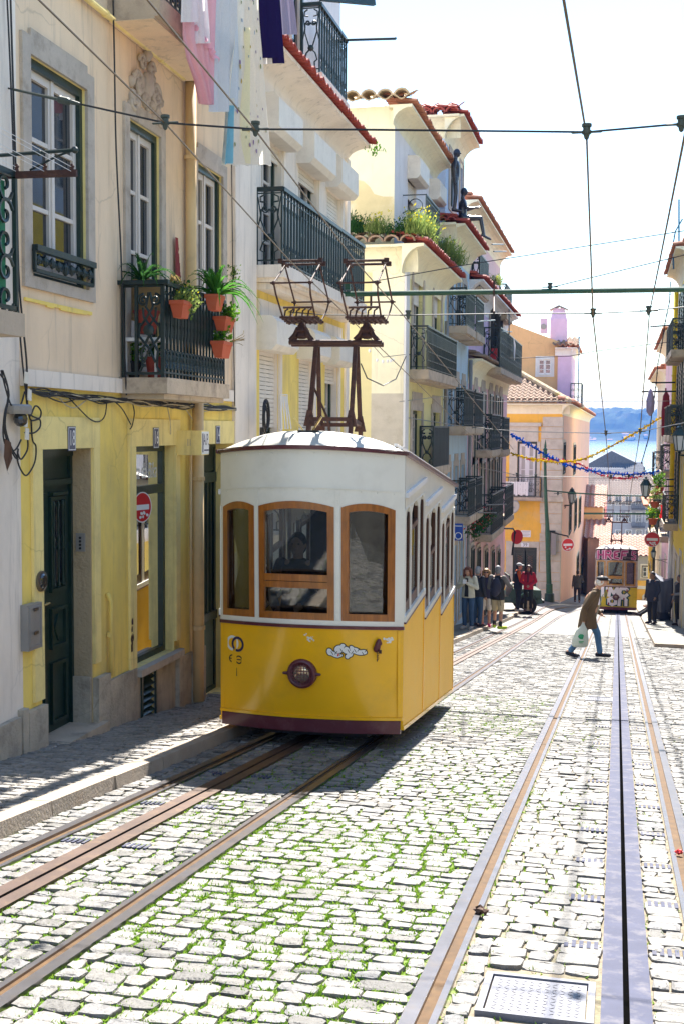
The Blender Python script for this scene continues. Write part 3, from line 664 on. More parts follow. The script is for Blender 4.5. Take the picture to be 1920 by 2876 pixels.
for i,y in enumerate(gy):
    for s,wd in ((-.19,'left'),(.19,'right')):
        grate(RRAIL[1]+s,y,f'small slatted grate {wd} of the steel slot, '+['nearest the square cover','second','third','fourth','fifth','sixth','seventh','eighth','ninth','tenth'][i]+('' if i==0 else ' from the square cover'))
for i,y in enumerate([6.4,7.6,8.9]):
    for s,wd in ((-.19,'left'),(.19,'right')): grate(LRAIL[1]+s,y,f'dull rusty grate {wd} of the slot before the tram, '+['nearest','middle','farthest'][i]+' of three')
# square access covers
def cover(x0,x1,y0,y1,label):
    z=lambda y,o:-S*y+o; mb=MB()
    fw=.028
    def bx(a,b,c,d,o0,o1): mb.hexa([(a,c,z(c,o0)),(b,c,z(c,o0)),(b,d,z(d,o0)),(a,d,z(d,o0)),(a,c,z(c,o1)),(b,c,z(c,o1)),(b,d,z(d,o1)),(a,d,z(d,o1))])
    t=thing('access_cover',label,'manhole cover',((x0+x1)/2,(y0+y1)/2,z((y0+y1)/2,0)),'square access covers in the street')
    bx(x0,x1,y0,y0+fw,-.04,.012);bx(x0,x1,y1-fw,y1,-.04,.012);bx(x0,x0+fw,y0+fw,y1-fw,-.04,.012);bx(x1-fw,x1,y0+fw,y1-fw,-.04,.012)
    part('frame',mb,M['coverplate'],t); mb=MB(); bx(x0+fw+.006,x1-fw-.006,y0+fw+.006,y1-fw-.006,-.04,.004)
    nx,ny=11,11
    for i in range(nx):
        for k in range(ny):
            cx=x0+fw+.02+(x1-x0-2*fw-.04)*(i+.5)/nx; cy=y0+fw+.02+(y1-y0-2*fw-.04)*(k+.5)/ny; s=(x1-x0)/nx*.42; a=PI/4 if (i+k)%2 else -PI/4
            ux,uy=cos(a)*s,sin(a)*s; vx,vy=-sin(a)*s*.3,cos(a)*s*.3
            mb.poly([(cx-ux,cy-uy,z(cy-uy,.0045)),(cx-vx,cy-vy,z(cy-vy,.0062)),(cx+ux,cy+uy,z(cy+uy,.0045)),(cx+vx,cy+vy,z(cy+vy,.0062))])
    part('plate',mb,M['coverplate'],t)
cover(mhx0,mhx1,mhy0,mhy1,'square checker plate steel cover in the cobbles at the bottom of the picture')
a=GP(1641,1968); b=GP(1719,1957); cover(a.x,b.x,a.y,a.y+.55,'small flat steel cover further down between the right rail and the slot')
def blob(name,c,r,m,label,cat):
    mb=MB(); mb.smooth=False; b0=len(mb.v); mb.ell(c,r,r*.8,r*.6,9,6)
    mb.v=[(p[0]+random.uniform(-r,r)*.3,p[1]+random.uniform(-r,r)*.3,p[2]+random.uniform(-r,r)*.25) for p in mb.v]
    one(name,mb,[m],label,cat)
P_=GP(1904,2402); blob('crumpled_wrapper',P_+V(0,0,.02),.022,M['signred'],'small crumpled red wrapper lying by the right rail','litter')
P_=GP(1349,2568); blob('dry_leaf',P_+V(0,0,.022),.032,M['brown'],'curled brown dry leaf caught in the rail groove','leaf')
# ================================================================ beyond the street
tr=MB()
def tz(y): return -S*140 if y<150 else -S*140-.0*(y)
tr.grid(lambda u,v:((u-.5)*900,139+v*330,-16.6-5.9*sstep(.25,1.,v)),12,10)
struct('terrain',tr,[quickm('farground',(.25,.22,.18),.9)])
wa=MB(); wa.poly([(-4000,300,-22),(4000,300,-22),(4000,6000,-22),(-4000,6000,-22)])
wm=mat('water',(.10,.17,.22),.18,var=.05,spec=.8,bump=.9,bscale=.25); M['water']=wm
struct('river',wa,[wm])
hl=MB()
def hh(x,y):
    r=sstep(2850,3050,y)*(1-.4*sstep(3100,3900,y))
    base=62+22*NZ.noise(Vector((x*.006+2.1,y*.004,0)))+9*NZ.noise(Vector((x*.03,y*.03,5)))+5*NZ.noise(Vector((x*.09,y*.09,9)))
    base*=.55+.45*sstep(160,40,x) if x>0 else 1.
    return -24+r*(base+22)
hl.smooth=False; hl.grid(lambda u,v:((u-.5)*1400,2820+v*1100,hh((u-.5)*1400,2820+v*1100)),220,60)
struct('hills',hl,[quickm('hillgreen',(.045,.075,.03),.95,var=.5,scale=.03,dirt=(.16,.13,.08),dirt_amt=.6,dscale=.012)])
hz=MB(); hz.box(-700,-25,-25,700,4200,96)
hm=bpy.data.materials.new('haze'); hm.use_nodes=True; nt=hm.node_tree; nt.nodes.remove(nt.nodes['Principled BSDF']); pv=nd(nt,'ShaderNodeVolumePrincipled'); pv.inputs['Color'].default_value=(.06,.21,.62,1); pv.inputs['Density'].default_value=.00026; pv.inputs['Anisotropy'].default_value=.0
nt.links.new(pv.outputs[0],nt.nodes['Material Output'].inputs['Volume'])
HAZE=struct('haze',hz,[hm],'stuff')
# ================================================================ left row of houses
X0=-4.6; FLH=FL(X0)
def yz(px,py,X=X0): p=PX(px,py,X); return p.y,p.z
def hole(tl,br,depth=.2,X=X0):
    a0,z1=yz(*tl,X); a1,z0=yz(*br,X); return [a0,a1,z0,z1,depth]
YB=yz(62,1600)[0]                       # house 0 / house 1
YH1=yz(652,1220)[0]; YH2=yz(976,700)[0]
def pave(y): return gz(-4,y)+PH
# ---------------- house at the left edge
h0=thing('white_house','white house at the left edge with scrolled iron balcony and grey stone base','house',(X0,YB-2,pave(YB-2)))
part('wall',wall(FLH,2.,YB,-1.6,9.,[]),[M['white']],h0)
mb=MB(); FL0=FLH
y1=yz(45,1990)[0]; mb.fbox(FLH,2.5,y1,-1.6,yz(30,2020)[1],.002,.05); part('plinth',mb,M['plinth'],h0); mb=MB(); mb.fbox(FLH,y1+.03,YB+.0,-1.6,yz(60,1990)[1],.002,.05); part('plinth',mb,M['plinth'],h0)
p=PX(46,900,-4.1); yb=p.y; zf=PX(46,880,-4.1).z; zt=PX(40,490,-4.1).z
mb=MB(); mb.fbox(FLH,5.5,yb+.05,zf-.16,zf,.002,.54); b0=part('balcony',mb,M['slab'],h0)
mb=MB(); hgt=zt-zf
for yy in (yb,yb-1.2): mb.beam((-4.1,yy,zf),(-4.1,yy,zt),.03)
mb.beam((-4.1,5.5,zt),(-4.1,yb+.03,zt),.03,.04); mb.beam((-4.1,5.5,zf+.03),(-4.1,yb,zf+.03),.03)
for i in range(16):
    c=V(-4.1,yb-.13-.24*(i%8//1)*.0,0)
u=V(0,1,0);v=V(0,0,1)
for col in range(5):
    yy=yb-.14-col*.27
    for r_ in range(5):
        zz=zf+hgt*(.1+.2*r_); mb.tube(scroll(V(-4.1,yy,zz),u,v*(1 if r_%2 else -1),.115,1.15,16,1,PI*.1),.013,4)
    mb.beam((-4.1,yy-.135,zf),(-4.1,yy-.135,zt),.018)
part('railing',mb,M['iron'],b0)
mb=MB(); mb.box(-4.135,5.5,zf+.03,-4.125,yb-.09,zt-.06); part('mesh_screen',mb,quickm('netgreen',(.03,.20,.10),.8,var=.2),b0)
# bracket with clothes lines
ct=thing('clothes_bracket','rusty iron clothes line bracket with insulators in front of the tall window','bracket',(X0,yb,PX(40,490,-4.1).z))
pa=PY(0,438,yb);pb=PY(211,421,yb); pc=PY(40,490,yb);pd=PY(216,486,yb)
mb=MB(); mb.tube([V(X0+.0,yb,pa.z-.005),pb],.013,6); mb.tube([PY(85,478,yb),PY(165,437,yb),pb],.008,5); mb.ell(pb,.025,.025,.025,8,5); mb.ell(PY(111,430,yb),.022,.022,.022,8,5); part('arm',mb,M['iron'],ct)
mb=MB(); mb.beam(V(X0,yb,pc.z),pd,.03,.045); part('crossbar',mb,M['rust'],ct)
for px in (48,127,203):
    mb=MB(); c=PY(px,485,yb); mb.lathe(c,[(.012,.0),(.016,.012),(.012,.03),(.018,.045),(.008,.06)],10); part('insulator',mb,M['rust'],ct)
mb=MB()
for px in (48,127,203):
    for dz in (.02,.05): 
        c=PY(px,478,yb)+V(0,0,dz-.03); mb.tube([c,c+V(-.02,-3.,.10)],.0022,4)
part('line',mb,M['chalk'],ct)
# ---------------- cream and yellow house
Z_BAND=yz(200,1050)[1]; Z_BAND0=yz(200,1094)[1]
w1=hole((79,148),(243,815),.16); w2=hole((359,346),(449,900),.16); w3=hole((551,455),(622,760),.16)
w1[3]=w3[3]=w2[3]=(w1[3]+w2[3]+w3[3])/3+.02
zfl=yz(440,1035)[1]; w2[2]=zfl; w3[2]=w1[2]
d18=hole((112,1263),(261,1900),.225); d18[2]=pave(9.6)+.02; 
s16=hole((376,1256),(490,1826),.17); d14=hole((567,1246),(650,1600),.3); d14[1]=d14[0]+1.05; d14[2]=pave(13.6)-.02
zh=(d18[3]+s16[3]+d14[3])/3; d18[3]=s16[3]=d14[3]=zh
vg=hole((395,1880),(432,1985),.1)
vg[3]=min(vg[3],s16[2]-.1); vg[2]=vg[3]-.62
ZTOP1=8.4
h1=thing('cream_and_yellow_house','cream house with yellow ground floor, dark green door 18 and flowered balcony','house',(X0,(YB+YH1)/2,pave(12)))
part('wall',wall(FLH,YB,YH1,-2.6,ZTOP1,[w1,w2,w3,d18,s16,d14,vg],[(-9,1),(Z_BAND0,0)],rev=2),[M['cream'],M['yellow'],M['ytrim']],h1)
mb=MB(); mb.fbox(FLH,YB,YH1,Z_BAND0,Z_BAND,.002,.035); part('string_course',mb,M['white'],h1)
for w_,nm in ((w1,''),(w3,'')):
    ww=window(h1,FLH,w_[0],w_[1],w_[2],w_[3],.075,rows=3,cas=.055,sash=.055,surround=.14,lintel=.2,sd=.028)
# iron guard of the tall window
mb=MB(); a0,a1=w1[0]-.02,w1[1]+.03; zr=yz(98,700)[1]; zb=w1[2]+.04
mb.beam(FLH(a0,zr,.05),FLH(a1+.02,zr,.05),.06,.05); mb.beam(FLH(a0,zb,.05),FLH(a1,zb,.05),.03,.03)
for a in (a0,a1): mb.beam(FLH(a,zb,.05),FLH(a,zr,.05),.025)
for i in range(9):
    a=a0+(a1-a0)*(i+.5)/9; hh_=(.55 if i in(3,4,5) else .35)*(zr-zb)*(1.3 if i==4 else 1)
    mb.tube(ring(FLH(a,zr-.07-hh_*.3,.05),u,v,.045,hh_*.35,8),.012,4,True); mb.ell(FLH(a,zr-.07-hh_*.3,.05),.02,.03,.05,6,4)
    mb.ell(FLH(a+.04,zr-.09,.05),.018,.02,.03,6,4)
mb.ell(FLH((a0+a1)/2,zb+.07,.05),.02,.03,.06,6,5)
part('window_guard',mb,M['iron'],h1)
window(h1,FLH,w2[0],w2[1],w2[2],w2[3],.075,rows=3,cas=.055,sash=.055,surround=.12,lintel=.16,sd=.028,low=.5)
# ledge of yellow plaster under the window
mb=MB(); zz=yz(140,855)[1]
for i in range(10):
    a=w1[0]-.12+(w1[1]-w1[0]+.2)*i/10; mb.fbox(FLH,a,a+.125,zz-.012-random.random()*.02,zz+.012,.002,.02)
part('plaster_ledge',mb,M['yellow'],h1)
# relief ornament
mb=MB(); ca,cz=yz(407,245); mb.smooth=True
for i in range(46):
    t=random.uniform(-1,1);s_=random.uniform(-1,1)
    if abs(t)*.6+abs(s_+.35)*.55>.85 and s_>-.2: continue
    mb.ell(FLH(ca+t*.38*(1-.45*max(0,s_)),cz+s_*.25,.015),.03+.02*random.random(),random.uniform(.03,.06),random.uniform(.03,.07),8,5)
for s_ in(-1,1):
    mb.tube(scroll(FLH(ca+s_*.22,cz-.03,.03),u*s_,v,.13,1.4,18,1),.024,6); mb.tube(scroll(FLH(ca+s_*.33,cz-.22,.03),u*s_,v,.09,1.3,16,-1),.022,6); mb.tube(scroll(FLH(ca+s_*.12,cz+.2,.03),u*s_,v,.08,1.3,16,1),.02,6)
mb.ell(FLH(ca,cz+.02,.03),.06,.10,.13,10,7); mb.lathe(FLH(ca,cz+.25,.03),[(.03,0),(.06,.05),(.04,.09),(.07,.14),(.01,.16)],8)
part('relief_ornament',mb,M['stone'],h1)
# plinth, stepping down with the street
mb=MB()
def plin(xa,xb,py,d=.05,X=X0):
    a=yz(xa,py)[0] if xa else None
    return a
segs=[(YB+.001,d18[0]-.001,yz(100,1985)[1],.055),(d18[1]+.0,yz(296,1900)[0],yz(280,1896)[1],.06),(yz(296,1900)[0]+.001,s16[0]-.03,yz(340,1893)[1],.04),(s16[0]-.03,s16[1]+.0,s16[2]-.06,.012),(s16[1]+.001,yz(505,1850)[0],yz(500,1822)[1],.06),(yz(505,1850)[0]+.001,yz(532,1850)[0],yz(518,1838)[1],.03),(yz(532,1830)[0]+.001,d14[0]-.002,yz(556,1818)[1],.05)]
for a0,a1,zt_,dd in segs:
    mb=MB()
    z0=pave((a0+a1)/2)-.4
    if a0<vg[0]<a1:
        for q in ((a0,vg[0],z0,zt_),(vg[1],a1,z0,zt_),(vg[0],vg[1],z0,vg[2]),(vg[0],vg[1],vg[3],zt_)): mb.fbox(FLH,*q,.002,dd)
    else: mb.fbox(FLH,a0,a1,z0,zt_,.002,dd)
    part('plinth',mb,M['plinth'],h1)
# raised yellow surrounds
mb=MB()
for hH,t in ((d18,.17),(s16,.16),(d14,.17)):
    z0=pave(hH[0])+.4 if hH is not s16 else s16[2]
    mb.fbox(FLH,hH[0]-t,hH[0]-.0,max(z0,hH[2]),hH[3]+.0,.002,.028); mb.fbox(FLH,hH[1]+.0,hH[1]+t*.8,max(z0+.1,hH[2]),hH[3],.002,.028); mb.fbox(FLH,hH[0]-t,hH[1]+t*.8,hH[3]+.001,hH[3]+.27,.002,.03)
part('door_surround',mb,M['ytrim'],h1)
# door 18, deep in its recess
dd=.2
mb=MB(); A0,A1,Z0,Z1=d18[0],d18[1],d18[2],d18[3]
FD=lambda a,z,d: FLH(a,z,d-dd)
mb.fbox(FD,A0,A1,Z0,Z1,-.06,0)
zt_=Z1-.32
for q in ((A0+.06,A1-.06,zt_,zt_+.05,0,.05),(A0,A0+.06,Z0,Z1,0,.03),(A1-.06,A1,Z0,Z1,0,.03),(A0,A1,Z1-.07,Z1,0,.04)): mb.fbox(FD,*q)
m_=(A0+A1)/2
def frame4(mb,Fr,a0,a1,z0,z1,t,d0,d1):
    for q in ((a0,a0+t,z0,z1),(a1-t,a1,z0,z1),(a0+t,a1-t,z0,z0+t),(a0+t,a1-t,z1-t,z1)): mb.fbox(Fr,*q,d0,d1)
for k in range(2):
    a0=A0+.08+k*(A1-A0-.16)/2; a1=a0+(A1-A0-.16)/2-.02
    for z0,z1 in ((Z0+.08,Z0+.62),(Z0+.74,Z0+1.1),(Z0+1.24,zt_-.1)): frame4(mb,FD,a0+.05,a1-.05,z0,z1,.03,.001,.03)
    c=(a0+a1)/2; mb.prism([(c-.07,Z0+.92),(c,Z0+.80),(c+.07,Z0+.92),(c,Z0+1.04)],FD,.001,.018)
    mb.fbox(FD,a0+.05,a1-.05,zt_-.09,zt_-.06,.001,.05)
dr=part('door',mb,M['dgreen'],h1)
mb=MB()
for k in range(2):
    a0=A0+.08+k*(A1-A0-.16)/2; a1=a0+(A1-A0-.16)/2-.02
    mb.fbox(FD,a0+.09,a1-.09,Z0+1.28,zt_-.14,.002,.006)
part('glass',mb,M['wglass'],dr)
mb=MB()
for k in range(2):
    a0=A0+.08+k*(A1-A0-.16)/2; a1=a0+(A1-A0-.16)/2-.02
    for i in range(3):
        a=a0+.11+(a1-a0-.22)*i/2; z0=Z0+1.28;z1=zt_-.14; mb.lathe(FD(a,z0,.022),[(.012,0),(.02,.02),(.012,.05),(.009,.1),(.009,(z1-z0)*.42),(.018,(z1-z0)*.45),(.012,(z1-z0)*.5),(.018,(z1-z0)*.55),(.009,(z1-z0)*.6),(.009,z1-z0-.08),(.018,z1-z0-.03),(.01,z1-z0)],6)
part('grille',mb,M['dgreen'],dr)
mb=MB(); a=m_-.06; mb.tube([FD(a,Z0+1.17,.03),FD(a,Z0+1.17,.06),FD(a-.11,Z0+1.165,.065)],.009,6); part('handle',mb,M['brass'],dr)
# plastered left and right cheeks of the recess, threshold, intercom
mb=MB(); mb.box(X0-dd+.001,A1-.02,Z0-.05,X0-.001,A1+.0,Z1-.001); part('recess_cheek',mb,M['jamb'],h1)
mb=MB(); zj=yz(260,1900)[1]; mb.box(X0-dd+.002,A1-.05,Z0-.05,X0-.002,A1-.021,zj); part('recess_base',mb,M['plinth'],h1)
mb=MB(); mb.hexa([FLH(A0,Z0-.25,-dd),FLH(A1,Z0-.25,-dd),FLH(A1+.1,Z0-.4,.12),FLH(A0,Z0-.3,.12),FLH(A0,Z0+.012,-dd),FLH(A1,Z0+.012,-dd),FLH(A1+.1,Z0+.004,.12),FLH(A0,Z0+.010,.12)]); part('doorstep',mb,M['slab'],h1)
def PYr(px,py,Y): return PY(px,py,Y)
ya=A1-.021; p0=PY(216,1497,ya);p1=PY(241,1549,ya)
mb=MB(); mb.box(p0.x,ya-.018,p1.z,p1.x,ya,p0.z); ic=part('intercom',mb,M['greymetal'],h1)
mb=MB()
for i in range(4): mb.lathe(V((p0.x+p1.x)/2,ya-.018,p0.z+(p1.z-p0.z)*(.25+.19*i)),[(.012,0),(.012,.006)],8,(0,-1,0))
part('button',mb,M['black'],ic)
# round meter window and grey meter box
ca,cz=yz(106,1632); mb=MB(); mb.lathe(FLH(ca,cz,.028),[(.085,0),(.085,.02),(.065,.025)],18,(1,0,0)); rm=part('round_meter',mb,M['steel'],h1); mb=MB(); mb.lathe(FLH(ca,cz,.054),[(.064,0),(.05,.012)],18,(1,0,0)); part('lens',mb,M['wglass'],rm)
a0,z1=yz(57,1690);a1,z0=yz(98,1808); mb=MB(); mb.fbox(FLH,a0,a1,z0-.02,z1-.03,.002,.07); frame4(mb,FLH,a0+.02,a1-.02,z0,z1-.05,.012,.07,.076); mbx=part('meter_box',mb,M['greymetal'],h1)
mb=MB()
for f_ in (.8,.3):
    zc=z0+(z1-z0)*f_; mb=MB(); mb.fbox(FLH,a0+(a1-a0)*.35,a0+(a1-a0)*.65,zc-.012,zc+.012,.0765,.082); part('slot',mb,M['steel'],mbx)
# shop window 16
A0,A1,Z0,Z1=s16[:4]
mb=MB(); FS=lambda a,z,d: FLH(a,z,d-.13); zt_=yz(384,1382)[1]
frame4(mb,FS,A0,A1,Z0,Z1,.06,-.03,.03); mb.fbox(FS,A0+.06,A1-.06,zt_-.05,zt_+.04,-.03,.03)
sw_=part('shop_window',mb,M['dgreen'],h1)
g=MB(); g.fbox(FS,A0+.05,A1-.05,Z0+.05,zt_-.04,-.006,0); g.fbox(FS,A0+.05,A1-.05,zt_+.03,Z1-.05,-.006,0); part('glass',g,M['shopglass'],sw_)
mb=MB(); mb.fbox(FLH,A0-.02,A1+.09,Z0-.07,Z0-.001,-.05,.085); part('sill',mb,M['stone'],sw_)
mb=MB(); ft=lambda a,z,d: FS(A0+(A1-A0)*.54+a,(zt_+Z1)/2-.04+z,d)
cu_txt=MB(); text_mb('Lua da Bika',.235,ft,mb,.004,shear=.25,sx=.62)
for i in range(12):
    t0=PI*(.55+.9*i/12);t1=PI*(.55+.9*(i+1)/12); c=(A0+.32,(zt_+Z1)/2)
    def mp(t,k): return FS(c[0]+cos(t)*.17*(1 if k else 1)-(.0 if k else -.0)+(.035*sin((t-PI*.55)/.9) if not k else 0),c[1]+sin(t)*.30,.004)
    mb.poly([mp(t0,1),mp(t1,1),mp(t1,0),mp(t0,0)])
part('lettering',mb,M['signwhite'],sw_)
mb=MB(); a0=A1-.37;a1=A1-.1; zp1=yz(452,1578)[1];zp0=yz(452,1690)[1]; mb.fbox(FS,a0,a1,zp0,zp1,-.016,-.012); nt_=part('notice',mb,M['paper'],sw_)
mb=MB()
for i in range(16): zz=zp1-.06-(zp1-zp0-.1)*i/16; mb.fbox(FS,a0+.03,a1-.03-.06*random.random(),zz-.004,zz+.004,-.0119,-.011)
part('print',mb,M['greymetal'],nt_)
# dim room behind the shop window
mb=MB(); 
mb.box(X0-1.3,A0-.25,Z0-.3,X0-1.25,A1+.6,Z1+.2); mb.box(X0-1.3,A0-.3,Z0-.3,X0-.21,A0-.25,Z1+.2); mb.box(X0-1.3,A1+.55,Z0-.3,X0-.21,A1+.6,Z1+.2); mb.box(X0-1.3,A0-.3,Z0-.35,X0-.21,A1+.6,Z0-.3)
part('shop_interior',mb,quickm('shopin',(.38,.30,.10),.9,var=.2),h1)
mb=MB(); mb.box(X0-.55,A0-.25,Z0-.1,X0-.5,A0+.42,Z1-.5); part('yellow_curtain',mb,quickm('curty',(.60,.50,.04),.8,var=.15,stretch=(5,5,.4),scale=4.),h1)
# vent grille
mb=MB(); frame4(mb,FLH,vg[0]-.03,vg[1]+.03,vg[2]-.03,vg[3]+.03,.035,.013,.03)
for i in range(9):
    zc=vg[2]+(vg[3]-vg[2])*(i+.5)/9; mb.hexa([FLH(vg[0],zc-.03,-.0),FLH(vg[1],zc-.03,-.0),FLH(vg[1],zc-.025,.022),FLH(vg[0],zc-.025,.022),FLH(vg[0],zc+.02,-.05),FLH(vg[1],zc+.02,-.05),FLH(vg[1],zc+.025,-.045),FLH(vg[0],zc+.025,-.045)])
mb.fbox(FLH,vg[0],vg[1],vg[2],vg[3],-.1,-.09); part('vent_grille',mb,M['dgreen'],h1)
# door 14
A0,A1,Z0,Z1=d14[:4]; FD=lambda a,z,d: FLH(a,z,d-.22); mb=MB(); mb.m=0
mb.fbox(FD,A0,A1,Z0-.3,Z1,-.06,0); za=yz(600,1345)[1]; zm=yz(600,1735)[1]
frame4(mb,FD,A0,A1,Z0,Z1,.05,0,.03); mb.fbox(FD,A0,A1,za-.06,za+.06,0,.04); mb.fbox(FD,A0,A1,zm-.1,zm,0,.05)
for i in range(9): zc=za+.08+(Z1-za-.14)*i/9; mb.fbox(FD,A0+.05,A1-.05,zc,zc+.035,.001,.02)
for i in range(8): a=A0+.06+(A1-A0-.12)*i/7; mb.fbox(FD,a-.018,a+.018,zm,za-.06,.02,.035)
mb.m=1
for i in range(26): a=A0+.05+(A1-A0-.1)*i/26; mb.fbox(FD,a,a+.03,Z0,zm-.12,.001,.012)
d_=part('door',mb,[M['dgreen'],quickm('gdoor',(.10,.16,.14),.6,var=.12,dirt=(.3,.3,.26),dirt_amt=.3,dscale=6)],h1)
mb=MB(); frame4(mb,FD,A0+.10,A0+.48,zm-.36,zm-.18,.03,.012,.03); part('mail_slot',mb,M['greymetal'],d_)
mb=MB(); mb.hexa([FLH(A0-.05,Z0-.4,-.25),FLH(A1,Z0-.4,-.25),FLH(A1,Z0-.4,.10),FLH(A0-.05,Z0-.4,.10),FLH(A0-.05,Z0,-.25),FLH(A1,Z0-.05,-.25),FLH(A1,Z0-.08,.10),FLH(A0-.05,Z0,.10)]); part('doorstep',mb,M['slab'],h1)
# number plates
for num,px,py in (('18',192,1232),('16',430,1230),('14',605,1221)):
    ca,cz=yz(px,py); mb=MB(); w_,h_=.075,.105; mb.fbox(FLH,ca-w_,ca+w_,cz-h_,cz+h_,.031,.037); pl=part('number_plate',mb,M['nblue'],h1)
    mb=MB(); frame4(mb,FLH,ca-w_+.008,ca+w_-.008,cz-h_+.008,cz+h_-.008,.006,.037,.0385); text_mb(num,.19,lambda a,z,d:FLH(ca+a,cz+z,.037+d),mb,.003,sx=.62); part('numeral',mb,M['signwhite'],pl)
# lodging sign A.P.
ya_=yz(500,1240)[0]; p0=PY(498,1215,ya_+.05);
mb=MB(); zc=yz(505,1243)[1]; mb.fbox(FLH,ya_-.1,ya_+.14,zc-.13,zc+.13,.03,.30)
sg=thing('lodging_sign','small white box sign with letters A.P. on the yellow wall beside door 14','sign',tuple(FLH(ya_,zc,.03)))
part('case',mb,M['ytrim'],sg); mb=MB(); mb.fbox(FLH,ya_-.09,ya_+.13,zc-.12,zc+.12,.3002,.305); part('face',mb,M['signwhite'],sg)
mb=MB(); text_mb('A.P.',.17,lambda a,z,d:FLH(ya_+.04+a,zc+.03+z,.305+d),mb,.002,sx=.62); mb.fbox(FLH,ya_-.075,ya_-.05,zc-.1,zc+.1,.3051,.307); mb.fbox(FLH,ya_-.02,ya_+.12,zc-.085,zc-.07,.3051,.307); part('letters',mb,quickm('signdark',(.03,.02,.08),.5),sg)
mb=MB(); text_mb('II',.11,lambda a,z,d:V(-4.6+.165+a,ya_-.1-.002-d,zc+z),mb,.001,sx=.9); part('letters',mb,M['slab'],sg)
# drainpipes
def pipe(par,pts,r,m='pipe_y',name='drainpipe',n=10,collar=1.2):
    mb=MB(); mb.smooth=True; mb.tube(pts,r,n); mb.smooth=False
    p,q=Vector(pts[0]),Vector(pts[-1]); L=(q-p).length; k=int(L/collar)
    for i in range(k): c=p.lerp(q,(i+.5)/k); mb.lathe(c-(q-p).normalized()*.02,[(r*1.25,0),(r*1.25,.04)],n,(q-p))
    return part(name,mb,M[m],par)
yp=yz(520,700)[0]; zsplit=yz(515,220)[1]
pipe(h1,[FLH(yp,zsplit,.07),FLH(yp,Z_BAND-.05,.07)],.06); yp2=yz(535,1400)[0]
pipe(h1,[FLH(yp2,Z_BAND0-.05,.09),FLH(yp2,pave(yp2)+.02,.09)],.065); pipe(h1,[FLH(yz(524,1300)[0],zc-.13,.05),FLH(yz(524,1300)[0],pave(12.6)+.6,.05)],.018,n=6,collar=2.)
yq=yz(300,1700)[0]; pipe(h1,[FLH(yq-.02,yz(292,1668)[1],.02),FLH(yq,yz(298,1690)[1],.045),FLH(yq,yz(300,1897)[1],.045)],.022,'yellow',n=8,collar=.5)
pipe(h1,[FLH(yz(234,0)[0]-3,yz(234,0)[1]+.0,.05),FLH(yz(506,215)[0],yz(234,0)[1],.05)],.03,'ytrim',name='conduit')
# red paint mark
mb=MB(); a0,z1=yz(486,666);_,z0=yz(500,790); 
for i in range(14):
    za_=z1-(z1-z0)*i/14; mb.fbox(FLH,a0,a0+.07+.10*(i/14)+random.uniform(-.012,.012),za_-(z1-z0)/14,za_,.029,.0305)
part('paint_mark',mb,M['redpaint'],h1)
# stains on the wall left of the shop
mb=MB()
for i in range(11):
    px,py=random.choice([(366,1745),(366,1780),(364,1800)]); a,z=yz(px+random.uniform(-2,2),py+random.uniform(-25,25)); mb.prism([(a+.02*cos(t)*random.uniform(.5,1),z+.045*sin(t)*random.uniform(.5,1)) for t in [k*PI/4 for k in range(8)]],FLH,.0285,.0292)
part('flaked_patch',mb,M['brown'],h1)
# balcony with the plants
pc=0; pE=PX(290,1060,X0)
# balcony end plane: near end of slab on the wall
yA=yz(335,1085)[0]
# corner of front railing: pixel column 455..462 at the same Y
corner=PY(459,1060,yA); PR=corner.x-X0+.04
yE=PX(631,1100,corner.x).y
HB=PX(459,792,corner.x).z; ZF=PX(459,1060,corner.x).z
zbot=PX(459,1105,corner.x).z
b1=balcony(h1,FLH,yA,yE+.05,ZF,PR,HB-ZF,'lattice','slab',th=ZF-zbot,ends=(0,0),r=.0095,step=.095,hand=.035)
mb=MB(); o=FLH(yA+.04,ZF,.03); uu=V(1,0,0); Lp=PR-.09; hp=HB-ZF; vz=V(0,0,1); P_=lambda a,z:o+uu*a+vz*z
for a in (0,Lp*.34,Lp): mb.beam(P_(a,0),P_(a,hp),.03)
c0=Lp*.67; wd=Lp*.3
for s_ in (-1,1):
    mb.tube(scroll(P_(c0+s_*wd*.5,hp*.82),uu*s_,vz,wd*.48,1.5,22,-1,PI/2),.013,6)
    mb.tube([P_(c0-s_*wd*.05,hp*.9),P_(c0-s_*wd*.3,hp*.75),P_(c0+s_*wd*.3,hp*.62),P_(c0+s_*wd*.75,hp*.55)],.013,6)
    mb.tube([P_(c0+s_*wd*.55,hp*.74),P_(c0+s_*wd*.5,hp*.64),P_(c0-s_*wd*.2,hp*.52),P_(c0,hp*.47)],.013,6)
    mb.tube([P_(c0+s_*wd*.8,hp*.58),P_(c0+s_*wd*.9,hp*.44),P_(c0,hp*.30),P_(c0-s_*wd*.5,hp*.16)],.013,6)
    mb.tube([P_(c0,hp*.45),P_(c0+s_*wd*.7,hp*.28),P_(c0+s_*wd*.6,hp*.12),P_(c0+s_*wd*.9,.05)],.013,6)
mb.lathe(P_(c0,hp*.5)+V(0,-.02,0),[(.01,-.02),(.055,-.01),(.055,.01),(.01,.02)],8,(0,1,0)); mb.beam(P_(0,.04),P_(Lp,.04),.025); mb.beam(P_(0,hp-.03),P_(Lp,hp-.03),.02)
part('end_panel',mb,M['iron'],b1)
mb=MB(); o2=V(0,0,hp); mb.beam(FLH(yA-.0,HB,-.0),FLH(yA,HB,PR+.02),.05,.04); part('handrail',mb,M['iron'],b1)
BALC=dict(yA=yA,yE=yE,ZF=ZF,HB=HB,X=corner.x)
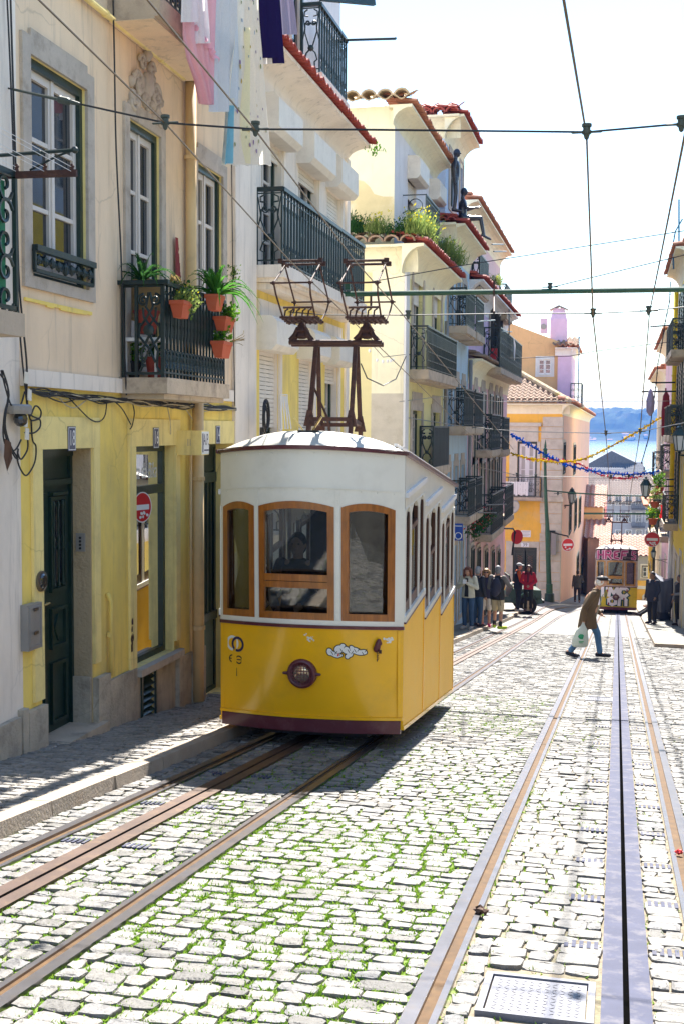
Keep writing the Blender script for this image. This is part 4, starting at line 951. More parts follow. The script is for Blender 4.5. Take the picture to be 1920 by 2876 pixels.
# second floor balcony above (seen from below)
pn=yz(290,50); zs=pn[1]; yn=pn[0]+.1; cn=PY(438,95,yn); PR2=max(.5,cn.x-X0)
mb=MB(); ye2=yz(512,222)[0]; mb.fbox(FLH,yn,ye2,zs,zs+.02,.002,PR2-.05); mb.fbox(FLH,yn,ye2+.05,zs+.021,zs+.20,.002,PR2); b2=part('balcony',mb,[M['slab']],h1)
mb=MB(); panel(mb,FLH(yn+.05,zs+.2,PR2-.05),V(0,1,0),ye2-yn-.1,.95,'lattice',.01,.12); endpanel(mb,FLH(yn+.05,zs+.2,0),V(1,0,0),PR2-.05,.95,.01); part('railing',mb,M['iron'],b2)
mb=MB(); mb.fbox(FLH,yn-.0,ye2,zs-.004,zs-.001,.01,PR2-.06); part('soffit',mb,M['cream'],b2)
# white pilaster at the end of the house
# ---------------- white and yellow house with roller shutters
h2=thing('white_and_yellow_house','white house with octagonal roller shutter boxes, curved red tiled eave and dark green balconies','house',(X0,(YH1+YH2)/2,pave(18)))
ZS2=yz(800,740)[1]   # slab level
cor=PY(790,528,yz(715,560)[0]); XB=cor.x; ycor=cor.y; zrail=cor.z; zfl2=PX(789,742,XB).z; yend=PX(1022,700,XB).y
wz1=[yz(735,372)[1],yz(839,455)[1],yz(919,517)[1]]; 
ub=[hole((735,265),(790,372)),hole((839,364),(890,452)),hole((919,440),(956,517))]
zb1=sum(h[3] for h in ub)/3; zb0=zb1-.50
lb=[hole((729,935),(778,1000)),hole((840,985),(876,1040)),hole((913,985),(945,1040))]
zl1=yz(735,985)[1]
uw=[[h[0],h[1]+.03,zfl2,zb0,.22] for h in ub]; lw=[[h[0],h[1]+.03,zl1-2.4,zl1,.22] for h in lb]
ZE=yz(985,460)[1]
part('wall',wall(FLH,YH1,YH2,-3.4,ZE+.3,uw+lw,[(-9,1),(zfl2-.12,0)],rev=0),[M['white'],M['yellow']],h2)
for w_,f in zip(uw,(.12,.12,1.)):
    window(h2,FLH,*w_[:4],.15,rows=4,cas=.06,sash=.05)
    shutter_box(h2,FLH,w_[0]-.12,w_[1]+.12,zb0,zb1,.27,drop=(w_[3]-w_[2])*f*.99)
for w_,f in zip(lw,(.42,.95,.12)):
    window(h2,FLH,*w_[:4],.15,rows=4,cas=.06,sash=.05)
    shutter_box(h2,FLH,w_[0]-.12,w_[1]+.12,zl1,zl1+.44,.27,drop=(w_[3]-w_[2])*f)
mb=MB()
for w_ in uw+lw:
    for a0,a1 in ((w_[1]+.02,w_[1]+.15),): mb.fbox(FLH,a0,a1,w_[2],w_[3],.002,.03)
for w_ in lw: mb.fbox(FLH,w_[0]-.1,w_[1]+.2,zl1+.44,zl1+.66,.002,.035)
part('window_trim',mb,M['white'],h2)
mb=MB(); a=YH1+.05; mb.fbox(FLH,YH1-.0,yz(712,800)[0],-3.4,ZE,.003,.045); part('pilaster',mb,M['white'],h2); mb=MB(); mb.fbox(FLH,YH2-.25,YH2,-3.4,ZE,.003,.04); part('pilaster',mb,M['white'],h2)
bb=balcony(h2,FLH,ycor,yend,zfl2,XB-X0+.05,zrail-zfl2,'loops','white',th=.16,ends=(1,1),r=.012,step=.15,hand=.05)
mb=MB(); mb.fbox(FLH,ycor+.1,yend-.1,zfl2-.30,zfl2-.215,.002,XB-X0-.12); part('soffit',mb,M['white'],bb)
zr2=yz(725,1210)[1]; pr2=PX(720,1210,XB)
balcony(h2,FLH,yz(722,1215)[0],yend-.2,lw[0][2],XB-X0+.05,.95,'loops','white',th=.14,r=.012,step=.16,hand=.045)
# cove and tiled eave
mb=MB(); mb.smooth=True
yv0,yv1=YH1-.2,YH2+.0; PRJ=.36; zc0=ZE; ztl=PX(1048,436,X0+.46).z; HC=max(.2,ztl-zc0-.02)
mb.grid(lambda u,v: FLH(yv0+(yv1-yv0)*u,zc0+HC*sin(v*PI/2),.0+PRJ*(1-cos(v*PI/2))),2,10)
mb.smooth=False; mb.fbox(FLH,yv0,yv1,zc0+HC+.001,zc0+HC+.05,0,PRJ+.02)
pr=[(0,zc0)]+[(PRJ*(1-cos(k/10*PI/2)),zc0+HC*sin(k/10*PI/2)) for k in range(11)]+[(0,zc0+HC)]
mb.poly([FLH(yv1,z,d) for d,z in pr]); part('cove',mb,M['white'],h2)
mb=MB(); tile_edge(mb,FLH(yv0,zc0+HC+.11,PRJ+.12),FLH(yv1+.03,zc0+HC+.11,PRJ+.12),V(1,0,0),r=.08,ln=.5,pitch=.17,drop=.05)
tile_edge(mb,FLH(yv0,zc0+HC+.24,PRJ-.2),FLH(yv1+.03,zc0+HC+.24,PRJ-.2),V(1,0,0),ln=.5,pitch=.17,drop=.05)
part('eave_tiles',mb,M['redtile'],h2)
# set-back top storey with balcony
XA=X0-.15; FA=FL(XA); zt0=zc0+HC+.2; pr_=PX(902,18,X0+.55)
part('attic_wall',wall(FA,YH1+1.,YH2-.02,zt0,zt0+3.2,[],[]),[M['lightw']],h2)
p0=PX(900,22,X0+.3);p1=PX(977,118,X0+.3); p2=PX(977,296,X0+.3)
balcony(h2,FLH,p0.y,p1.y,p2.z,.33,p1.z-p2.z,'loops','white',th=.1,r=.012,step=.15,hand=.05)
w_=window(h2,FA,YH1+2.5,YH1+3.6,zt0+.15,zt0+2.6,-.03,rows=2,cas=.06,name='window')
mb=MB(); q0=PX(902,18,X0+.3); mb.beam(FLH(p0.y,p1.z+.02,.3)+V(0,0,.05),PX(1050,8,X0+.9),.06,.08)
mb.tube([PX(977,112,X0+.3),PX(1110,108,X0+1.2)],.022,6); part('laundry_pole',mb,quickm('poleblue',(.015,.05,.07),.5),h2)
def hline_y(*a): pass
# ================================================================ further houses on the left
def eave(par,Fr,a0,a1,z,pr,h=.35,m='white',tm='redtile',cov=True,ext=.0,ret=None,pitch=.22):
    mb=MB()
    mb.grid(lambda u,v: Fr(a0-ext+(a1-a0+2*ext)*u,z-h+h*sin(v*PI/2),.003+pr*(1-cos(v*PI/2))),1,6)
    pp=[(0,z-h)]+[(pr*(1-cos(k/6*PI/2)),z-h+h*sin(k/6*PI/2)) for k in range(7)]+[(0,z)]
    for aa in (a0-ext,a1+ext): mb.poly([Fr(aa,zz,d) for d,zz in pp])
    mb.fbox(Fr,a0-ext,a1+ext,z+.001,z+.06,-.1,pr+.02)
    part('cornice',mb,M[m],par)
    mb=MB(); o=Fr(0,0,1)-Fr(0,0,0)
    tile_edge(mb,Fr(a0-ext,z+.15,pr+.12),Fr(a1+ext,z+.15,pr+.12),o,pitch=pitch,ln=.5,drop=.05)
    tile_edge(mb,Fr(a0-ext,z+.28,pr-.18),Fr(a1+ext,z+.28,pr-.18),o,pitch=pitch,ln=.5,drop=.05)
    part('eave_tiles',mb,M[tm],par)
def zat(px,py,X): return PX(px,py,X).z
def span(x0,x1,X=X0): return PX(x0,1200,X).y,PX(x1,1200,X).y
def xwin(par,Fr,X,x0,x1,z0,z1,**k):
    a0,a1=span(x0,x1,X); return window(par,Fr,a0,a1,z0,z1,**k)
# --- pale yellow house
ya3=PX(1132,1000,X0).y; yb3=PX(1239,1500,X0).y
h3=thing('pale_yellow_house','pale yellow house past the side street, weeds on its red tile ledge and mossy roof','house',(X0,(ya3+yb3)/2,pave(29)))
zc3=zat(1147,668,-4.15)
zb2=zat(1197,1028,-4.0); zf1=zat(1160,1290,X0)-.2
rows3=[(zb2,zat(1155,748,X0)),(zf1,zat(1156,1152,X0)),(pave(29)+.2,zf1-.9)]
cols3=[(1154,1181),(1211,1232)]
hs=[]
for z0,z1 in rows3:
    for c in cols3: a0,a1=span(*c); hs.append([a0,a1,z0,z1,.2])
part('wall',wall(FLH,ya3,yb3,-5,zc3,hs,[],[]) if False else wall(FLH,ya3,yb3,-5,zc3,hs),[M['paley']],h3)
FC3=FC(ya3)
mb=MB(); mb.m=0
xL=-11.
xs_=[xL,PY(1045,700,ya3-.004).x,X0]
zsplit3=PY(1080,1105,ya3).z
mb.poly([V(xs_[0],ya3-.004,-5),V(xs_[1],ya3-.004,-5),V(xs_[1],ya3-.004,zc3),V(xs_[0],ya3-.004,zc3)])
mb.m=1; mb.poly([V(xs_[1],ya3-.004,zsplit3),V(X0,ya3-.004,zsplit3),V(X0,ya3-.004,zc3),V(xs_[1],ya3-.004,zc3)])
mb.m=2; mb.poly([V(xs_[1],ya3-.004,-5),V(X0,ya3-.004,-5),V(X0,ya3-.004,zsplit3),V(xs_[1],ya3-.004,zsplit3)])
part('side_wall',mb,[quickm('sidey',(.80,.70,.36),.85,var=.05,dirt=(.7,.6,.36),dirt_amt=.4,dscale=.7),M['palew'],M['quoin']],h3)
mb=MB(); mb.fbox(FLH,ya3-.0,ya3+.42,-5,zc3-.3,.002,.05); part('corner_pilaster',mb,M['chalk'],h3)
for i,(z0,z1) in enumerate(rows3):
    for c in cols3: a0,a1=span(*c); window(h3,FLH,a0,a1,z0,z1,.15,rows=4,surround=.2,lintel=.42,surm='stone',sd=.03,casm='dgreen')
mb=MB()
for c in cols3: a0,a1=span(*c); mb.fbox(FLH,a0+.05,a1-.05,rows3[0][1]-.75,rows3[0][1]-.1,-.12,-.08)
part('roller_shutter',mb,M['shut'],h3)
a0=PX(1150,940,X0).y; xb=PY(1197,940,a0).x; ae=PX(1281,940,xb).y
balcony(h3,FLH,a0,ae,zb2,xb-X0+.05,zat(1197,915,xb)-zb2,'grid','slab',th=.22,r=.012,step=.18,hand=.04)
balcony(h3,FLH,PX(1175,1330,X0).y,PX(1262,1330,xb).y,zf1+.0,xb-X0,.95,'bars','slab',th=.2,r=.02,step=.16,hand=.04)
eave(h3,FLH,ya3-.35,yb3,zc3+.1,.45,.55,'palew','redtile')
eave(h3,FC3,-10.5,X0+.3,zc3+.1,.3,.5,'palew','oldtile',pitch=.34)
# attic
XA3=-4.95; FA3=FL(XA3); yA3=PX(1105,700,XA3).y; yB3=PX(1222,600,XA3).y
zt3=zat(1105,318,XA3)
part('attic_wall',wall(FA3,yA3,yB3,zc3,zt3,[[*span(1137,1160,XA3),zc3+.1,zat(1140,425,XA3),.2],[*span(1196,1212,XA3),zc3+.1,zat(1196,490,XA3),.2]]),[M['lightw']],h3)
mb=MB(); zp=PY(1060,560,yA3).z
mb.poly([V(-11,yA3-.004,zp),V(XA3,yA3-.004,zp),V(XA3,yA3-.004,zt3+.2),V(-11,yA3-.004,zt3+.2)]); mb.m=1
n=16; pts=[V(-11+(XA3+11)*i/n,yA3-.004,0) for i in range(n+1)]
tp=[zp]*(n+1)
mb.poly([V(-11,yA3-.004,zc3),V(XA3,yA3-.004,zc3),V(XA3,yA3-.004,zp),V(-11,yA3-.004,zp)])
mb.m=1; off=[(980,520),(1000,505),(1020,508),(1038,525),(1050,545),(1075,552),(1095,552),(1104,552)]
up_=[PY(x,y,yA3-.008) for x,y in off]; mb.poly([V(up_[-1].x,yA3-.008,zp-.05),*reversed(up_),V(up_[0].x,yA3-.008,zp-.05)][::-1])
part('attic_side_wall',mb,[M['palew'],quickm('peely',(.80,.66,.36),.9,var=.08,dirt=(.85,.8,.68),dirt_amt=.7,dscale=1.5)],h3)
for x0,x1,y0,bx in ((1137,1160,425,(1139,1162,415,458)),(1196,1212,490,(1195,1212,482,520))):
    a0,a1=span(x0,x1,XA3); z1=zat(x0,y0,XA3); window(h3,FA3,a0,a1,zc3+.1,z1,.14,rows=1,casm='shut')
    shutter_box(h3,FA3,a0-.05,a1+.15,z1-.55,z1-.02,.3,drop=.4)
eave(h3,FA3,yA3-.25,yB3,zt3+.1,.4,.35,'palew','tile')
ZR3=zt3+.25
mb=MB(); tiles(mb,V(-11,yA3-.45,ZR3-.05),V(1,0,0),V(0,1,.34),XA3+.40+11,1.3,pitch=.36,row=.4,amp=.05); part('roof',mb,M['mosstile'],h3)
mb=MB(); tile_edge(mb,V(-11,yA3-.5,ZR3+.08),V(XA3+.4,yA3-.5,ZR3+.08),V(0,-1,0),pitch=.36,ln=.5,drop=.03); part('eave_tiles',mb,M['mosstile'],h3)
a0=PX(1130,560,XA3).y; xb=PY(1195,560,a0).x; zr_=zat(1195,546,xb); ae=PX(1232,600,xb).y; zq=zat(1195,645,xb)-.35
mb=MB(); hh_=zr_-zq; panel(mb,V(xb,a0,zq),V(0,1,0),ae-a0,hh_,'loops',.011,.16); o=V(XA3,a0,zq); Lx=xb-XA3
mb.beam(V(XA3,a0,zr_),V(xb,a0,zr_),.022); mb.beam(V(xb,a0,zr_),V(xb,ae,zr_),.03); mb.beam(V(XA3,a0,zq+hh_*.35),V(xb,a0,zq+hh_*.35),.018)
for r_,cx,cz in ((.22,.28,.5),(.16,.55,.78),(.26,.72,.5)): mb.tube(ring(o+V(Lx*cx,0,hh_*cz),V(1,0,0),V(0,0,1),r_,r_,14),.012,4,True)
part('balcony_railing',mb,M['iron'],h3)
# --- blue house
ya4,yb4=yb3,PX(1308,1400,X0).y
h4=thing('blue_house','light blue house between the pale yellow and the pink one, red eaves and balconies','house',(X0,(ya4+yb4)/2,pave(35)))
zc4=zat(1265,604,-4.15); xe4=-4.1
zfA=zat(1291,908,-4.15); zfB=zat(1291,1197,-4.15); zfC=zat(1310,1450,-4.15)
rows4=[(zfA,zat(1270,770,X0)),(zfB,zat(1270,1075,X0)),(zfC,zat(1272,1290,X0)-.2),(pave(35)+.15,zfC-.9)]
cols4=[(1251,1263),(1275,1284),(1293,1302)]
hs=[[*span(*c),z0,z1,.2] for z0,z1 in rows4 for c in cols4]
part('wall',wall(FLH,ya4,yb4,-6,zc4,hs),[M['blue2']],h4)
for h_ in hs: window(h4,FLH,*h_[:4],.14,rows=3,surround=.16,lintel=.35,surm='stone',sd=.03)
for zf,yy0,yy1 in ((zfA,ya4+.5,yb4-.4),(zfB,ya4+.4,yb4-.3),(zfC,ya4+1.6,yb4-.2)):
    m_=(yy0+yy1)/2
    balcony(h4,FLH,yy0,m_-.15,zf,.55,1.0,'loops','slab',th=.2,r=.014,step=.2,hand=.04); balcony(h4,FLH,m_+.15,yy1,zf,.55,1.0,'loops','slab',th=.2,r=.014,step=.2,hand=.04)
eave(h4,FLH,ya4-.05,yb4,zc4+.1,.5,.6,'palew','redtile')
FC4=FC(ya4); eave(h4,FC4,-8,X0+.3,zc4+.1,.25,.4,'palew','redtile')
mb=MB(); mb.poly([V(-11,ya4-.006,zc3-1),V(X0,ya4-.006,zc3-1),V(X0,ya4-.006,zc4),V(-11,ya4-.006,zc4)]); part('side_wall',mb,M['blue2'],h4)
XA4=-4.75; FA4=FL(XA4); yA4=PX(1250,450,XA4).y; yB4=PX(1296,500,XA4).y; zt4=zat(1250,345,XA4)
aw=[[*span(1252,1268,XA4),zat(1252,565,XA4),zat(1255,420,XA4),.15],[*span(1280,1288,XA4),zat(1280,575,XA4),zat(1282,440,XA4),.15]]
part('attic_wall',wall(FA4,yA4,yB4,zc4-.3,zt4,aw),[M['blue']],h4)
for q_ in aw: window(h4,FA4,*q_[:4],.12,rows=2,surround=.2,surm='stone')
mb=MB(); mb.poly([V(-12,yA4-.004,zc4-.3),V(XA4,yA4-.004,zc4-.3),V(XA4,yA4-.004,zt4),V(-12,yA4-.004,zt4)]); part('attic_side_wall',mb,quickm('bluew',(.66,.74,.88),.85,var=.05,dirt=(.6,.62,.68),dirt_amt=.3),h4)
eave(h4,FA4,yA4-.3,yB4,zt4+.1,.5,.6,'palew','redtile'); eave(h4,FC(yA4),-9,XA4+.4,zt4+.1,.35,.5,'palew','redtile',pitch=.36)
mb=MB(); tiles(mb,V(-9,yA4-.4,zt4+.25),V(1,0,0),V(0,1,.36),9+XA4+.45,1.1,pitch=.36,row=.4,amp=.05); mb.tube([PY(1142,318,yA4+.8),PY(1215,322,yA4+.5)],.25,8); part('roof',mb,M['redtile'],h4)
# --- pink house
ya5,yb5=yb4,PX(1418,1400,X0).y
h5=thing('pink_house','faded pink and lilac house with many balconies before the orange corner house','house',(X0,(ya5+yb5)/2,pave(44)))
z51=zat(1316,1000,-4.2); z52=zat(1314,752,-4.15); z53=zat(1340,560,-4.3)
part('wall',wall(FLH,ya5,yb5,-8,z51-.0,[]),[M['pink']],h5)
part('upper_wall',wall(FL(X0-.03),ya5,yb5,z51,z52,[]),[M['lilac']],h5)
part('attic_wall',wall(FL(X0-.25),ya5+.2,yb5-1.,z52,z53,[]),[quickm('pink2',(.70,.50,.50),.85,var=.08,dirt=(.7,.6,.55),dirt_amt=.5,dscale=.6)],h5)
mb=MB(); mb.poly([V(-11,ya5-.006,zc4-2.5),V(X0-.25,ya5-.006,zc4-2.5),V(X0-.25,ya5-.006,z53),V(-11,ya5-.006,z53)]); part('side_wall',mb,M['lightw'],h5)
eave(h5,FLH,ya5,yb5+.3,z51+.05,.4,.7,'palew','oldtile'); eave(h5,FL(X0-.03),ya5,yb5-.2,z52+.1,.45,.6,'lightw','redtile'); eave(h5,FL(X0-.25),ya5+.2,yb5-1.2,z53+.1,.45,.5,'palew','tile')
FW=FL(X0+.004)
for px0,px1 in ((1327,1335),(1347,1357),(1369,1378),(1386,1393),(1398,1405)):
    a0,a1=span(px0,px1)
    for zt_,hh_ in ((zat(1340,1080,X0)-.2,2.3),(zat(1340,1285,X0)-.1,2.4)): window(h5,FW,a0,a1,zt_-hh_,zt_,-.03,rows=3,surround=.15,lintel=.4,surm='stone',sd=.04,casm='dgreen')
for px0,px1 in ((1322,1330),(1340,1348),(1362,1369),(1382,1388),(1398,1404)):
    a0,a1=span(px0,px1); window(h5,FW,a0,a1,pave((a0+a1)/2)+.1,pave((a0+a1)/2)+2.4,-.03,rows=1,surround=.15,surm='stone',sd=.04,casm='dgreen',sashm='dgreen')
for px0,px1 in ((1370,1384),(1388,1398)):
    a0,a1=span(px0,px1); window(h5,FW,a0,a1,z51+.1,z51+2.7,-.06,rows=3,casm='winside',sashm='winside',surround=.2)
for a0,a1,zf,hh_,stl in ((ya5+1.8,ya5+4.6,zat(1390,1262,-4.1),1.15,'scrolls'),(ya5+6.0,ya5+8.2,zat(1418,1262,-4.1),1.15,'scrolls'),(ya5+2.2,ya5+6.2,zat(1360,1512,-4.1),1.3,'scrolls'),(ya5+7.0,ya5+10.5,zat(1410,1462,-4.1),1.2,'scrolls'),(ya5+4.2,yb5+.2,z51+.05,1.35,'scrolls'),(ya5+.5,ya5+3.,z52+.0,1.,'bars'),(yb5-4,yb5-1.5,z52+.0,1.1,'bars')):
    balcony(h5,FLH,a0,a1,zf,.6 if zf!=z52 else .3,hh_,stl,'slab',th=.2,r=.02,step=.26,hand=.045)
# --- orange corner house
Y6=62.; g6=lambda p: PY(p[0],p[1],Y6)
cor6=g6((1568,1690)); X6=cor6.x; ze6=g6((1540,1143)).z; zb6=cor6.z
h6=thing('orange_corner_house','orange corner house with stone quoins, green double door and salmon side facing the street','house',(X6,Y6,zb6))
F6=FC(Y6); xl6=PY(1400,1500,Y6).x-4; xq=g6((1518,1400)).x
wr=[g6((1452,1240)).x,g6((1507,1240)).x,g6((1480,1395)).z,g6((1480,1240)).z,.2]
dr6=[g6((1438,1600)).x,g6((1505,1600)).x,zb6-.1,g6((1470,1537)).z,.25]
part('wall',wall(F6,xl6,X6,zb6-1,ze6,[wr,dr6],D=-.49),[M['orange']],h6)
FS6=FL(X6)
part('street_wall',wall(FS6,Y6+.5,118,-16,ze6-.002,[]),[M['salmon']],h6)
mb=MB(); k=0; z=zb6-.4; random.seed(3)
while z<ze6-.5:
    hq=random.uniform(.42,.62); e=random.uniform(-.03,.06); mb.fbox(F6,xq-e,X6+.03,z,min(z+hq-.02,ze6-.5),.002,.05+.01*random.random()); mb.box(X6+.002,Y6+.0,z,X6+.045,Y6+.55+e*3,min(z+hq-.02,ze6-.5)); z+=hq
zl=g6((1540,1402)).z; mb.fbox(F6,xl6,X6+.12,zl-.1,zl+.12,.051,.18); part('stone_quoins',mb,M['quoin'],h6)
mb=MB(); mb.fbox(F6,wr[0]-.5,wr[1]+.05,g6((1470,1240)).z,g6((1470,1197)).z,.002,.1); mb.fbox(F6,wr[0]-.6,wr[1]+.2,g6((1470,1197)).z,g6((1470,1187)).z,.002,.22); mb.fbox(F6,wr[1],wr[1]+.16,wr[2],wr[3],.002,.06); mb.fbox(F6,wr[0]-.4,wr[0],wr[2],wr[3],.002,.06); part('window_trim',mb,M['quoin'],h6); mb=MB(); mb.fbox(F6,dr6[0]-.35,dr6[0]-.001,zb6-.3,dr6[3]+.3,.002,.06); mb.fbox(F6,dr6[1]+.001,xq-.06,zb6-.3,dr6[3]+.3,.002,.06); mb.fbox(F6,dr6[0]-.001,dr6[1]+.001,dr6[3],dr6[3]+.3,.002,.06); part('door_trim',mb,M['quoin'],h6)
window(h6,F6,*wr[:4],.15,rows=4,cas=.09,sash=.11,glass='curtain',casm='dgreen',sashm='chalk')
mb=MB(); frame4(mb,F6,dr6[0],dr6[1],dr6[2],dr6[3],.12,-.2,-.1); mb.fbox(F6,dr6[0],dr6[1],dr6[2],dr6[3],-.25,-.2)
for k in range(2):
    a0=dr6[0]+.15+k*(dr6[1]-dr6[0]-.2)/2; a1=a0+(dr6[1]-dr6[0])/2-.2; mb.fbox(F6,a0-.06,a1+.1,dr6[2],dr6[3]-.15,-.199,-.16); frame4(mb,F6,a0,a1,dr6[3]-1.6,dr6[3]-.35,.06,-.159,-.13); frame4(mb,F6,a0,a1,dr6[2]+.2,dr6[2]+.9,.06,-.159,-.13)
d6=part('door',mb,M['dgreen'],h6)
mb=MB()
for k in range(2):
    a0=dr6[0]+.22+k*(dr6[1]-dr6[0]-.2)/2; a1=a0+(dr6[1]-dr6[0])/2-.34; z0=dr6[3]-1.52;z1=dr6[3]-.42
    for i in range(9):
        t=i/8; mb.beam(F6(a0,z0+(z1-z0)*t*.85,-.15),F6(a1,z0+(z1-z0)*(t*.85+.15),-.15),.02,.01); mb.beam(F6(a1,z0+(z1-z0)*t*.85,-.152),F6(a0,z0+(z1-z0)*(t*.85+.15),-.152),.02,.01)
part('grille',mb,quickm('grillered',(.20,.08,.04),.6),d6)
mb=MB(); zf=wr[2]; panel(mb,V(wr[0]-.7,Y6-.6,zf),V(1,0,0),wr[1]-wr[0]+.95,1.0,'scrolls',.014,.3); mb.beam(V(wr[0]-.7,Y6-.6,zf+1.0),V(wr[1]+.25,Y6-.6,zf+1.0),.05); mb.beam(V(wr[1]+.25,Y6-.6,zf+1.),V(wr[1]+.25,Y6,zf+1.),.04); panel(mb,V(wr[1]+.25,Y6-.6,zf),V(0,1,0),.58,1.,'bars',.014,.2)
bl=MB(); bl.box(wr[0]-.8,Y6-.68,zf-.16,wr[1]+.35,Y6-.19,zf); bb6=part('balcony',bl,M['slab'],h6); part('railing',mb,M['iron'],bb6)
mb=MB(); 
for i in range(9): mb.fbox(FC(Y6-.62),wr[0]-.55+i*.13,wr[0]-.55+i*.13+.118,zf+.08+.06*(i%2),zf+.78,.0,.012)
tag_=one('lace_cloth',mb,[M['chalk']],'white lace cloth draped over the corner house balcony railing','cloth')
# cornice and hip roof
eave(h6,F6,xl6,X6+.35,ze6+.1,.4,.45,'palew','oldtile',pitch=.30); eave(h6,FS6,Y6-.35,118,ze6+.1,.45,.5,'palew','tile',pitch=.5)
rid=g6((1425,1035)); mb=MB(); run=3.6; ris=PY(1440,1040,Y6+run).z-ze6-.15
Lr=X6+.3-xl6
b0=len(mb.v); tiles(mb,V(xl6,Y6-.3,ze6+.2),V(1,0,0),V(0,run+.3,ris),Lr,math.hypot(run+.3,ris),pitch=.30,row=.36,amp=.06)
# cut to the hip
hx=lambda y:X6+.3-(y-Y6+.3)/(run+.3)*(X6+.3-PY(1432,1038,Y6+run).x)
mb.v=[(min(x,hx(y)),y,z) for x,y,z in mb.v]
part('roof',mb,M['oldtile'],h6)
mb=MB(); A_=V(X6+.3,Y6-.3,ze6+.3);B_=V(hx(Y6+run),Y6+run,ze6+.2+ris+.1)
for i in range(13): mb.cap(A_.lerp(B_,i/13),A_.lerp(B_,(i+1.15)/13)+V(0,0,.03),.17,.13,8)
part('hip_ridge',mb,M['mosstile'],h6)
mb=MB(); mb.poly([A_-V(0,0,.1),V(X6+.4,118,ze6+.2),V(hx(Y6+run)-.2,118,B_.z),B_-V(0,0,.12)]); part('street_roof',mb,M['tile'],h6)
for y0,y1,px in ((1243,1330,1578),(1250,1332,1607),(1400,1492,1598),(1400,1480,1613),(1395,1470,1625),(1545,1590,1622),(1560,1600,1634)):
    a0=PX(px,1300,X6).y; a1=PX(px+5.5,1300,X6).y; window(h6,FL(X6+.004),a0,a1,zat(px+2,y1,X6),zat(px+2,y0,X6),-.02,rows=2,casm='winside',sashm='dgreen',surround=.15,surm='quoin')
mb=MB(); c=g6((1475,1499)); mb.box(c.x-.25,Y6-.02,c.z-.17,c.x+.25,Y6-.003,c.z+.17); pq=part('wall_plaque',mb,M['signwhite'],h6); mb=MB()
for i in range(4): mb.box(c.x-.2,Y6-.024,c.z+.1-i*.07,c.x+.2-.05*(i%2),Y6-.0205,c.z+.12-i*.07)
part('print',mb,M['greymetal'],pq)
c=g6((1473,1530)); mb=MB(); mb.box(c.x-.2,Y6-.075,c.z-.1,c.x+.2,Y6-.061,c.z+.1); pl=part('number_plate',mb,M['signwhite'],h6); mb=MB(); text_mb('39',.24,lambda a,z,d:V(c.x+a,Y6-.0752-d,c.z+z),mb,.002); part('numeral',mb,M['black'],pl)
# --- tall orange house behind it
Y7=74.; g7=lambda x,y:PY(x,y,Y7)
h7=thing('tall_orange_house','tall peach gabled house behind the corner house with lilac stair tower','house',(g7(1500,1100).x,Y7,-8))
mb=MB(); P1,P2=g7(1398,890),g7(1600,972); xr=g7(1565,1100).x
pts=[V(P1.x-6,Y7,-9),V(xr,Y7,-9),V(xr,Y7,P1.z+(P2.z-P1.z)*(xr-P1.x)/(P2.x-P1.x)),V(P1.x-6,Y7,P1.z+.2+2)]
mb.poly(pts); mb.poly([p+V(0,9,0) for p in reversed(pts)])
for i in range(4): mb.poly([pts[i],pts[(i+1)%4],pts[(i+1)%4]+V(0,9,0),pts[i]+V(0,9,0)])
part('wall',mb,M['peach'],h7)
mb=MB(); xt0,xt1=g7(1563,1100).x,g7(1602,1100).x; ztw=g7(1580,985).z; mb.box(xt0+.02,Y7-.25,-9,xt1,Y7+6,ztw); part('stair_tower',mb,M['lilac'],h7)
eave(h7,FC(Y7-.25),xt0-.15,xt1+.25,ztw+.1,.25,.4,'lightw','tile',pitch=.3); eave(h7,FL(xt1),Y7-.4,Y7+6,ztw+.1,.3,.4,'lightw','tile',pitch=.4)
mb=MB(); tiles(mb,V(xt0-.3,Y7-.6,ztw+.25),V(1,0,0),V(0,1,.25),xt1-xt0+.7,2.5,pitch=.3,row=.4,amp=.06); part('tower_roof',mb,M['oldtile'],h7)
wa_=g7(1510,1008);wb_=g7(1547,1053); window(h7,FC(Y7-.01),wa_.x,wb_.x,wb_.z,wa_.z,-.05,rows=3,cas=.02,sash=.07,casm='chalk',sashm='chalk',surround=.16,surm='chalk')
c0=g7(1541,965);c1=g7(1588,965); zt_=g7(1560,905).z; zu=g7(1560,880).z; zk=g7(1560,862).z
mb=MB(); m_=(c0.x+c1.x)/2; hw_=(c1.x-c0.x)/2
mb.box(c0.x,Y7+.6,c0.z-2.5,c1.x,Y7+1.6,zu-.3)
mb.hexa([(c0.x,Y7+.6,zu-.3),(c1.x,Y7+.6,zu-.3),(c1.x,Y7+1.6,zu-.3),(c0.x,Y7+1.6,zu-.3),(m_-hw_*.62,Y7+.8,zk+.0),(m_+hw_*.62,Y7+.8,zk),(m_+hw_*.62,Y7+1.4,zk),(m_-hw_*.62,Y7+1.4,zk)]); ch=part('chimney',mb,M['lilac'],h7)
mb=MB()
for s_ in (-1,1): mb.hexa([(m_,Y7+.6,zk+.12),(m_+s_*hw_*1.1,Y7+.6,zk-.12),(m_+s_*hw_*1.1,Y7+1.6,zk-.12),(m_,Y7+1.6,zk+.12),(m_,Y7+.6,zk+.18),(m_+s_*hw_*1.1,Y7+.6,zk-.07),(m_+s_*hw_*1.1,Y7+1.6,zk-.07),(m_,Y7+1.6,zk+.18)])
part('chimney_cap',mb,M['greymetal'],ch)
a,b=g7(1515,893),g7(1534,935); mb=MB(); mb.box(a.x,Y7+.3,b.z,b.x,Y7+.65,a.z); ac=part('air_conditioner',mb,M['lilac'],h7)
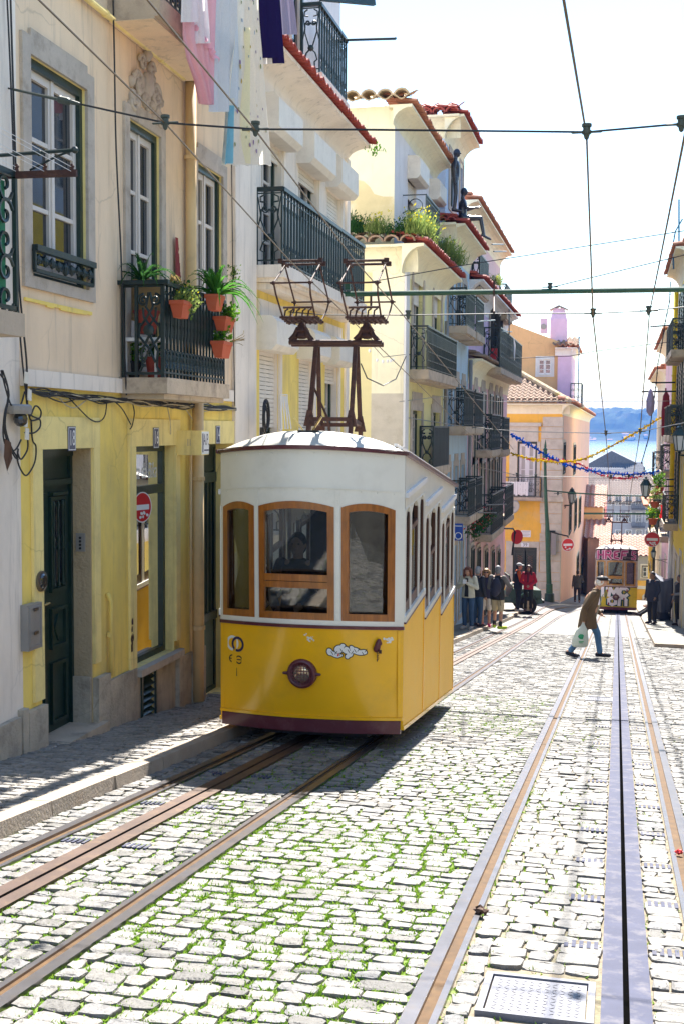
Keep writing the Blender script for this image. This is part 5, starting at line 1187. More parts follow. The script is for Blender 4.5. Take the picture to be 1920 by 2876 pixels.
mb=MB(); mb.lathe(V((a.x+b.x)/2,Y7+.3,a.z*.45+b.z*.55),[(.17,0),(.17,.03),(.03,.035)],16,(0,-1,0)); part('fan_grille',mb,M['greymetal'],ac)
mb=MB(); a=g7(1602,1078);b=g7(1631,1135); panel(mb,V(a.x,Y7-.3,b.z),V(1,0,0),b.x-a.x,a.z-b.z,'scrolls',.016,.2); mb.beam(V(a.x,Y7-.3,a.z),V(b.x,Y7-.3,a.z),.06); mb.beam(V(b.x,Y7-.3,a.z),V(b.x,Y7+2,a.z),.06); panel(mb,V(b.x,Y7-.3,b.z),V(0,1,0),2.3,a.z-b.z,'bars',.02,.3); part('balcony_railing',mb,M['iron'],h7)
mb=MB(); mb.box(a.x,Y7-.35,b.z-.2,b.x+.1,Y7+3,b.z); part('balcony',mb,M['slab'],h7)
mb=MB(); a=g7(1625,948); mb.tube([a,V(a.x,Y7,b.z)],.035,6); mb.ell(a,.07,.07,.07,6,5); one('roof_pole',mb,[quickm('poleblue2',(.2,.35,.5),.5)],'thin blue grey pole standing beside the lilac stair tower','pole')
# satellite dish
c=PY(1445,1425,Y6-1.2); mb=MB(); mb.smooth=True; mb.lathe(c,[(.02,-.02),(.22,.03),(.34,.10),(.35,.105),(.22,.05),(.02,.0)],20,(-.5,-.75,.25)); t=thing('satellite_dish','beige satellite dish on the corner of the pink house','satellite dish',tuple(c)); part('dish',mb,quickm('dish',(.42,.37,.30),.6),t)
mb=MB(); mb.tube([c,c+V(-.9,.1,-.1)],.03,6); mb.tube([c+V(-.1,-.05,-.35),c+V(-.35,-.5,-.05)],.018,5); mb.ell(c+V(-.35,-.5,-.05),.06,.06,.06,6,5); part('arm',mb,M['greymetal'],t)
# ================================================================ right-hand houses
def rhouse(name,label,X,y0,y1,zb,zt,wm,wins,bals,evm='tile',zones=None,mats=None):
    Fr=FR(X); t=thing(name,label,'house',(X,(y0+y1)/2,gz(0,(y0+y1)/2)+PH))
    part('wall',wall(Fr,y0,y1,zb,zt,[[a,b,c,d,.2] for a,b,c,d in wins],zones or ()),mats or [M[wm]],t)
    for w_ in wins: window(t,Fr,*w_,.14,rows=3,casm='dgreen',sashm='dgreen' if w_[2]<-1.5 else 'sash',surround=.18,surm='quoin')
    for a,b,z,h_ in bals: balcony(t,Fr,a,b,z,.5,h_,'loops','slab',th=.2,r=.016,step=.22,hand=.045)
    if evm: eave(t,Fr,y0-.05,y1,zt,.45,.5,'palew',evm,pitch=.25)
    return t
zR=lambda px,py,X: PX(px,py,X).z
XR=2.05
def gr_(y): return gz(0,y)+PH
r1=rhouse('yellow_house','bright yellow house at the right edge with yellow drainpipe and iron balconies','',40.,47.5,-8,5.2,'vyel',[(41.5,42.6,2.2,4.6),(44.5,45.6,2.2,4.6),(41.5,42.6,-.6,1.8),(44.3,45.4,-.6,1.8),(41.,42.,gr_(41)+.1,gr_(41)+2.4),(44.3,45.3,gr_(45)+.1,gr_(45)+2.4)],[(41,43.2,2.1,1.),(43.9,46.4,2.1,1.),(41,43.2,-.75,1.),(43.9,46.6,-.75,1.)],zones=[(-20,1),(gr_(44)+2.5,0)],mats=[M['vyel'],M['quoin']]) if False else rhouse('yellow_house','bright yellow house at the right edge with yellow drainpipe and iron balconies',XR,40.,47.5,-8,7.4,'vyel',[(41.5,42.6,4.4,6.6),(44.5,45.6,4.4,6.6),(41.5,42.6,1.6,4.),(44.5,45.6,1.6,4.),(41.5,42.6,-1.5,.9),(44.3,45.4,-1.5,.9),(41.,42.,gr_(41)+.1,gr_(41)+2.3),(44.3,45.3,gr_(45)+.1,gr_(45)+2.3)],[(41,43.2,4.3,1.),(43.9,46.4,4.3,1.),(41,43.2,1.5,1.),(43.9,46.4,1.5,1.),(43.9,46.6,-1.6,1.)],'tile',[(-20,1),(gr_(44)+2.5,0)],[M['vyel'],M['quoin']])
for a_,z0_,z1_ in ((41.5,4.4,6.6),(44.5,4.4,6.6),(41.5,1.6,4.),(44.5,1.6,4.),(44.3,-1.5,.9)):
    for o_ in (-.56,1.12): mb=MB(); mb.fbox(FR(XR),a_+o_,a_+o_+.54,z0_,z1_,.035,.08); [mb.fbox(FR(XR),a_+o_+.05,a_+o_+.49,z0_+.1+i_*.16,z0_+.18+i_*.16,.081,.095) for i_ in range(int((z1_-z0_-.2)/.16))]; part('shutter',mb,M['dgreen'],r1)
pipe(r1,[FR(XR)(47.1,6.8,.12),FR(XR)(47.1,zR(1900,1505,XR-.12),.12)],.09,'vyel')
pipe(r1,[FR(XR)(47.1,zR(1900,1505,XR-.12)-.02,.1),FR(XR)(47.1,gr_(47),.1)],.08,'chalk')
mb=MB(); mb.box(XR+.01,39.985,-8,XR+5,39.999,7.4); part('end_wall',mb,M['quoin'],r1)
r2=rhouse('rose_house','rose pink house with cream cornice and dark green shutters past the yellow one','' if False else 2.06,47.6,60.,-9,zR(1868,948,1.7),'pink',[(49,50.2,.2,2.6),(52,53.2,.2,2.6),(55,56.2,.2,2.6),(49,50.2,-2.6,-.2),(52,53.2,-2.6,-.2),(55,56.2,-2.6,-.2),(50,51.2,gr_(50)+.1,gr_(50)+2.4),(54,55.2,gr_(54)+.1,gr_(54)+2.4)],[(48.5,50.8,.1,1.),(51.5,56.6,-2.7,1.1)],'tile')
r3=rhouse('cream_house','narrow cream house with brown trim, farther down on the right','' if False else 2.1,60.1,74.,-10,zR(1856,1000,1.8)-.6,'palew',[(62,63.3,-.6,1.8),(66,67.3,-.6,1.8),(62,63.3,-3.6,-1.2),(66,67.3,-3.6,-1.2),(62,63.3,gr_(62)+.1,gr_(62)+2.4)],[(61,64.5,-.7,1.3),(65,69,-3.7,1.3)],'tile')
r4=rhouse('yellow_gate_house','low yellow fronted house with black scribbles, last on the right before the tram','' if False else 2.02,74.1,84.,-12,zR(1850,1480,2.)+.2,'vyel',[(76,77.3,gr_(76)+.2,gr_(76)+2.3)],[], 'tile')
mb=MB(); rc=random.Random(5)
for i in range(7):
    yy=74.4+rc.random()*8; zz=gr_(yy)+.8+rc.random()*1.8; mb.tube([V(2.012,yy+rc.uniform(-.4,.4),zz+rc.uniform(-.3,.3)) for _ in range(5)],.02,4)
part('scribble',mb,M['black'],r4)
# ================================================================ houses across the near street, seen in the window panes
ro=thing('opposite_house','house with grey stone base across the street, mirrored in the window panes','house',(4.4,8,-1))
FO=FR(4.4); ow=[(y,y+1.,z,z+2.2) for y in (-4,-1,2,5,8,11,14,17,20) for z in (1.9,)]+[(y,y+1.1,gz(0,y)+.1,gz(0,y)+2.3) for y in (-3,0,3.5,7,10.5,14,18)]
part('wall',wall(FO,-7,23,-4,5.4,[[*q_,.2] for q_ in ow],[(-9,1),(.95,0),(3.,2)]),[M['lightw'],M['plinth'],M['yellow']],ro)
for q_ in ow: window(ro,FO,*q_,.14,rows=3)
ro2=thing('corner_house','tall blue grey house with yellow band across the street, mirrored in the upper windows','house',(4.4,30,-3)); FO2=FR(4.4)
ow2=[(y,y+1.1,z,z+2.) for y in (22,25,28,31,34) for z in (-1,2.4,7.6,10.4)]
part('wall',wall(FO2,20.,38.,-6,13.,[[*q_,.2] for q_ in ow2],[(-9,1),(5.2,2),(7.0,0)]),[M['blue'],M['lightw'],M['vyel']],ro2)
for q_ in ow2: window(ro2,FO2,*q_,.14,rows=3)
# ================================================================ down by the river
g8=lambda x,y,Y:PY(x,y,Y)
def fblock(name,label,px0,px1,pyt,Y,m,base=-26,depth=10,wins=(),roofm=None,rh=0.,cat='building'):
    a,b=PY(px0,pyt,Y),PY(px1,pyt,Y)
    if roofm and Y>96: a.z-=rh; b.z-=rh
    t=thing(name,label,cat,((a.x+b.x)/2,Y,base)); mb=MB(); mb.box(a.x,Y,base,b.x,Y+depth,a.z); part('wall',mb,M[m],t)
    for (x0,x1,y0,y1) in wins:
        p,q_=PY(x0,y0,Y),PY(x1,y1,Y); window(t,FC(Y-.01),p.x,q_.x,q_.z,p.z,-.04,rows=2,casm='winside',sashm='chalk',surround=.12,surm='chalk')
    if roofm:
        mb=MB(); rz=rh; L_=b.x-a.x+.6
        tiles(mb,V(a.x-.3,Y-.4,a.z),V(1,0,0),V(0,depth/2,rz),L_,math.hypot(depth/2,rz),pitch=max(.4,L_/24),row=.6,amp=.07); mb.poly([V(a.x-.3,Y+depth/2,a.z+rz),V(b.x+.3,Y+depth/2,a.z+rz),V(b.x+.3,Y+depth+.3,a.z),V(a.x-.3,Y+depth+.3,a.z)]); part('roof',mb,M[roofm],t)
    return t
quickm('ptile',(.40,.22,.17),.85,var=.15,dirt=(.5,.38,.32),dirt_amt=.5,dscale=.5); quickm('drof',(.12,.125,.15),.8,var=.2); quickm('brof',(.16,.11,.09),.85,var=.2,dirt=(.22,.18,.16),dirt_amt=.5,dscale=.3); quickm('rosew',(.62,.30,.34),.85)
t=fblock('grey_and_yellow_house','grey house with yellow base and white arched window at the bottom of the street',1690,1846,1558,95,'greyw',-14,9,[(1801,1829,1588,1622)],'ptile',1.2)
mb=MB(); a=PY(1690,1627,94.9);b=PY(1846,1627,94.9); mb.box(a.x,94.85,-14,b.x,94.99,a.z); part('yellow_base',mb,M['orange'],t)
mb=MB(); z_=PY(1800,1650,94.8).z; mb.box(a.x,94.78,z_-.12,b.x,94.849,z_+.12); part('white_band',mb,M['chalk'],t)
a,b=PY(1802,1668,94.8),PY(1828,1690,94.8); mb=MB(); mb.prism([(a.x,b.z-.4),(b.x,b.z-.4),(b.x,a.z-.15),((a.x+b.x)/2+.2,a.z),((a.x+b.x)/2-.2,a.z),(a.x,a.z-.15)],FC(94.84),.0,.08); part('arched_window',mb,M['chalk'],t)
fblock('grey_apartment_block','long grey apartment block with barred balconies behind the far tram',1672,1832,1358,150,'greyw',-20,14,[(x,x+13,y,y+26) for y in (1392,1440,1490,1532) for x in (1700,1728,1757,1786,1812)],'brof',2.2)
t=bpy.data.objects['grey_apartment_block']
for y in (1428,1478):
    for x in (1772,): mb=MB(); a,b=PY(x,y,149.3),PY(x+38,y-12,149.3); panel(mb,V(a.x,149.3,a.z),V(1,0,0),b.x-a.x,b.z-a.z,'bars',.03,.25); mb.box(a.x,149.3,a.z-.2,b.x,149.99,a.z); part('balcony_rail',mb,M['drof'],t)
fblock('rose_wall_house','small rose walled house with flat top, left of the far tram mast',1668,1702,1405,120,'rosew',-18,8)
for i,(x0,x1,yt,Y,m,rm,rh,lb) in enumerate([(1640,1692,1372,105,'peach','ptile',1.6,'small peach house with pale tiles just past the salmon wall'),(1650,1706,1470,100,'salmon','ptile',1.2,'low house with tumbled pale roof left of the far tram'),(1655,1835,1330,185,'greyw','brof',3.4,'brown roofed warehouse with skylight above the grey block'),(1700,1850,1372,165,'greyw','brof',3.2,'second brown roof in front of the warehouses'),(1640,1745,1316,225,'greyw','drof',3.,'dark slate roofed shed by the river on the left'),(1722,1802,1300,235,'greyw','drof',3.2,'long dark gable roof at the water edge')]):
    fblock('riverside_building',lb,x0,x1,yt,Y,m,-24,12,(),rm,rh)
a=PY(1640,1262,240);b=PY(1810,1312,240); t=thing('dockside_shed','large blue grey gabled shed roof in front of the bright river','shed',(a.x,240,-22)); mb=MB(); apx=PY(1716,1266,240)
mb.prism([(PY(1650,1312,240).x,-22),(PY(1810,1312,240).x,-22),(PY(1810,1312,240).x,b.z),(apx.x,apx.z),(PY(1650,1312,240).x,b.z+.5)],FC(240),-14,0); part('wall',mb,M['drof'],t)
# far shore
rs=random.Random(11)
for i in range(16):
    x=-110+rs.random()*260; y=2845+rs.random()*60; mb=MB(); z=hh(x,y)-2; w_=rs.uniform(6,22); h_=rs.uniform(3,8); mb.box(x,y,z,x+w_,y+10,z+h_+3); mb.m=1; mb.hexa([(x-1,y-1,z+h_+3),(x+w_+1,y-1,z+h_+3),(x+w_+1,y+11,z+h_+3),(x-1,y+11,z+h_+3),(x,y+4,z+h_+5.5),(x+w_,y+4,z+h_+5.5),(x+w_,y+6,z+h_+5.5),(x,y+6,z+h_+5.5)])
    one('shore_house',mb,[M['chalk'],M['ptile']],'tiny pale house on the far river bank under the blue hill','house','houses on the far shore')
for i in range(14):
    x=70+rs.random()*150; y=3150+rs.random()*200; mb=MB(); z=hh(x,y)-3; h_=rs.uniform(8,16)+(18 if i==4 else 0); w_=rs.uniform(8,16); mb.box(x,y,z,x+w_,y+12,z+h_); mb.box(x+w_*.2,y+2,z+h_,x+w_*.6,y+8,z+h_+2.5)
    one('hilltop_block',mb,[M['chalk']],'pale apartment block on the far hill top','building','blocks on the far hill')
# ================================================================ trams
def proj(P):
    d=Vector(P)-V(0,0,H); z=d.dot(CF); return CX+F*d.dot(CR)/z, CY-F*d.dot(CU)/z
HW=.865; TL=3.85
def bow(w):
    if w<.285: return .22
    if w<1.12: return .22+.18*(w-.285)/.835
    return .40+.05*min(1,(w-1.12)/1.2)
class Tram:
    def __init__(s,ox,oy,a,sc): s.ox,s.oy,s.a,s.sc=ox,oy,a,sc
    def T(s,u,v,w):
        x=s.ox+s.sc*(u-s.a*v); y=s.oy+s.sc*(s.a*u+v); return V(x,y,-S*y+s.sc*w)
    def inv(s,P):
        dx=(P.x-s.ox)/s.sc; dy=(P.y-s.oy)/s.sc; k=1+s.a*s.a; v=(dy-s.a*dx)/k; u=dx+s.a*v; return u,v,(P.z+S*P.y)/s.sc
    def Fr(s,u,w,d=0.):   # front surface, d outwards
        b=bow(w); v=-b*(1-(u/HW)**2); return s.T(u,v-d,w)
    def fu(s,px,w):
        lo,hi=-HW,HW
        for _ in range(40):
            m=(lo+hi)/2
            if proj(s.Fr(m,w))[0]<px: lo=m
            else: hi=m
        return (lo+hi)/2
def cbox(mb,tr,u0,u1,w0,w1,d0,d1,n=10):
    f0=w0 if callable(w0) else (lambda u:w0); f1=w1 if callable(w1) else (lambda u:w1)
    us=[u0+(u1-u0)*i/n for i in range(n+1)]
    for (fa,da),(fb,db),sm in (((f0,d1),(f1,d1),True),((f1,d0),(f0,d0),True),((f0,d0),(f0,d1),False),((f1,d1),(f1,d0),False)):
        A=mb.add([tr.Fr(u,fa(u),da) for u in us]);B=mb.add([tr.Fr(u,fb(u),db) for u in us]); mb.smooth=sm
        for k in range(n): mb.face((A+k,A+k+1,B+k+1,B+k))
    mb.smooth=False
    for u in (u0,u1): mb.poly([tr.Fr(u,f0(u),d0),tr.Fr(u,f0(u),d1),tr.Fr(u,f1(u),d1),tr.Fr(u,f1(u),d0)])
def sbox(mb,tr,side,v0,v1,a0,a1,b0,b1,d0,d1):
    """side panel piece: low edge a0->a1, top edge b0->b1, between d0 and d1 outward of the side"""
    u0,u1=side*(HW+d0),side*(HW+d1)
    mb.hexa([tr.T(u0,v0,a0),tr.T(u1,v0,a0),tr.T(u1,v1,a1),tr.T(u0,v1,a1),tr.T(u0,v0,b0),tr.T(u1,v0,b0),tr.T(u1,v1,b1),tr.T(u0,v1,b1)])
WINS=((-.83,-.45),(-.40,.30),(.36,.793)); WB,WT=1.18,2.19
def archt(c,h,top,rise): return lambda u: top+rise*(1-((u-c)/h)**2)
def build_tram(tr,label,yel='tyel',cre='tcream',wood='twood',mar='tmaroon',graff=False):
    t=thing('tram',label,'tram',tuple(tr.T(0,TL/2,0)))
    mb=MB(); cbox(mb,tr,-HW,HW,.265,1.12,-.03,0,16); part('front_panel',mb,M[yel],t)
    mb=MB(); cbox(mb,tr,-HW+.02,HW-.02,.145,.264,-.05,.012,16); part('front_skirt',mb,M[mar],t)
    mb=MB(); cbox(mb,tr,-HW,HW,.27,.295,.001,.018,16); part('lower_moulding',mb,M[yel],t)
    mb=MB(); cbox(mb,tr,-HW-.005,HW+.005,1.105,1.135,-.02,.022,16); part('belt_trim',mb,M[mar],t)
    # cream upper front: profile that leaves the windows open
    mb=MB(); cbox(mb,tr,-HW,HW,1.136,WB,-.03,.01,16)
    prev=-HW
    for a,b in WINS:
        cbox(mb,tr,prev,a,WB,2.30,-.03,0,3); c=(a+b)/2; h=(b-a)/2; cbox(mb,tr,a,b,archt(c,h,WT,.045),2.30,-.03,0,10); prev=b
    cbox(mb,tr,prev,HW,WB,2.30,-.03,0,3); cbox(mb,tr,-HW,HW,2.3001,2.70,-.03,0,16); part('upper_front',mb,M[cre],t)
    mb=MB(); cbox(mb,tr,-HW+.03,HW-.03,2.352,2.364,.0005,.008,16); part('seam_bead',mb,M[cre],t)
    mb=MB()
    for u_ in (-.425,.33): cbox(mb,tr,u_-.018,u_+.018,1.19,2.345,.0005,.006,1)
    for i in range(13):
        for w_ in (2.335,2.66): mb.ell(tr.Fr(-.78+.13*i,w_,.003),.007,.004,.007,6,4)
    for u_ in (-.425,.33):
        for w_ in (1.26,1.5,1.75,2.0,2.25): mb.ell(tr.Fr(u_,w_,.007),.005,.003,.005,6,4)
    part('cover_strips',mb,M[cre],t)
    for u_ in (-.835,.835): mb=MB(); cbox(mb,tr,u_-.015,u_+.015,.30,1.10,.0005,.007,1); part('corner_strip',mb,M[yel],t)
    for i,(a,b) in enumerate(WINS):
        c=(a+b)/2; h=(b-a)/2; f=.058; top=archt(c,h,WT,.045); itop=archt(c,h,WT-f,.038)
        mb=MB(); cbox(mb,tr,a,a+f,WB,top,-.045,.008,2); cbox(mb,tr,b-f,b,WB,top,-.045,.008,2); cbox(mb,tr,a+f,b-f,WB,WB+f*1.1,-.045,.008,6); cbox(mb,tr,a+f,b-f,itop,top,-.045,.008,8)
        if i==1: cbox(mb,tr,a+f,b-f,1.462,1.518,-.045,.010,6); cbox(mb,tr,a+f,b-f,1.523,1.585,-.045,.008,6)
        wd=part('window',mb,M[wood],t)
        g=MB(); ln_=(.01,.045,.02)[i]; q_=[(a+f-.02,WB+f-.03,-.04-ln_),(b-f+.02,WB+f-.03,-.04-ln_),(b-f+.02,WT-.002,-.035),(a+f-.02,WT-.002,-.035)]; g.hexa([tr.Fr(*p_) for p_ in q_]+[tr.Fr(x_,y_,z_+.004) for x_,y_,z_ in q_]); part('glass',g,M['glass'],wd)
    # sides
    cl=TL/3
    for sd in (-1,1):
        for k in range(3):
            v0,v1=k*cl,(k+1)*cl; sl=lambda v,b: b+.195*(v-v0)
            P1,P2=1.17,1.17+.195*cl
            mb=MB(); sbox(mb,tr,sd,v0+.006,v1-.006,.21,.21,P1-.012,P2-.012,-.03,0); sp=part('side_panel',mb,M['tyel_side' if yel=='tyel' else yel],t)
            mb=MB(); sbox(mb,tr,sd,v0,v1,.18,.18,.215,.215,-.03,.012); sbox(mb,tr,sd,v1-.012,v1+.012,.21,.21,P2-.02,P2-.02,-.02,.008); part('moulding',mb,M[yel],sp)
            mb=MB(); sbox(mb,tr,sd,v0+.01,v1-.01,P1-.012,P2-.012,P1+.005,P2+.005,-.02,.022); part('belt_trim',mb,M[mar],t)
            mb=MB(); sbox(mb,tr,sd,v0+.005,v1-.005,P1+.006,P2+.006,P1+.06,P2+.06,-.03,.02)
            cols=[(.05,.26),(.31,.66),(.71,.95)]; pr=0.
            ww=lambda f_:v0+f_*cl
            lo=lambda v:sl(v,1.23); hi=lambda v:sl(v,2.20)
            for a,b in cols+[(1.,1.)]:
                sbox(mb,tr,sd,ww(pr),ww(a),lo(ww(pr)),lo(ww(a)),hi(ww(pr)),hi(ww(a)),-.03,.006); pr=b
            # arched heads
            for a,b in cols:
                n=6
                for q in range(n):
                    x0,x1=ww(a+(b-a)*q/n),ww(a+(b-a)*(q+1)/n); e=lambda x:(.0+.10*(abs((x-ww(a))/(ww(b)-ww(a))-.5)*2)**2.2); sbox(mb,tr,sd,x0,x1,hi(x0)-e(x0),hi(x1)-e(x1),hi(x0)+.001,hi(x1)+.001,-.03,.004)
            sbox(mb,tr,sd,v0,v1,sl(v0,2.20),sl(v1,2.20),2.70,2.70,-.03,0); part('side_upper',mb,M[cre],t)
            mb=MB(); sbox(mb,tr,sd,v0+.02,v1-.04,sl(v0,2.31),sl(v1-.04,2.31),sl(v0,2.355),sl(v1-.04,2.355),.0005,.03); part('drip_rail',mb,M['chalk'],t)
            for j,(a,b) in enumerate(cols):
                a_,b_=ww(a),ww(b); f=.035; mb=MB()
                for q in ((a_,a_+f,lo,hi),(b_-f,b_,lo,hi)): sbox(mb,tr,sd,q[0],q[1],q[2](q[0]),q[2](q[1]),q[3](q[0])-.06,q[3](q[1])-.06,-.04,-.004)
                sbox(mb,tr,sd,a_+f,b_-f,lo(a_),lo(b_),lo(a_)+.10,lo(b_)+.10,-.04,-.004)
                if j==1:
                    hh_=(1.95,1.72,2.05)[k]; sbox(mb,tr,sd,a_+f,b_-f,sl(a_,hh_),sl(b_,hh_),sl(a_,hh_+.05),sl(b_,hh_+.05),-.045,.002)
                wd=part('side_window',mb,M['dwood' if wood=='twood' else wood],t)
                g=MB(); sbox(g,tr,sd,a_+f,b_-f,lo(a_)+.10,lo(b_)+.10,(sl(a_,hh_) if j==1 else hi(a_)-.02),(sl(b_,hh_) if j==1 else hi(b_)-.02),-.022,-.017); part('glass',g,M['glass'],wd)
    # rear end
    mb=MB(); 
    def rbox(u0,u1,w0,w1): mb.hexa([tr.T(u0,TL-.03,w0),tr.T(u1,TL-.03,w0),tr.T(u1,TL,w0),tr.T(u0,TL,w0),tr.T(u0,TL-.03,w1),tr.T(u1,TL-.03,w1),tr.T(u1,TL,w1),tr.T(u0,TL,w1)])
    rbox(-HW,HW,.2,1.2); rbox(-HW,HW,2.2,2.7)
    for a,b in ((-HW,-.8),(-.46,-.38),(.38,.46),(.8,HW)): rbox(a,b,1.2,2.2)
    part('rear_wall',mb,M[cre],t)
    # interior
    mb=MB(); mb.hexa([tr.T(-HW+.03,.0,.32),tr.T(HW-.03,.0,.32),tr.T(HW-.03,TL-.04,.32),tr.T(-HW+.03,TL-.04,.32),tr.T(-HW+.03,.0,.36),tr.T(HW-.03,.0,.36),tr.T(HW-.03,TL-.04,.34),tr.T(-HW+.03,TL-.04,.34)]); part('floor',mb,M['dwood'],t)
    mb=MB(); z=lambda a,b,c,d,e,f_: mb.hexa([tr.T(a,b,c),tr.T(d,b,c),tr.T(d,e,c),tr.T(a,e,c),tr.T(a,b,f_),tr.T(d,b,f_),tr.T(d,e,f_),tr.T(a,e,f_)])
    z(-.30,cl-.05,.34,HW-.04,cl-.02,2.6)
    for a,b in ((-HW+.04,-.36),(.2,HW-.04)):
        z(a,cl*1.6,.7,b,cl*2.4,.76); z(a,cl*2.36,.76,b,cl*2.4,1.3)
    part('partition',mb,M['tdark'],t)
    mb=MB(); mb.tube([tr.T(-.60,-.02,1.0),tr.T(-.60,-.02,2.6)],.04,8); part('grab_pole',mb,M['tmaroon'],t)
    # roof
    mb=MB(); mb.smooth=True; oh=.03; nu,nv=20,26
    def rf(i,j):
        s_=-1+2*i; u=s_*(HW+oh)
        b=.45*(1-min(1,abs(s_))**2)+oh; v=-b+(TL+oh+b)*j
        e=min(1,j/.16) if j<.16 else min(1,(1-j)/.10); prof=(1-abs(s_)**2.6); en=(1-(1-e)**2.4)**.6 if e<1 else 1
        return tr.T(u,v,2.715+.20*prof*en)
    mb.grid(rf,nu,nv); mb.smooth=False; mb.grid(lambda i,j:(lambda q:V(q.x,q.y,q.z))(tr.T((-1+2*i)*(HW+oh),-(.45*(1-(-1+2*i)**2)+oh)+(TL+oh+.45*(1-(-1+2*i)**2)+oh)*j,2.702)),16,2); rp_=part('roof',mb,M['troof'],t)
    mb=MB(); cbox(mb,tr,-HW-.02,HW+.02,2.69,2.725,-.01,oh+.012,18)
    for sd in (-1,1): sbox(mb,tr,sd,-.02,TL,2.69,2.69,2.722,2.722,-.01,oh+.01)
    part('roof_trim',mb,M[mar],rp_)
    mb=MB()
    for sd in (1,):
        for off in (.05,.10): sbox(mb,tr,sd,.15,TL-.05,2.735+off*.5,2.735+off*.5,2.765+off*.5,2.765+off*.5,-off-.03,-off)
    part('roof_rail',mb,M['chalk'],rp_)
    # wheels / underframe
    mb=MB(); z(-.5,.2,.06,.5,TL-.1,.18); part('underframe',mb,M['tdark'],t)
    for v_ in (.7,2.9):
        for u_ in (-.47,.47):
            mb=MB(); c=tr.T(u_,v_,.17); mb.lathe(c,[(.05,-.04),(.165*tr.sc,-.03),(.15*tr.sc,.03),(.05,.04)],18,(1,0,0)); part('wheel',mb,M['tdark'],t)
    # headlight
    c=tr.Fr(0,.69,.0); ax=V(0,-1,0)
    mb=MB(); mb.smooth=True; k=tr.sc; mb.lathe(c,[(.136*k,-.02),(.136*k,.03*k),(.125*k,.055*k),(.10*k,.06*k),(.092*k,.04*k)],28,ax); mb.smooth=False
    for s_ in (-1,1): mb.cap(c+V(s_*.13,-.03,0)*k,c+V(s_*.165,-.03,0)*k,.017*k,.013*k,8)
    hl_=part('headlight',mb,M[mar],t)
    mb=MB(); mb.smooth=True; mb.lathe(c+V(0,-.035,0),[(.094*k,0),(.06*k,.012),(.02*k,.016)],20,ax); part('lens',mb,quickm('lens',(.5,.42,.32),.08,metal=.7,var=.5,scale=30,dirt=(.6,.25,.08),dirt_amt=.9,dscale=14),hl_)
    mb=MB()
    for i in range(-3,4):
        e=math.sqrt(max(0,.098**2-(i*.028)**2)); mb.beam(c+V(i*.028,-.068,-e)*k,c+V(i*.028,-.068,e)*k,.0045*k); mb.beam(c+V(-e,-.070,i*.028)*k,c+V(e,-.070,i*.028)*k,.0045*k)
    part('wire_guard',mb,M[mar],hl_)
    return t
T1=Tram(-2.745,10.75,.016,1.)
tram1=build_tram(T1,'yellow and cream funicular tram with wood framed windows and round headlight, number 1')
W1=lambda px,py,Y:PY(px,py,Y)
# emblems, number, sticker, hook on the first tram
def decal(mb,tr,pts,d): mb.poly([tr.Fr(u,w,d) for u,w in pts])
def dring(mb,tr,cu,cw,r0,r1,d,a0=0,a1=2*PI,n=28):
    for i in range(n):
        t0,t1=a0+(a1-a0)*i/n,a0+(a1-a0)*(i+1)/n; decal(mb,tr,[(cu+r0*cos(t0),cw+r0*sin(t0)),(cu+r1*cos(t0),cw+r1*sin(t0)),(cu+r1*cos(t1),cw+r1*sin(t1)),(cu+r0*cos(t1),cw+r0*sin(t1))],d)
def ddisc(mb,tr,cu,cw,ru,rw,d,n=18,rot=0):
    decal(mb,tr,[(cu+ru*cos(2*PI*k/n)*cos(rot)-rw*sin(2*PI*k/n)*sin(rot),cw+ru*cos(2*PI*k/n)*sin(rot)+rw*sin(2*PI*k/n)*cos(rot)) for k in range(n)],d)
ur=T1.fu(654,.92); wv=lambda py: 1.0-(py-1802)/308.
mb=MB(); dring(mb,T1,ur+.0,wv(1826),.048,.072,.004); part('white_ring_emblem',mb,M['signwhite'],tram1)
mb=MB(); dring(mb,T1,ur+.062,wv(1828),.048,.072,.006); part('navy_ring_emblem',mb,quickm('navyring',(.02,.015,.08),.4),tram1)
ub=T1.fu(653,.8); mb=MB(); dring(mb,T1,ub,wv(1871),.026,.038,.004,.3,5.2); decal(mb,T1,[(ub-.03,wv(1871)-.005),(ub+.035,wv(1871)-.005),(ub+.035,wv(1871)+.005),(ub-.03,wv(1871)+.005)],.004)
ub2=ub+.078; dring(mb,T1,ub2,wv(1873),.028,.040,.004); decal(mb,T1,[(ub2-.024,wv(1873)-.004),(ub2+.024,wv(1873)-.004),(ub2+.024,wv(1873)+.006),(ub2-.024,wv(1873)+.006)],.004)
for i in range(3): decal(mb,T1,[(ub+.01,wv(1884)-i*.012),(ub+.045,wv(1884)-i*.012),(ub+.045,wv(1884)-i*.012+.005),(ub+.01,wv(1884)-i*.012+.005)],.004)
part('round_badges',mb,M['black'],tram1)
u1=T1.fu(664,.7); mb=MB(); w1_=wv(1909); decal(mb,T1,[(u1-.004,w1_-.04),(u1+.010,w1_-.04),(u1+.010,w1_+.04),(u1-.004,w1_+.04)],.004); decal(mb,T1,[(u1-.022,w1_+.026),(u1-.002,w1_+.028),(u1-.002,w1_+.04),(u1-.022,w1_+.036)],.004); part('car_number',mb,M['black'],tram1)
def stick(px,py): return T1.fu(px,.9),wv(py)
BL=[((937,1840),.062,.028,-.5),((926,1834),.028,.042,.2),((950,1843),.040,.024,.0),((952,1826),.045,.045,.6),((962,1822),.03,.05,-.2),((972,1828),.034,.042,.3),((982,1838),.03,.04,-.2),((990,1826),.024,.05,.5),((1000,1830),.03,.05,.9),((1012,1834),.06,.03,.0),((1020,1832),.03,.026,.2),((975,1846),.022,.026,.1)]
mb=MB()
for (p,a,b,r_) in BL: cu,cw=stick(*p); ddisc(mb,T1,cu,cw,a*.92+.006,b*.8+.006,.003,18,r_)
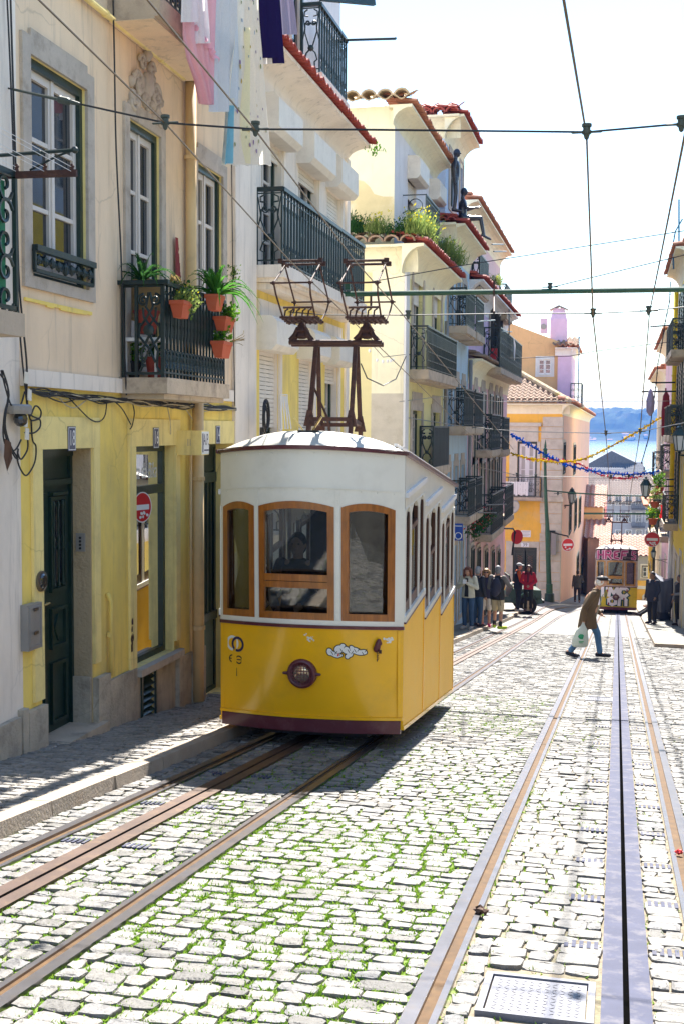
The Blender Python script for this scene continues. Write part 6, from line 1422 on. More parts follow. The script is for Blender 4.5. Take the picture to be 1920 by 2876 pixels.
part('sticker_outline',mb,M['black'],tram1)
mb=MB()
for i,(p,a,b,r_) in enumerate(BL): cu,cw=stick(*p); ddisc(mb,T1,cu,cw,a*.92-.002,b*.8-.002,.0042+.0002*i,18,r_)
part('bubble_sticker',mb,M['signwhite'],tram1)
mb=MB()
for i in range(len(BL)-1):
    cu,cw=stick(BL[i][0][0]+7,BL[i][0][1]+(3 if i%2 else -4)); ddisc(mb,T1,cu,cw,.003,.022,.0075,8,.5 if i%2 else -.6)
part('sticker_lines',mb,M['black'],tram1)
mb=MB(); cu,cw=stick(950,1842); ddisc(mb,T1,cu,cw,.007,.014,.008,10,-.4); part('sticker_mark',mb,M['signred'],tram1)
ch=MB(); uh=T1.fu(1062,.9); p=T1.Fr(uh,wv(1817),.03); ch.smooth=True; ch.cap(p+V(.006,0,.04),p+V(-.012,0,-.02),.026,.032,8); ch.cap(p+V(.01,0,.055),p+V(.02,0,.03),.02,.018,8)
hk=part('coupling_hook',ch,M['tmaroon'],tram1); ch=MB()
for i in range(5): q_=p+V(-.004+.006*(i%2),-.005,-.05-.017*i); ch.tube(ring(q_,V(1,0,0) if i%2 else V(.4,1,0).normalized(),V(0,0,1),.007,.012,8),.003,4,True)
ch.box(p.x+.012,p.y-.03,p.z-.055,p.x+.036,p.y-.01,p.z-.025); part('chain_and_padlock',ch,M['brass'] if False else M['rust'],hk)
mb=MB()
for px,py,n in ((872,1797,16),(1093,1797,22)):
    for i in range(n): cu,cw=T1.fu(px,.95)+random.gauss(0,.016),wv(py)+random.gauss(0,.014); ddisc(mb,T1,cu,cw,random.uniform(.004,.012),random.uniform(.004,.012),.002+.0001*i,7)
part('paint_scar',mb,M['tcream'],tram1)
mb=MB()
for px,py in ((668,1793),(710,1797),(668,1768),(710,1772)): mb=MB(); mb.ell(T1.Fr(T1.fu(px,1.),wv(py),.0),.008,.004,.008,8,5); part('rivet',mb,M['tyel'],tram1)
for i in range(11): mb=MB(); mb.ell(T1.Fr(-.75+.15*i,.303,.018),.006,.004,.006,6,4); part('rivet',mb,M['tyel'],tram1)
# bird-foot horn on the roof
mb=MB(); c=T1.T(T1.fu(846,2.6),-.18,2.86); mb.box(c.x-.09,c.y-.05,c.z-.03,c.x+.09,c.y+.05,c.z+.03); rh=part('roof_horn',mb,M['black'],tram1)
mb=MB()
for s_ in (-1,1): mb.beam(c+V(s_*.04,-.02,.02),c+V(s_*.13,-.04,.15),.022,.012)
part('prong',mb,M['brass'],rh)
# ---- current collector mast (local u,v,w of the first tram, reused on the second)
VP0=1.15; YP=T1.T(0,VP0,0).y
def LP(px,py,dv=0.):
    P=PY(px,py,YP); u,v,w=T1.inv(P); return (u,v+dv,w)
def mast(t,tr,wash=0.):
    X=lambda q:tr.T(*q)
    k=tr.sc; mb=MB()
    tl,tr_=LP(891,968),LP(1000,968); base=LP(880,1225)[2]-.15
    legs=[]
    for q,du in ((tl,-.03),(tr_,.0)):
        for dv in (-.3,.3):
            a=(q[0],q[1]+dv*.12,q[2]); b=(q[0]+du,q[1]+dv,base); legs.append((a,b)); mb.beam(X(a),X(b),.042*k,.036*k)
    bl=LP(816,964);br=LP(1073,965)
    for dv in (-.05,.05): mb.tube([X((bl[0],bl[1]+dv,bl[2]+.0)),X((br[0],br[1]+dv,br[2]))],.026*k,8)
    mb.beam(X((tl[0]-.05,tl[1],tl[2]+.01)),X((tr_[0]+.05,tr_[1],tr_[2]+.01)),.12*k,.06*k)
    lo=LP(880,1185)[2]
    def at(L,w): (a,b)=L; f=(a[2]-w)/(a[2]-b[2]); return (a[0]+(b[0]-a[0])*f,a[1]+(b[1]-a[1])*f,w)
    for i,j in ((0,2),(1,3),(0,1),(2,3)): mb.beam(X(at(legs[i],lo)),X(at(legs[j],lo)),.045*k,.04*k)
    for L in legs: # gussets
        p=X(at(L,lo)); mb.hexa([p+V(-.06,-.01,-.07)*k,p+V(.06,-.01,-.07)*k,p+V(.06,.01,-.07)*k,p+V(-.06,.01,-.07)*k,p+V(-.025,-.01,.09)*k,p+V(.025,-.01,.09)*k,p+V(.025,.01,.09)*k,p+V(-.025,.01,.09)*k])
    mb.tube([X(at(legs[0],lo+.35)),X((tl[0]+.12,tl[1]-.1,lo+.05)),X((tl[0]+.16,tl[1],lo-.2))],.012*k,5)
    ms=part('collector_mast',mb,M['rust'],t)
    for cx in (848,1029):
        mb=MB(); c=LP(cx,0) if False else LP(cx,935); u,v,w=c; wt=LP(cx,737)[2]; wm_=LP(cx,822)[2]; wb_=LP(cx,898)[2]; hu=.165
        # insulator feet
        for du,dv in ((-.09,-.04),(.09,-.04),(-.09,.05),(.09,.05)):
            mb.tube([X((u+du*1.2,v+dv,bl[2]+.02)),X((u+du*.7,v+dv,w-.02)),X((u+du*.4,v+dv,w+.05))],[.03*k,.022*k,.015*k],6)
        mb.lathe(X((u,v,w-.03)),[(.03,-.03),(.075,-.01),(.05,.03),(.08,.05),(.05,.09),(.03,.13)],10)
        # bottom frame with its many bars
        for dv in (-.13,-.05,.05,.13): mb.tube([X((u-hu-.03,v+dv,wb_)),X((u+hu+.03,v+dv,wb_))],.014*k,6)
        for i in range(7): mb.beam(X((u-hu+.055*i,v-.15,wb_-.01)),X((u-hu+.055*i,v+.15,wb_-.01)),.018*k)
        for i in range(5): mb.tube([X((u-hu+.02+.06*i,v-.14,wb_)),X((u-hu+.02+.06*i,v-.10,wb_+.07)),X((u-hu+.05+.06*i,v-.1,wb_+.09))],.009*k,5)
        mb.tube([X((u-hu,v-.11,wb_+.10)),X((u+hu-.02,v-.11,wb_+.10))],.012*k,6)
        hd=part('collector_head',mb,M['rust'],t)
        mb=MB()
        for du in (-hu,hu):
            for s_ in (-1,1):
                mb.tube([X((u+du*1.08,v,wt-.03)),X((u+du*1.1,v+s_*.42,wm_)),X((u+du*1.05,v+s_*.36,wm_-.10)),X((u+du,v+s_*.13,wb_))],.0095*k,6)
                mb.ell(X((u+du*1.1,v+s_*.42,wm_)),.022*k,.022*k,.022*k,6,5)
        for s_ in (-1,1): mb.tube([X((u-hu-.05,v+s_*.42,wm_)),X((u+hu+.05,v+s_*.42,wm_))],.009*k,5)
        part('diamond_arms',mb,M['rust'],hd)
        mb=MB()
        for s_ in (-.07,.07):
            mb.tube([X((u-hu-.05,v+s_,wt)),X((u+hu+.05,v+s_,wt))],.013*k,6)
            for du in (-hu-.04,hu+.04): mb.box(*(X((u+du,v+s_,wt))-V(.022,.02,.022)*k),*(X((u+du,v+s_,wt))+V(.022,.02,.022)*k))
        for du in (-hu,hu): mb.beam(X((u+du,v-.09,wt-.02)),X((u+du,v+.09,wt-.02)),.018*k)
        part('contact_bar',mb,M['rust'],hd)
    return ms
mast(tram1,T1)
# ---- second tram down the street
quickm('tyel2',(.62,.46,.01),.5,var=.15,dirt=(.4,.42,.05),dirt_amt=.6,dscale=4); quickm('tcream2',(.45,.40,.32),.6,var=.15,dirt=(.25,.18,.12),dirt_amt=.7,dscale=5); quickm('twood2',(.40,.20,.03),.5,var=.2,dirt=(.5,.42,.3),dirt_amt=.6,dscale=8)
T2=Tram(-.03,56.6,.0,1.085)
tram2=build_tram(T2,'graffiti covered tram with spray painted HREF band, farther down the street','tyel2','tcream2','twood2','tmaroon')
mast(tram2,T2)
mb=MB(); cbox(mb,T2,-HW+.01,HW-.01,2.24,2.69,.002,.008,16); part('sprayed_band',mb,quickm('bandblack',(.025,.015,.02),.6,var=.3),tram2)
def letters(mb,tr,segs,d,wd):
    for s_ in segs:
        for (a,b),(c,e) in zip(s_,s_[1:]):
            dx,dy=c-a,e-b; L=math.hypot(dx,dy) or 1; nx,ny=-dy/L*wd/2,dx/L*wd/2; ex,ey=dx/L*wd*.35,dy/L*wd*.35
            decal(mb,tr,[(a-ex+nx,b-ey+ny),(a-ex-nx,b-ey-ny),(c+ex-nx,e+ey-ny),(c+ex+nx,e+ey+ny)],d); d+=.0006
GL={'H':[[(0,0),(0,1)],[(.6,0),(.6,1)],[(0,.5),(.6,.5)]],'R':[[(0,0),(0,1),(.5,1),(.6,.75),(.5,.5),(0,.5)],[(.25,.5),(.65,0)]],'E':[[(.6,1),(.15,.9),(.1,.6),(.4,.52),(.1,.42),(.1,.1),(.6,0)]],'F':[[(0,0),(.1,1),(.7,1)],[(.05,.5),(.5,.55)]],'T':[[(0,1),(.7,1)],[(.35,1),(.35,0)]],'M':[[(0,0),(.1,1),(.4,.35),(.7,1),(.8,0)]],'C':[[(.65,.85),(.5,1),(.1,.95),(0,.5),(.1,.05),(.5,0),(.65,.2)]],'G':[[(.65,.9),(.3,1),(.05,.9),(0,.2),(.3,0),(.65,.1),(.65,.45),(.35,.45)]],'I':[[(0,0),(0,1)]],'O':[[(.3,0),(0,.2),(0,.75),(.3,1),(.6,.75),(.6,.2),(.3,0)]],'N':[[(0,0),(.05,.95),(.45,1),(.6,.7),(.6,0)]],'S':[[(.6,.9),(.1,1),(.05,.6),(.55,.45),(.5,.05),(0,.1)]]}
def word(txt,u0,u1,w0,w1,d,wd,mb):
    n=len(txt); st_=(u1-u0)/n
    letters(mb,T2,[[(u0+i*st_+x*st_*1.1,w0+y*(w1-w0)) for x,y in s_] for i,ch_ in enumerate(txt) for s_ in GL[ch_]],d,wd)
mb=MB(); word('HREF',-.77,.50,2.31,2.62,.012,.115,mb); word('S',.62,.84,2.30,2.63,.012,.09,mb); part('pink_letters_edge',mb,quickm('sprayp',(.75,.55,.62),.5),tram2)
mb=MB(); word('HREF',-.77,.50,2.31,2.62,.022,.07,mb); word('S',.62,.84,2.30,2.63,.022,.055,mb); part('pink_letters',mb,quickm('spraym',(.36,.03,.13),.5,var=.3),tram2)
mb=MB(); word('TMC',-.72,.58,.74,1.06,.006,.25,mb); word('ION',-.72,.56,.36,.66,.006,.24,mb); part('green_letter_edges',mb,quickm('sprayg',(.0,.075,.06),.5),tram2)
mb=MB(); word('TMC',-.72,.58,.74,1.06,.018,.13,mb); word('ION',-.72,.56,.36,.66,.018,.125,mb); part('white_letters',mb,M['signwhite'],tram2)
mb=MB()
for u_,w_ in ((-.35,.95),(.0,.72),(.45,.98),(-.3,.4),(.33,.62)): ddisc(mb,T2,u_,w_,.03,.06,.03,8)
part('red_drips',mb,quickm('drip',(.25,.01,.04),.5),tram2)
# ================================================================ people
def fuse(name,mb,m,par=None,vox=.012,it=6,org=True):
    me=mb.mesh('tmp',m,(0,0,0)); o=bpy.data.objects.new('tmp',me); COL.objects.link(o)
    r=o.modifiers.new('r','REMESH'); r.mode='VOXEL'; r.voxel_size=vox; r.use_smooth_shade=True
    s_=o.modifiers.new('s','SMOOTH'); s_.factor=.5; s_.iterations=it
    dg=bpy.context.evaluated_depsgraph_get(); dg.update(); nm=bpy.data.meshes.new_from_object(o.evaluated_get(dg)); bpy.data.objects.remove(o); bpy.data.meshes.remove(me)
    nm.name=name; nm.materials.clear(); nm.materials.append(m)
    nm.polygons.foreach_set('use_smooth',[True]*len(nm.polygons))
    ob=bpy.data.objects.new(name,nm); COL.objects.link(ob); WORG[ob.name]=(0,0,0)
    if par: ob.parent=par
    return ob
def loft(mb,rings,n=16):
    R=[]
    for c,rx,ry in rings: R.append(mb.add([Vector(c)+V(rx*cos(2*PI*k/n),ry*sin(2*PI*k/n),0) for k in range(n)]))
    for A,B in zip(R,R[1:]):
        for k in range(n): mb.face((A+k,A+(k+1)%n,B+(k+1)%n,B+k))
    mb.face([R[0]+k for k in reversed(range(n))]); mb.face([R[-1]+k for k in range(n)])
SKIN=quickm('skin_l',(.50,.27,.18),.55,var=.06); SKIN2=quickm('skin2_l',(.30,.16,.10),.55,var=.06)
def lm(k,col,rough=.8,**kw): return quickm(k+'_l',col,rough,**kw)
def hand(mb,w,d,side,curl=.6):
    w=Vector(w);d=Vector(d).normalized(); sx=d.cross(V(0,1,0)); sx=sx.normalized() if sx.length>.1 else V(1,0,0); f=sx.cross(d)
    mb.cap(w,w+d*.06,.026,.032,8)
    for i,(o,L) in enumerate(((-.027,.062),(-.009,.074),(.009,.07),(.026,.055))):
        k=w+d*.075+sx*o; m_=k+d*L*.55+f*curl*.012; mb.cap(k,m_,.0095,.009,7); mb.cap(m_,m_+d*L*.4+f*curl*.03,.009,.0075,7)
    t=w+d*.02+sx*side*.03; mb.cap(t,t+d*.045+sx*side*.02+f*.02,.011,.009,7)
def person(label,loc,rz,hgt,P=None,skin=None,hair=None,style='short',top=None,topm=None,hem=.78,bottom=None,botm=None,shoe=None,lean=0.,name='person',cat='person',bare=False,belly=0.,sleeve=None,vox=.010,build=1.,group=None,collar=True,headturn=0.,sleeve_to=1.,face=True):
    J=dict(hipL=(-.09,0,.90),hipR=(.09,0,.90),kneeL=(-.10,.02,.49),kneeR=(.10,.02,.49),ankL=(-.10,-.02,.085),ankR=(.10,-.02,.085),toeL=(-.12,.15,.035),toeR=(.12,.15,.035),shL=(-.175,0,1.40),shR=(.175,0,1.40),elL=(-.23,-.03,1.12),elR=(.23,-.03,1.12),wrL=(-.23,.06,.88),wrR=(.23,.06,.88),neck=(0,0,1.44),head=(0,.03,1.60),pel=(0,0,.95),chest=(0,0,1.25))
    J.update(P or {}); J={k:Vector(v) for k,v in J.items()}
    sc=hgt/1.72
    skin=skin or SKIN
    root=fuse_root=None
    mb=MB()
    for s_ in 'LR':
        mb.cap(J['hip'+s_],J['knee'+s_],.083*build,.056,12); mb.cap(J['knee'+s_],J['knee'+s_].lerp(J['ank'+s_],.35),.054,.054,12); mb.cap(J['knee'+s_].lerp(J['ank'+s_],.35),J['ank'+s_],.054,.036,12)
        a,t=J['ank'+s_],J['toe'+s_]; mb.cap(a-(t-a)*.25+V(0,0,-.02),t,.038,.032,10); mb.cap(t,t+(t-a)*.12,.032,.026,8)
        mb.cap(J['sh'+s_],J['el'+s_],.050*build,.040,12); mb.cap(J['el'+s_],J['wr'+s_],.040,.028,12); hand(mb,J['wr'+s_],J['wr'+s_]-J['el'+s_]*.8-V(0,0,0)*.0 if False else (J['wr'+s_]-J['el'+s_]),1 if s_=='L' else -1)
        mb.cap(J['neck']+V(0,0,-.06),J['sh'+s_],.05,.055,10)
    p,c,n,h=J['pel'],J['chest'],J['neck'],J['head']
    mb.ell(p,.155*build,.11*build,.12,14,10); mb.cap(p,c,.125*build,.135*build,14); mb.ell(c+V(0,.01,0),.165*build,.115*build,.17,14,10)
    if belly: mb.ell(p.lerp(c,.4)+V(0,.05,0),.14,.10+belly,.16,12,8)
    mb.cap(n+V(0,0,-.05),h+V(0,-.02,-.05),.055,.05,12)
    R=Matrix.Rotation(headturn,3,'Z'); hf=R@V(0,1,0)
    mb.ell(h,.077,.096,.112,16,12,R); mb.ell(h+hf*.022+V(0,0,-.055),.058,.068,.062,12,8,R)
    mb.cap(h+hf*.088+V(0,0,.005),h+hf*.112+V(0,0,-.022),.010,.016,8)       # nose
    mb.cap(h+hf*.085+R@V(-.02,0,0)+V(0,0,-.062),h+hf*.085+R@V(.02,0,0)+V(0,0,-.062),.010,.010,6)   # lips
    for e in (-1,1): mb.ell(h+R@V(e*.078,-.005,-.008),.012,.022,.032,8,6); mb.ell(h+hf*.082+R@V(e*.032,0,.03),.022,.012,.008,6,5)
    bodym=skin
    body=fuse(name,mb,bodym,None,vox,4)
    body.location=loc; body.rotation_euler=(0,0,rz); body.scale=(sc,)*3; tagp(body,label,cat,group)
    WORG[body.name]=(0,0,0)
    if bare: return body,J
    if face:
        mb=MB()
        for e in (-1,1): mb.ell(h+hf*.084+R@V(e*.031,0,.012),.013,.008,.007,8,6)
        part('eyes',mb,lm('eye',(.03,.02,.02),.3),body)
    if hair:
        mb=MB(); 
        if style in ('short','bald'):
            mb.ell(h-hf*.016+V(0,0,.022 if style=='short' else -.01),.086,.100,.108 if style=='short' else .09,14,10,R)
            mb.ell(h-hf*.04+V(0,0,-.03),.082,.075,.08,12,8,R)
        elif style in ('bob','long','curly'):
            mb.ell(h-hf*.018+V(0,0,.026),.098,.108,.110,14,10,R); L=.20 if style=='bob' else .30
            for k in range(13):
                a=PI*(-.12+1.24*k/12); q_=h+R@V(cos(a)*.095,-sin(a)*.085-.01,.03); mb.cap(q_,q_+R@V(cos(a)*.02,-sin(a)*.03,-L+.04),.036,.024 if style!='curly' else .04,8)
            mb.cap(h+hf*.07+R@V(-.05,0,.085),h+hf*.075+R@V(.05,0,.085),.028,.028,8)
        # keep the face clear
        fuse('hair',mb,hair,body,.012,2)
    if bottom:
        mb=MB(); e=.016 if bottom!='shorts' else .028
        mb.ell(p+V(0,0,-.01),.168*build,.125*build,.13,14,10)
        for s_ in 'LR':
            a,k,f=J['hip'+s_],J['knee'+s_],J['ank'+s_]
            if bottom=='shorts': mb.cap(a,a.lerp(k,.86),.10*build,.088,14)
            else: mb.cap(a,k,.098*build,.073,14); mb.cap(k,k.lerp(f,.9),.072,.058,14); mb.cap(k.lerp(f,.55)+V(0,.004,0),k.lerp(f,.93),.058,.062,12)
        fuse('trousers' if bottom!='shorts' else 'shorts',mb,botm,body,.013,5)
    if topm:
        mb=MB(); zt=n.z-.01; d=(n-p); hp=p+(p-c)*(.0)+V(0,0,hem-.95)
        rg=[(hp,.192*build,.142*build if hem>.75 else .195*build),(p.lerp(c,.1),.186*build,.143*build+belly*.6),(p.lerp(c,.5),.17*build,.13*build+belly),(c,.185*build,.138*build+belly*.3),(c.lerp(n,.55),.18*build,.12*build),(n+V(0,0,-.03),.10,.085),(n+V(0,0,.02 if collar else -.02),.075,.07)]
        loft(mb,rg,18)
        fuse('torso_jacket' if False else (top or 'jacket'),mb if sleeve else _arms(mb,J,build,sleeve_to),topm,body,.013,5)
        if sleeve:
            m2=_arms(MB(),J,build,sleeve_to); fuse('sleeves',m2,sleeve,body,.013,5)
    if shoe:
        for s_ in 'LR':
            mb=MB(); a,t=J['ank'+s_],J['toe'+s_]; b_=t-a; b_.z=0
            mb.cap(a-b_*.28+V(0,0,-.035),t+b_*.05+V(0,0,.0),.050,.042,10); mb.cap(a+V(0,0,.0),a+V(0,0,-.03),.046,.05,10)
            lo=min(a.z,t.z)-.045; fuse('shoe',mb,shoe,body,.011,3)
    return body,J
def _arms(mb,J,b,to):
    for s_ in 'LR':
        mb.cap(J['sh'+s_],J['el'+s_],.070*b,.058,12); w=J['el'+s_].lerp(J['wr'+s_],to); mb.cap(J['el'+s_],w,.057,.046,12)
    return mb
lh=lambda k,c: lm(k,c,.6,var=.25,scale=30)
G=lambda px,py: GP(px,py,PH)
grp='bystanders on the left pavement'
# 1 woman with paper
b1_,J=person('auburn haired woman in open cream jacket and jeans holding white paper at her chest',G(1312,1766),PI*.93,1.74,dict(elL=(-.27,.06,1.14),elR=(.27,.06,1.14),wrL=(-.05,.22,1.27),wrR=(.06,.22,1.27),head=(0,.06,1.585)),hair=lh('auburn',(.16,.05,.02)),style='bob',topm=lm('creamj',(.60,.58,.46),.8,bump=.3,bscale=20),bottom='trousers',botm=lm('jeans',(.035,.08,.16),.85,var=.2),shoe=lm('shoeg',(.42,.40,.38)),hem=.86,group=grp)
mb=MB(); mb.prism([(-.055,.90),(.055,.90),(.045,1.1),(.03,1.40),(-.03,1.40),(-.045,1.1)],lambda a,z,d:V(a,d,z),.10,.162); part('shirt',mb,lm('blackshirt',(.012,.012,.014)),b1_)
mb=MB(); M4=b1_.matrix_basis; pp=[M4@V(-.05,.31,1.27),M4@V(.05,.30,1.27),M4@V(.055,.27,1.38),M4@V(-.05,.28,1.38)]; q_=M4.to_3x3()@V(0,.03,.01); mb.hexa([pp[0],pp[1],pp[1]+q_,pp[0]+q_,pp[3],pp[2],pp[2]+q_,pp[3]+q_]); one('paper_wrap',mb,[M['signwhite']],'white paper wrap in the hands of the auburn haired woman','paper')
# 2 grey haired man
person('grey haired man in navy jacket and blue jeans looking away beside the auburn woman',G(1338,1759),-.55,1.75,dict(wrL=(-.12,.2,.98),elL=(-.26,.0,1.12),toeR=(.14,.16,.03)),hair=lh('greyh',(.34,.34,.35)),topm=lm('navyj',(.018,.02,.03),.8,bump=.3,bscale=18),bottom='trousers',botm=lm('jeans',(.035,.08,.16)),shoe=lm('shoed',(.03,.015,.02)),hem=.86,group=grp,build=1.05)
# 3 woman in vest and shorts
b3_,J=person('sandy haired woman in sunglasses, navy vest, white shorts and pink shoes',G(1362,1759),PI*1.02,1.70,dict(wrL=(-.2,.02,.86),wrR=(.12,-.12,.9)),hair=lh('sandy',(.28,.15,.05)),style='bob',topm=lm('navyv',(.022,.02,.05),.8,bump=.4,bscale=14),bottom='shorts',botm=lm('wshort',(.62,.56,.50)),shoe=lm('pinks',(.55,.02,.12)),hem=.84,sleeve=lm('navys',(.03,.03,.07)),group=grp)
mb=MB(); h_=J['head']
for e in (-1,1): mb.ell(h_+V(e*.033,.092,.014),.03,.012,.02,10,6)
mb.cap(h_+V(-.08,.05,.016),h_+V(-.06,.088,.016),.005,.005,6); mb.cap(h_+V(.08,.05,.016),h_+V(.06,.088,.016),.005,.005,6); part('sunglasses',mb,M['black'],b3_)
# 4 man with backpack
b4_,J=person('man seen from behind in black padded jacket, khaki shorts and lime green shoes',G(1394,1766),-.25,1.78,dict(elR=(.30,.10,1.18),wrR=(.28,.34,1.22),wrL=(-.1,.25,1.1),toeR=(.2,.13,.03),ankL=(-.12,.12,.085),toeL=(-.17,.27,.03),kneeL=(-.11,.12,.49)),hair=lh('greyh2',(.20,.20,.21)),topm=lm('blackj',(.012,.013,.017),.7,bump=.6,bscale=9,stretch=(1,1,3)),sleeve=lm('greysl',(.16,.15,.14)),bottom='shorts',botm=lm('khaki',(.50,.42,.27)),shoe=lm('lime',(.42,.58,.02)),hem=.80,group=grp,build=1.08)
mb=MB()
for s_ in 'LR': mb.cap(J['ank'+s_]+V(0,0,.0),J['ank'+s_]+V(0,0,.1),.05,.052,10)
part('socks',mb,lm('sock',(.03,.03,.03)),b4_)
M4=Matrix.Translation(b4_.location)@Matrix.Rotation(-.25,4,'Z')@Matrix.Scale(1.78/1.72,4)
bp=local_thing('backpack','dark navy backpack worn by the man in khaki shorts','backpack',b4_.location,(0,0,-.25),None,1.78/1.72)
mb=MB(); mb.ell(V(.03,-.23,1.16),.15,.11,.24,14,10); mb.ell(V(.03,-.30,1.04),.11,.07,.13,12,8); mb.ell(V(.03,-.22,1.34),.10,.08,.08,10,8); fuse('bag_body',mb,lm('bpnavy',(.016,.015,.035),.6,bump=.3,bscale=30),bp,.014,4)
mb=MB()
for e in (-1,1): mb.tube([V(.03+e*.10,-.17,1.02),V(.03+e*.15,-.02,1.1),V(.03+e*.14,.12,1.25),V(.03+e*.10,.08,1.42),V(.03+e*.06,-.1,1.42)],.018,6); mb.beam(V(e*.12,-.16,.95),V(e*.14,-.12,.66),.02,.008)
part('strap',mb,M['black'],bp)
# 5 man in orange
b5_,J=person('man in white peaked cap, orange jacket and dark vest, turned to the right',G(1452,1716),-PI*.42,1.85,dict(wrL=(-.16,.26,1.12),elL=(-.24,.03,1.14),wrR=(.16,.28,1.08),elR=(.24,.05,1.12)),hair=lh('darkh',(.04,.03,.03)),topm=lm('dvest',(.012,.014,.03)),sleeve=lm('orangej',(.70,.11,.02),.8),bottom='trousers',botm=lm('dnavy',(.012,.015,.03)),shoe=lm('shoel',(.3,.3,.32)),hem=.80,build=1.1,headturn=-.3)
mb=MB(); h_=J['head']+V(0,0,.06); mb.ell(h_,.092,.104,.075,14,8); mb.ell(h_+V(.03,.11,-.005),.06,.075,.012,10,5); part('cap',mb,lm('capw',(.45,.46,.48)),b5_)
# 6 woman in red
b6_,J=person('dark haired woman in bright red jacket and wine scarf standing beside the orange man',G(1481,1716),PI,1.76,dict(wrL=(-.06,.2,.98),wrR=(.05,.2,.98),elL=(-.28,.02,1.12),elR=(.28,.02,1.12)),hair=lh('darkred',(.06,.015,.015)),style='curly',topm=lm('redj',(.50,.012,.04),.75,bump=.2),bottom='trousers',botm=lm('blackl',(.012,.012,.015)),shoe=lm('shoed2',(.12,.06,.05)),hem=.82)
mb=MB(); mb.tube([J['neck']+V(-.09,.03,.0),J['neck']+V(0,.11,-.02),J['neck']+V(.09,.03,.0),J['neck']+V(0,-.07,.03)],.045,8,True); mb.cap(J['neck']+V(0,.12,-.05),J['neck']+V(.01,.15,-.32),.05,.035,8); part('scarf',mb,lm('wine',(.16,.01,.03)),b6_)
# 7 walker
person('man in dark grey hooded jacket walking away down the pavement by the salmon wall',G(1619,1692),.12,1.86,dict(kneeL=(-.1,.12,.49),ankL=(-.1,.16,.085),toeL=(-.11,.32,.04),kneeR=(.1,.0,.49),ankR=(.1,-.18,.10),toeR=(.11,-.02,.03),wrL=(-.26,-.05,.88),elR=(.28,.0,1.14),wrR=(.26,.2,1.05)),hair=lh('darkh',(.04,.03,.03)),topm=lm('grhood',(.07,.068,.065)),bottom='trousers',botm=lm('brownb',(.02,.012,.012)),shoe=lm('shoed',(.03,.015,.02)),hem=.80,build=1.08)
# 8 the crossing man
cm_loc=GP(1649,1846)
b8_,J=person('old man in black flat cap, brown jacket and jeans striding across the rails',cm_loc,-PI/2,1.70,dict(pel=(0,-.02,.90),hipL=(-.09,0,.88),hipR=(.09,0,.88),kneeR=(.09,-.10,.49),ankR=(.09,-.36,.12),toeR=(.10,-.20,.035),kneeL=(-.09,.18,.49),ankL=(-.09,.24,.085),toeL=(-.10,.42,.04),chest=(0,.06,1.20),neck=(0,.14,1.41),head=(0,.25,1.585),shL=(-.17,.13,1.34),shR=(.17,.11,1.34),elL=(-.22,.05,1.06),wrL=(-.18,.22,.90),elR=(.23,-.07,1.06),wrR=(.20,-.09,.80)),hair=lh('whiteh',(.62,.60,.57)),style='bald',topm=lm('brownj',(.105,.065,.03),.85,var=.15,dirt=(.06,.04,.02),dirt_amt=.4,dscale=5,bump=.5,bscale=14),bottom='trousers',botm=lm('jeans2',(.06,.14,.26),.85,var=.25,scale=6),shoe=lm('shoen',(.012,.014,.025)),hem=.66,build=1.04,belly=.02,vox=.008)
mb=MB(); h_=J['head']+V(0,.01,.062); mb.ell(h_,.105,.125,.045,16,8); mb.lathe(h_+V(0,-.005,-.045),[(.088,0),(.092,.045)],16,(0,0,1),1,1.12); mb.ell(h_+V(0,.115,-.035),.07,.06,.014,12,5); part('flat_cap',mb,lm('capb',(.012,.012,.018),.8),b8_)
mb=MB(); mb.prism([(-.03,.74),(.05,.72),(.05,1.1),(.04,1.32),(-.03,1.3)],lambda a,z,d:V(a-.0,d+(z-.9)*.28,z),.155,.175); part('shirt',mb,lm('shirtb',(.35,.33,.24)),b8_)
R8=Matrix.Rotation(-PI/2,4,'Z'); sc8=1.70/1.72
bag=local_thing('carrier_bag','white plastic carrier bag with green print hanging from the old man hand','bag',cm_loc,(0,0,-PI/2),None,sc8)
mb=MB(); wr=J['wrR']+V(.02,-.01,-.09)
loft(mb,[(wr+V(.02,-.06,-.47),.03,.10),(wr+V(.02,-.06,-.44),.085,.165),(wr+V(.02,-.05,-.30),.095,.17),(wr+V(.02,-.02,-.12),.06,.12),(wr+V(.01,.0,-.02),.02,.05),(wr+V(.0,.0,.05),.012,.02)],14)
bgm=clothmat('bagplastic',(.62,.66,.60),.35); fuse('bag_body',mb,bgm,bag,.014,4)
mb=MB(); ddx=wr+V(.118,-.03,-.24)
for i in range(10):
    a=2*PI*i/10; a2=2*PI*(i+1)/10; mb.poly([ddx,ddx+V(-.012*abs(sin(a)),.055*cos(a)*(1.2 if sin(a)>0 else .8),.06*sin(a)),ddx+V(-.012*abs(sin(a2)),.055*cos(a2)*(1.2 if sin(a2)>0 else .8),.06*sin(a2))])
mb.box(ddx.x-.008,ddx.y-.05,ddx.z-.10,ddx.x+.002,ddx.y+.05,ddx.z-.085); mb.box(ddx.x-.008,ddx.y-.045,ddx.z-.125,ddx.x+.002,ddx.y+.03,ddx.z-.113); part('print',mb,quickm('bagg',(.02,.30,.12),.5),bag)
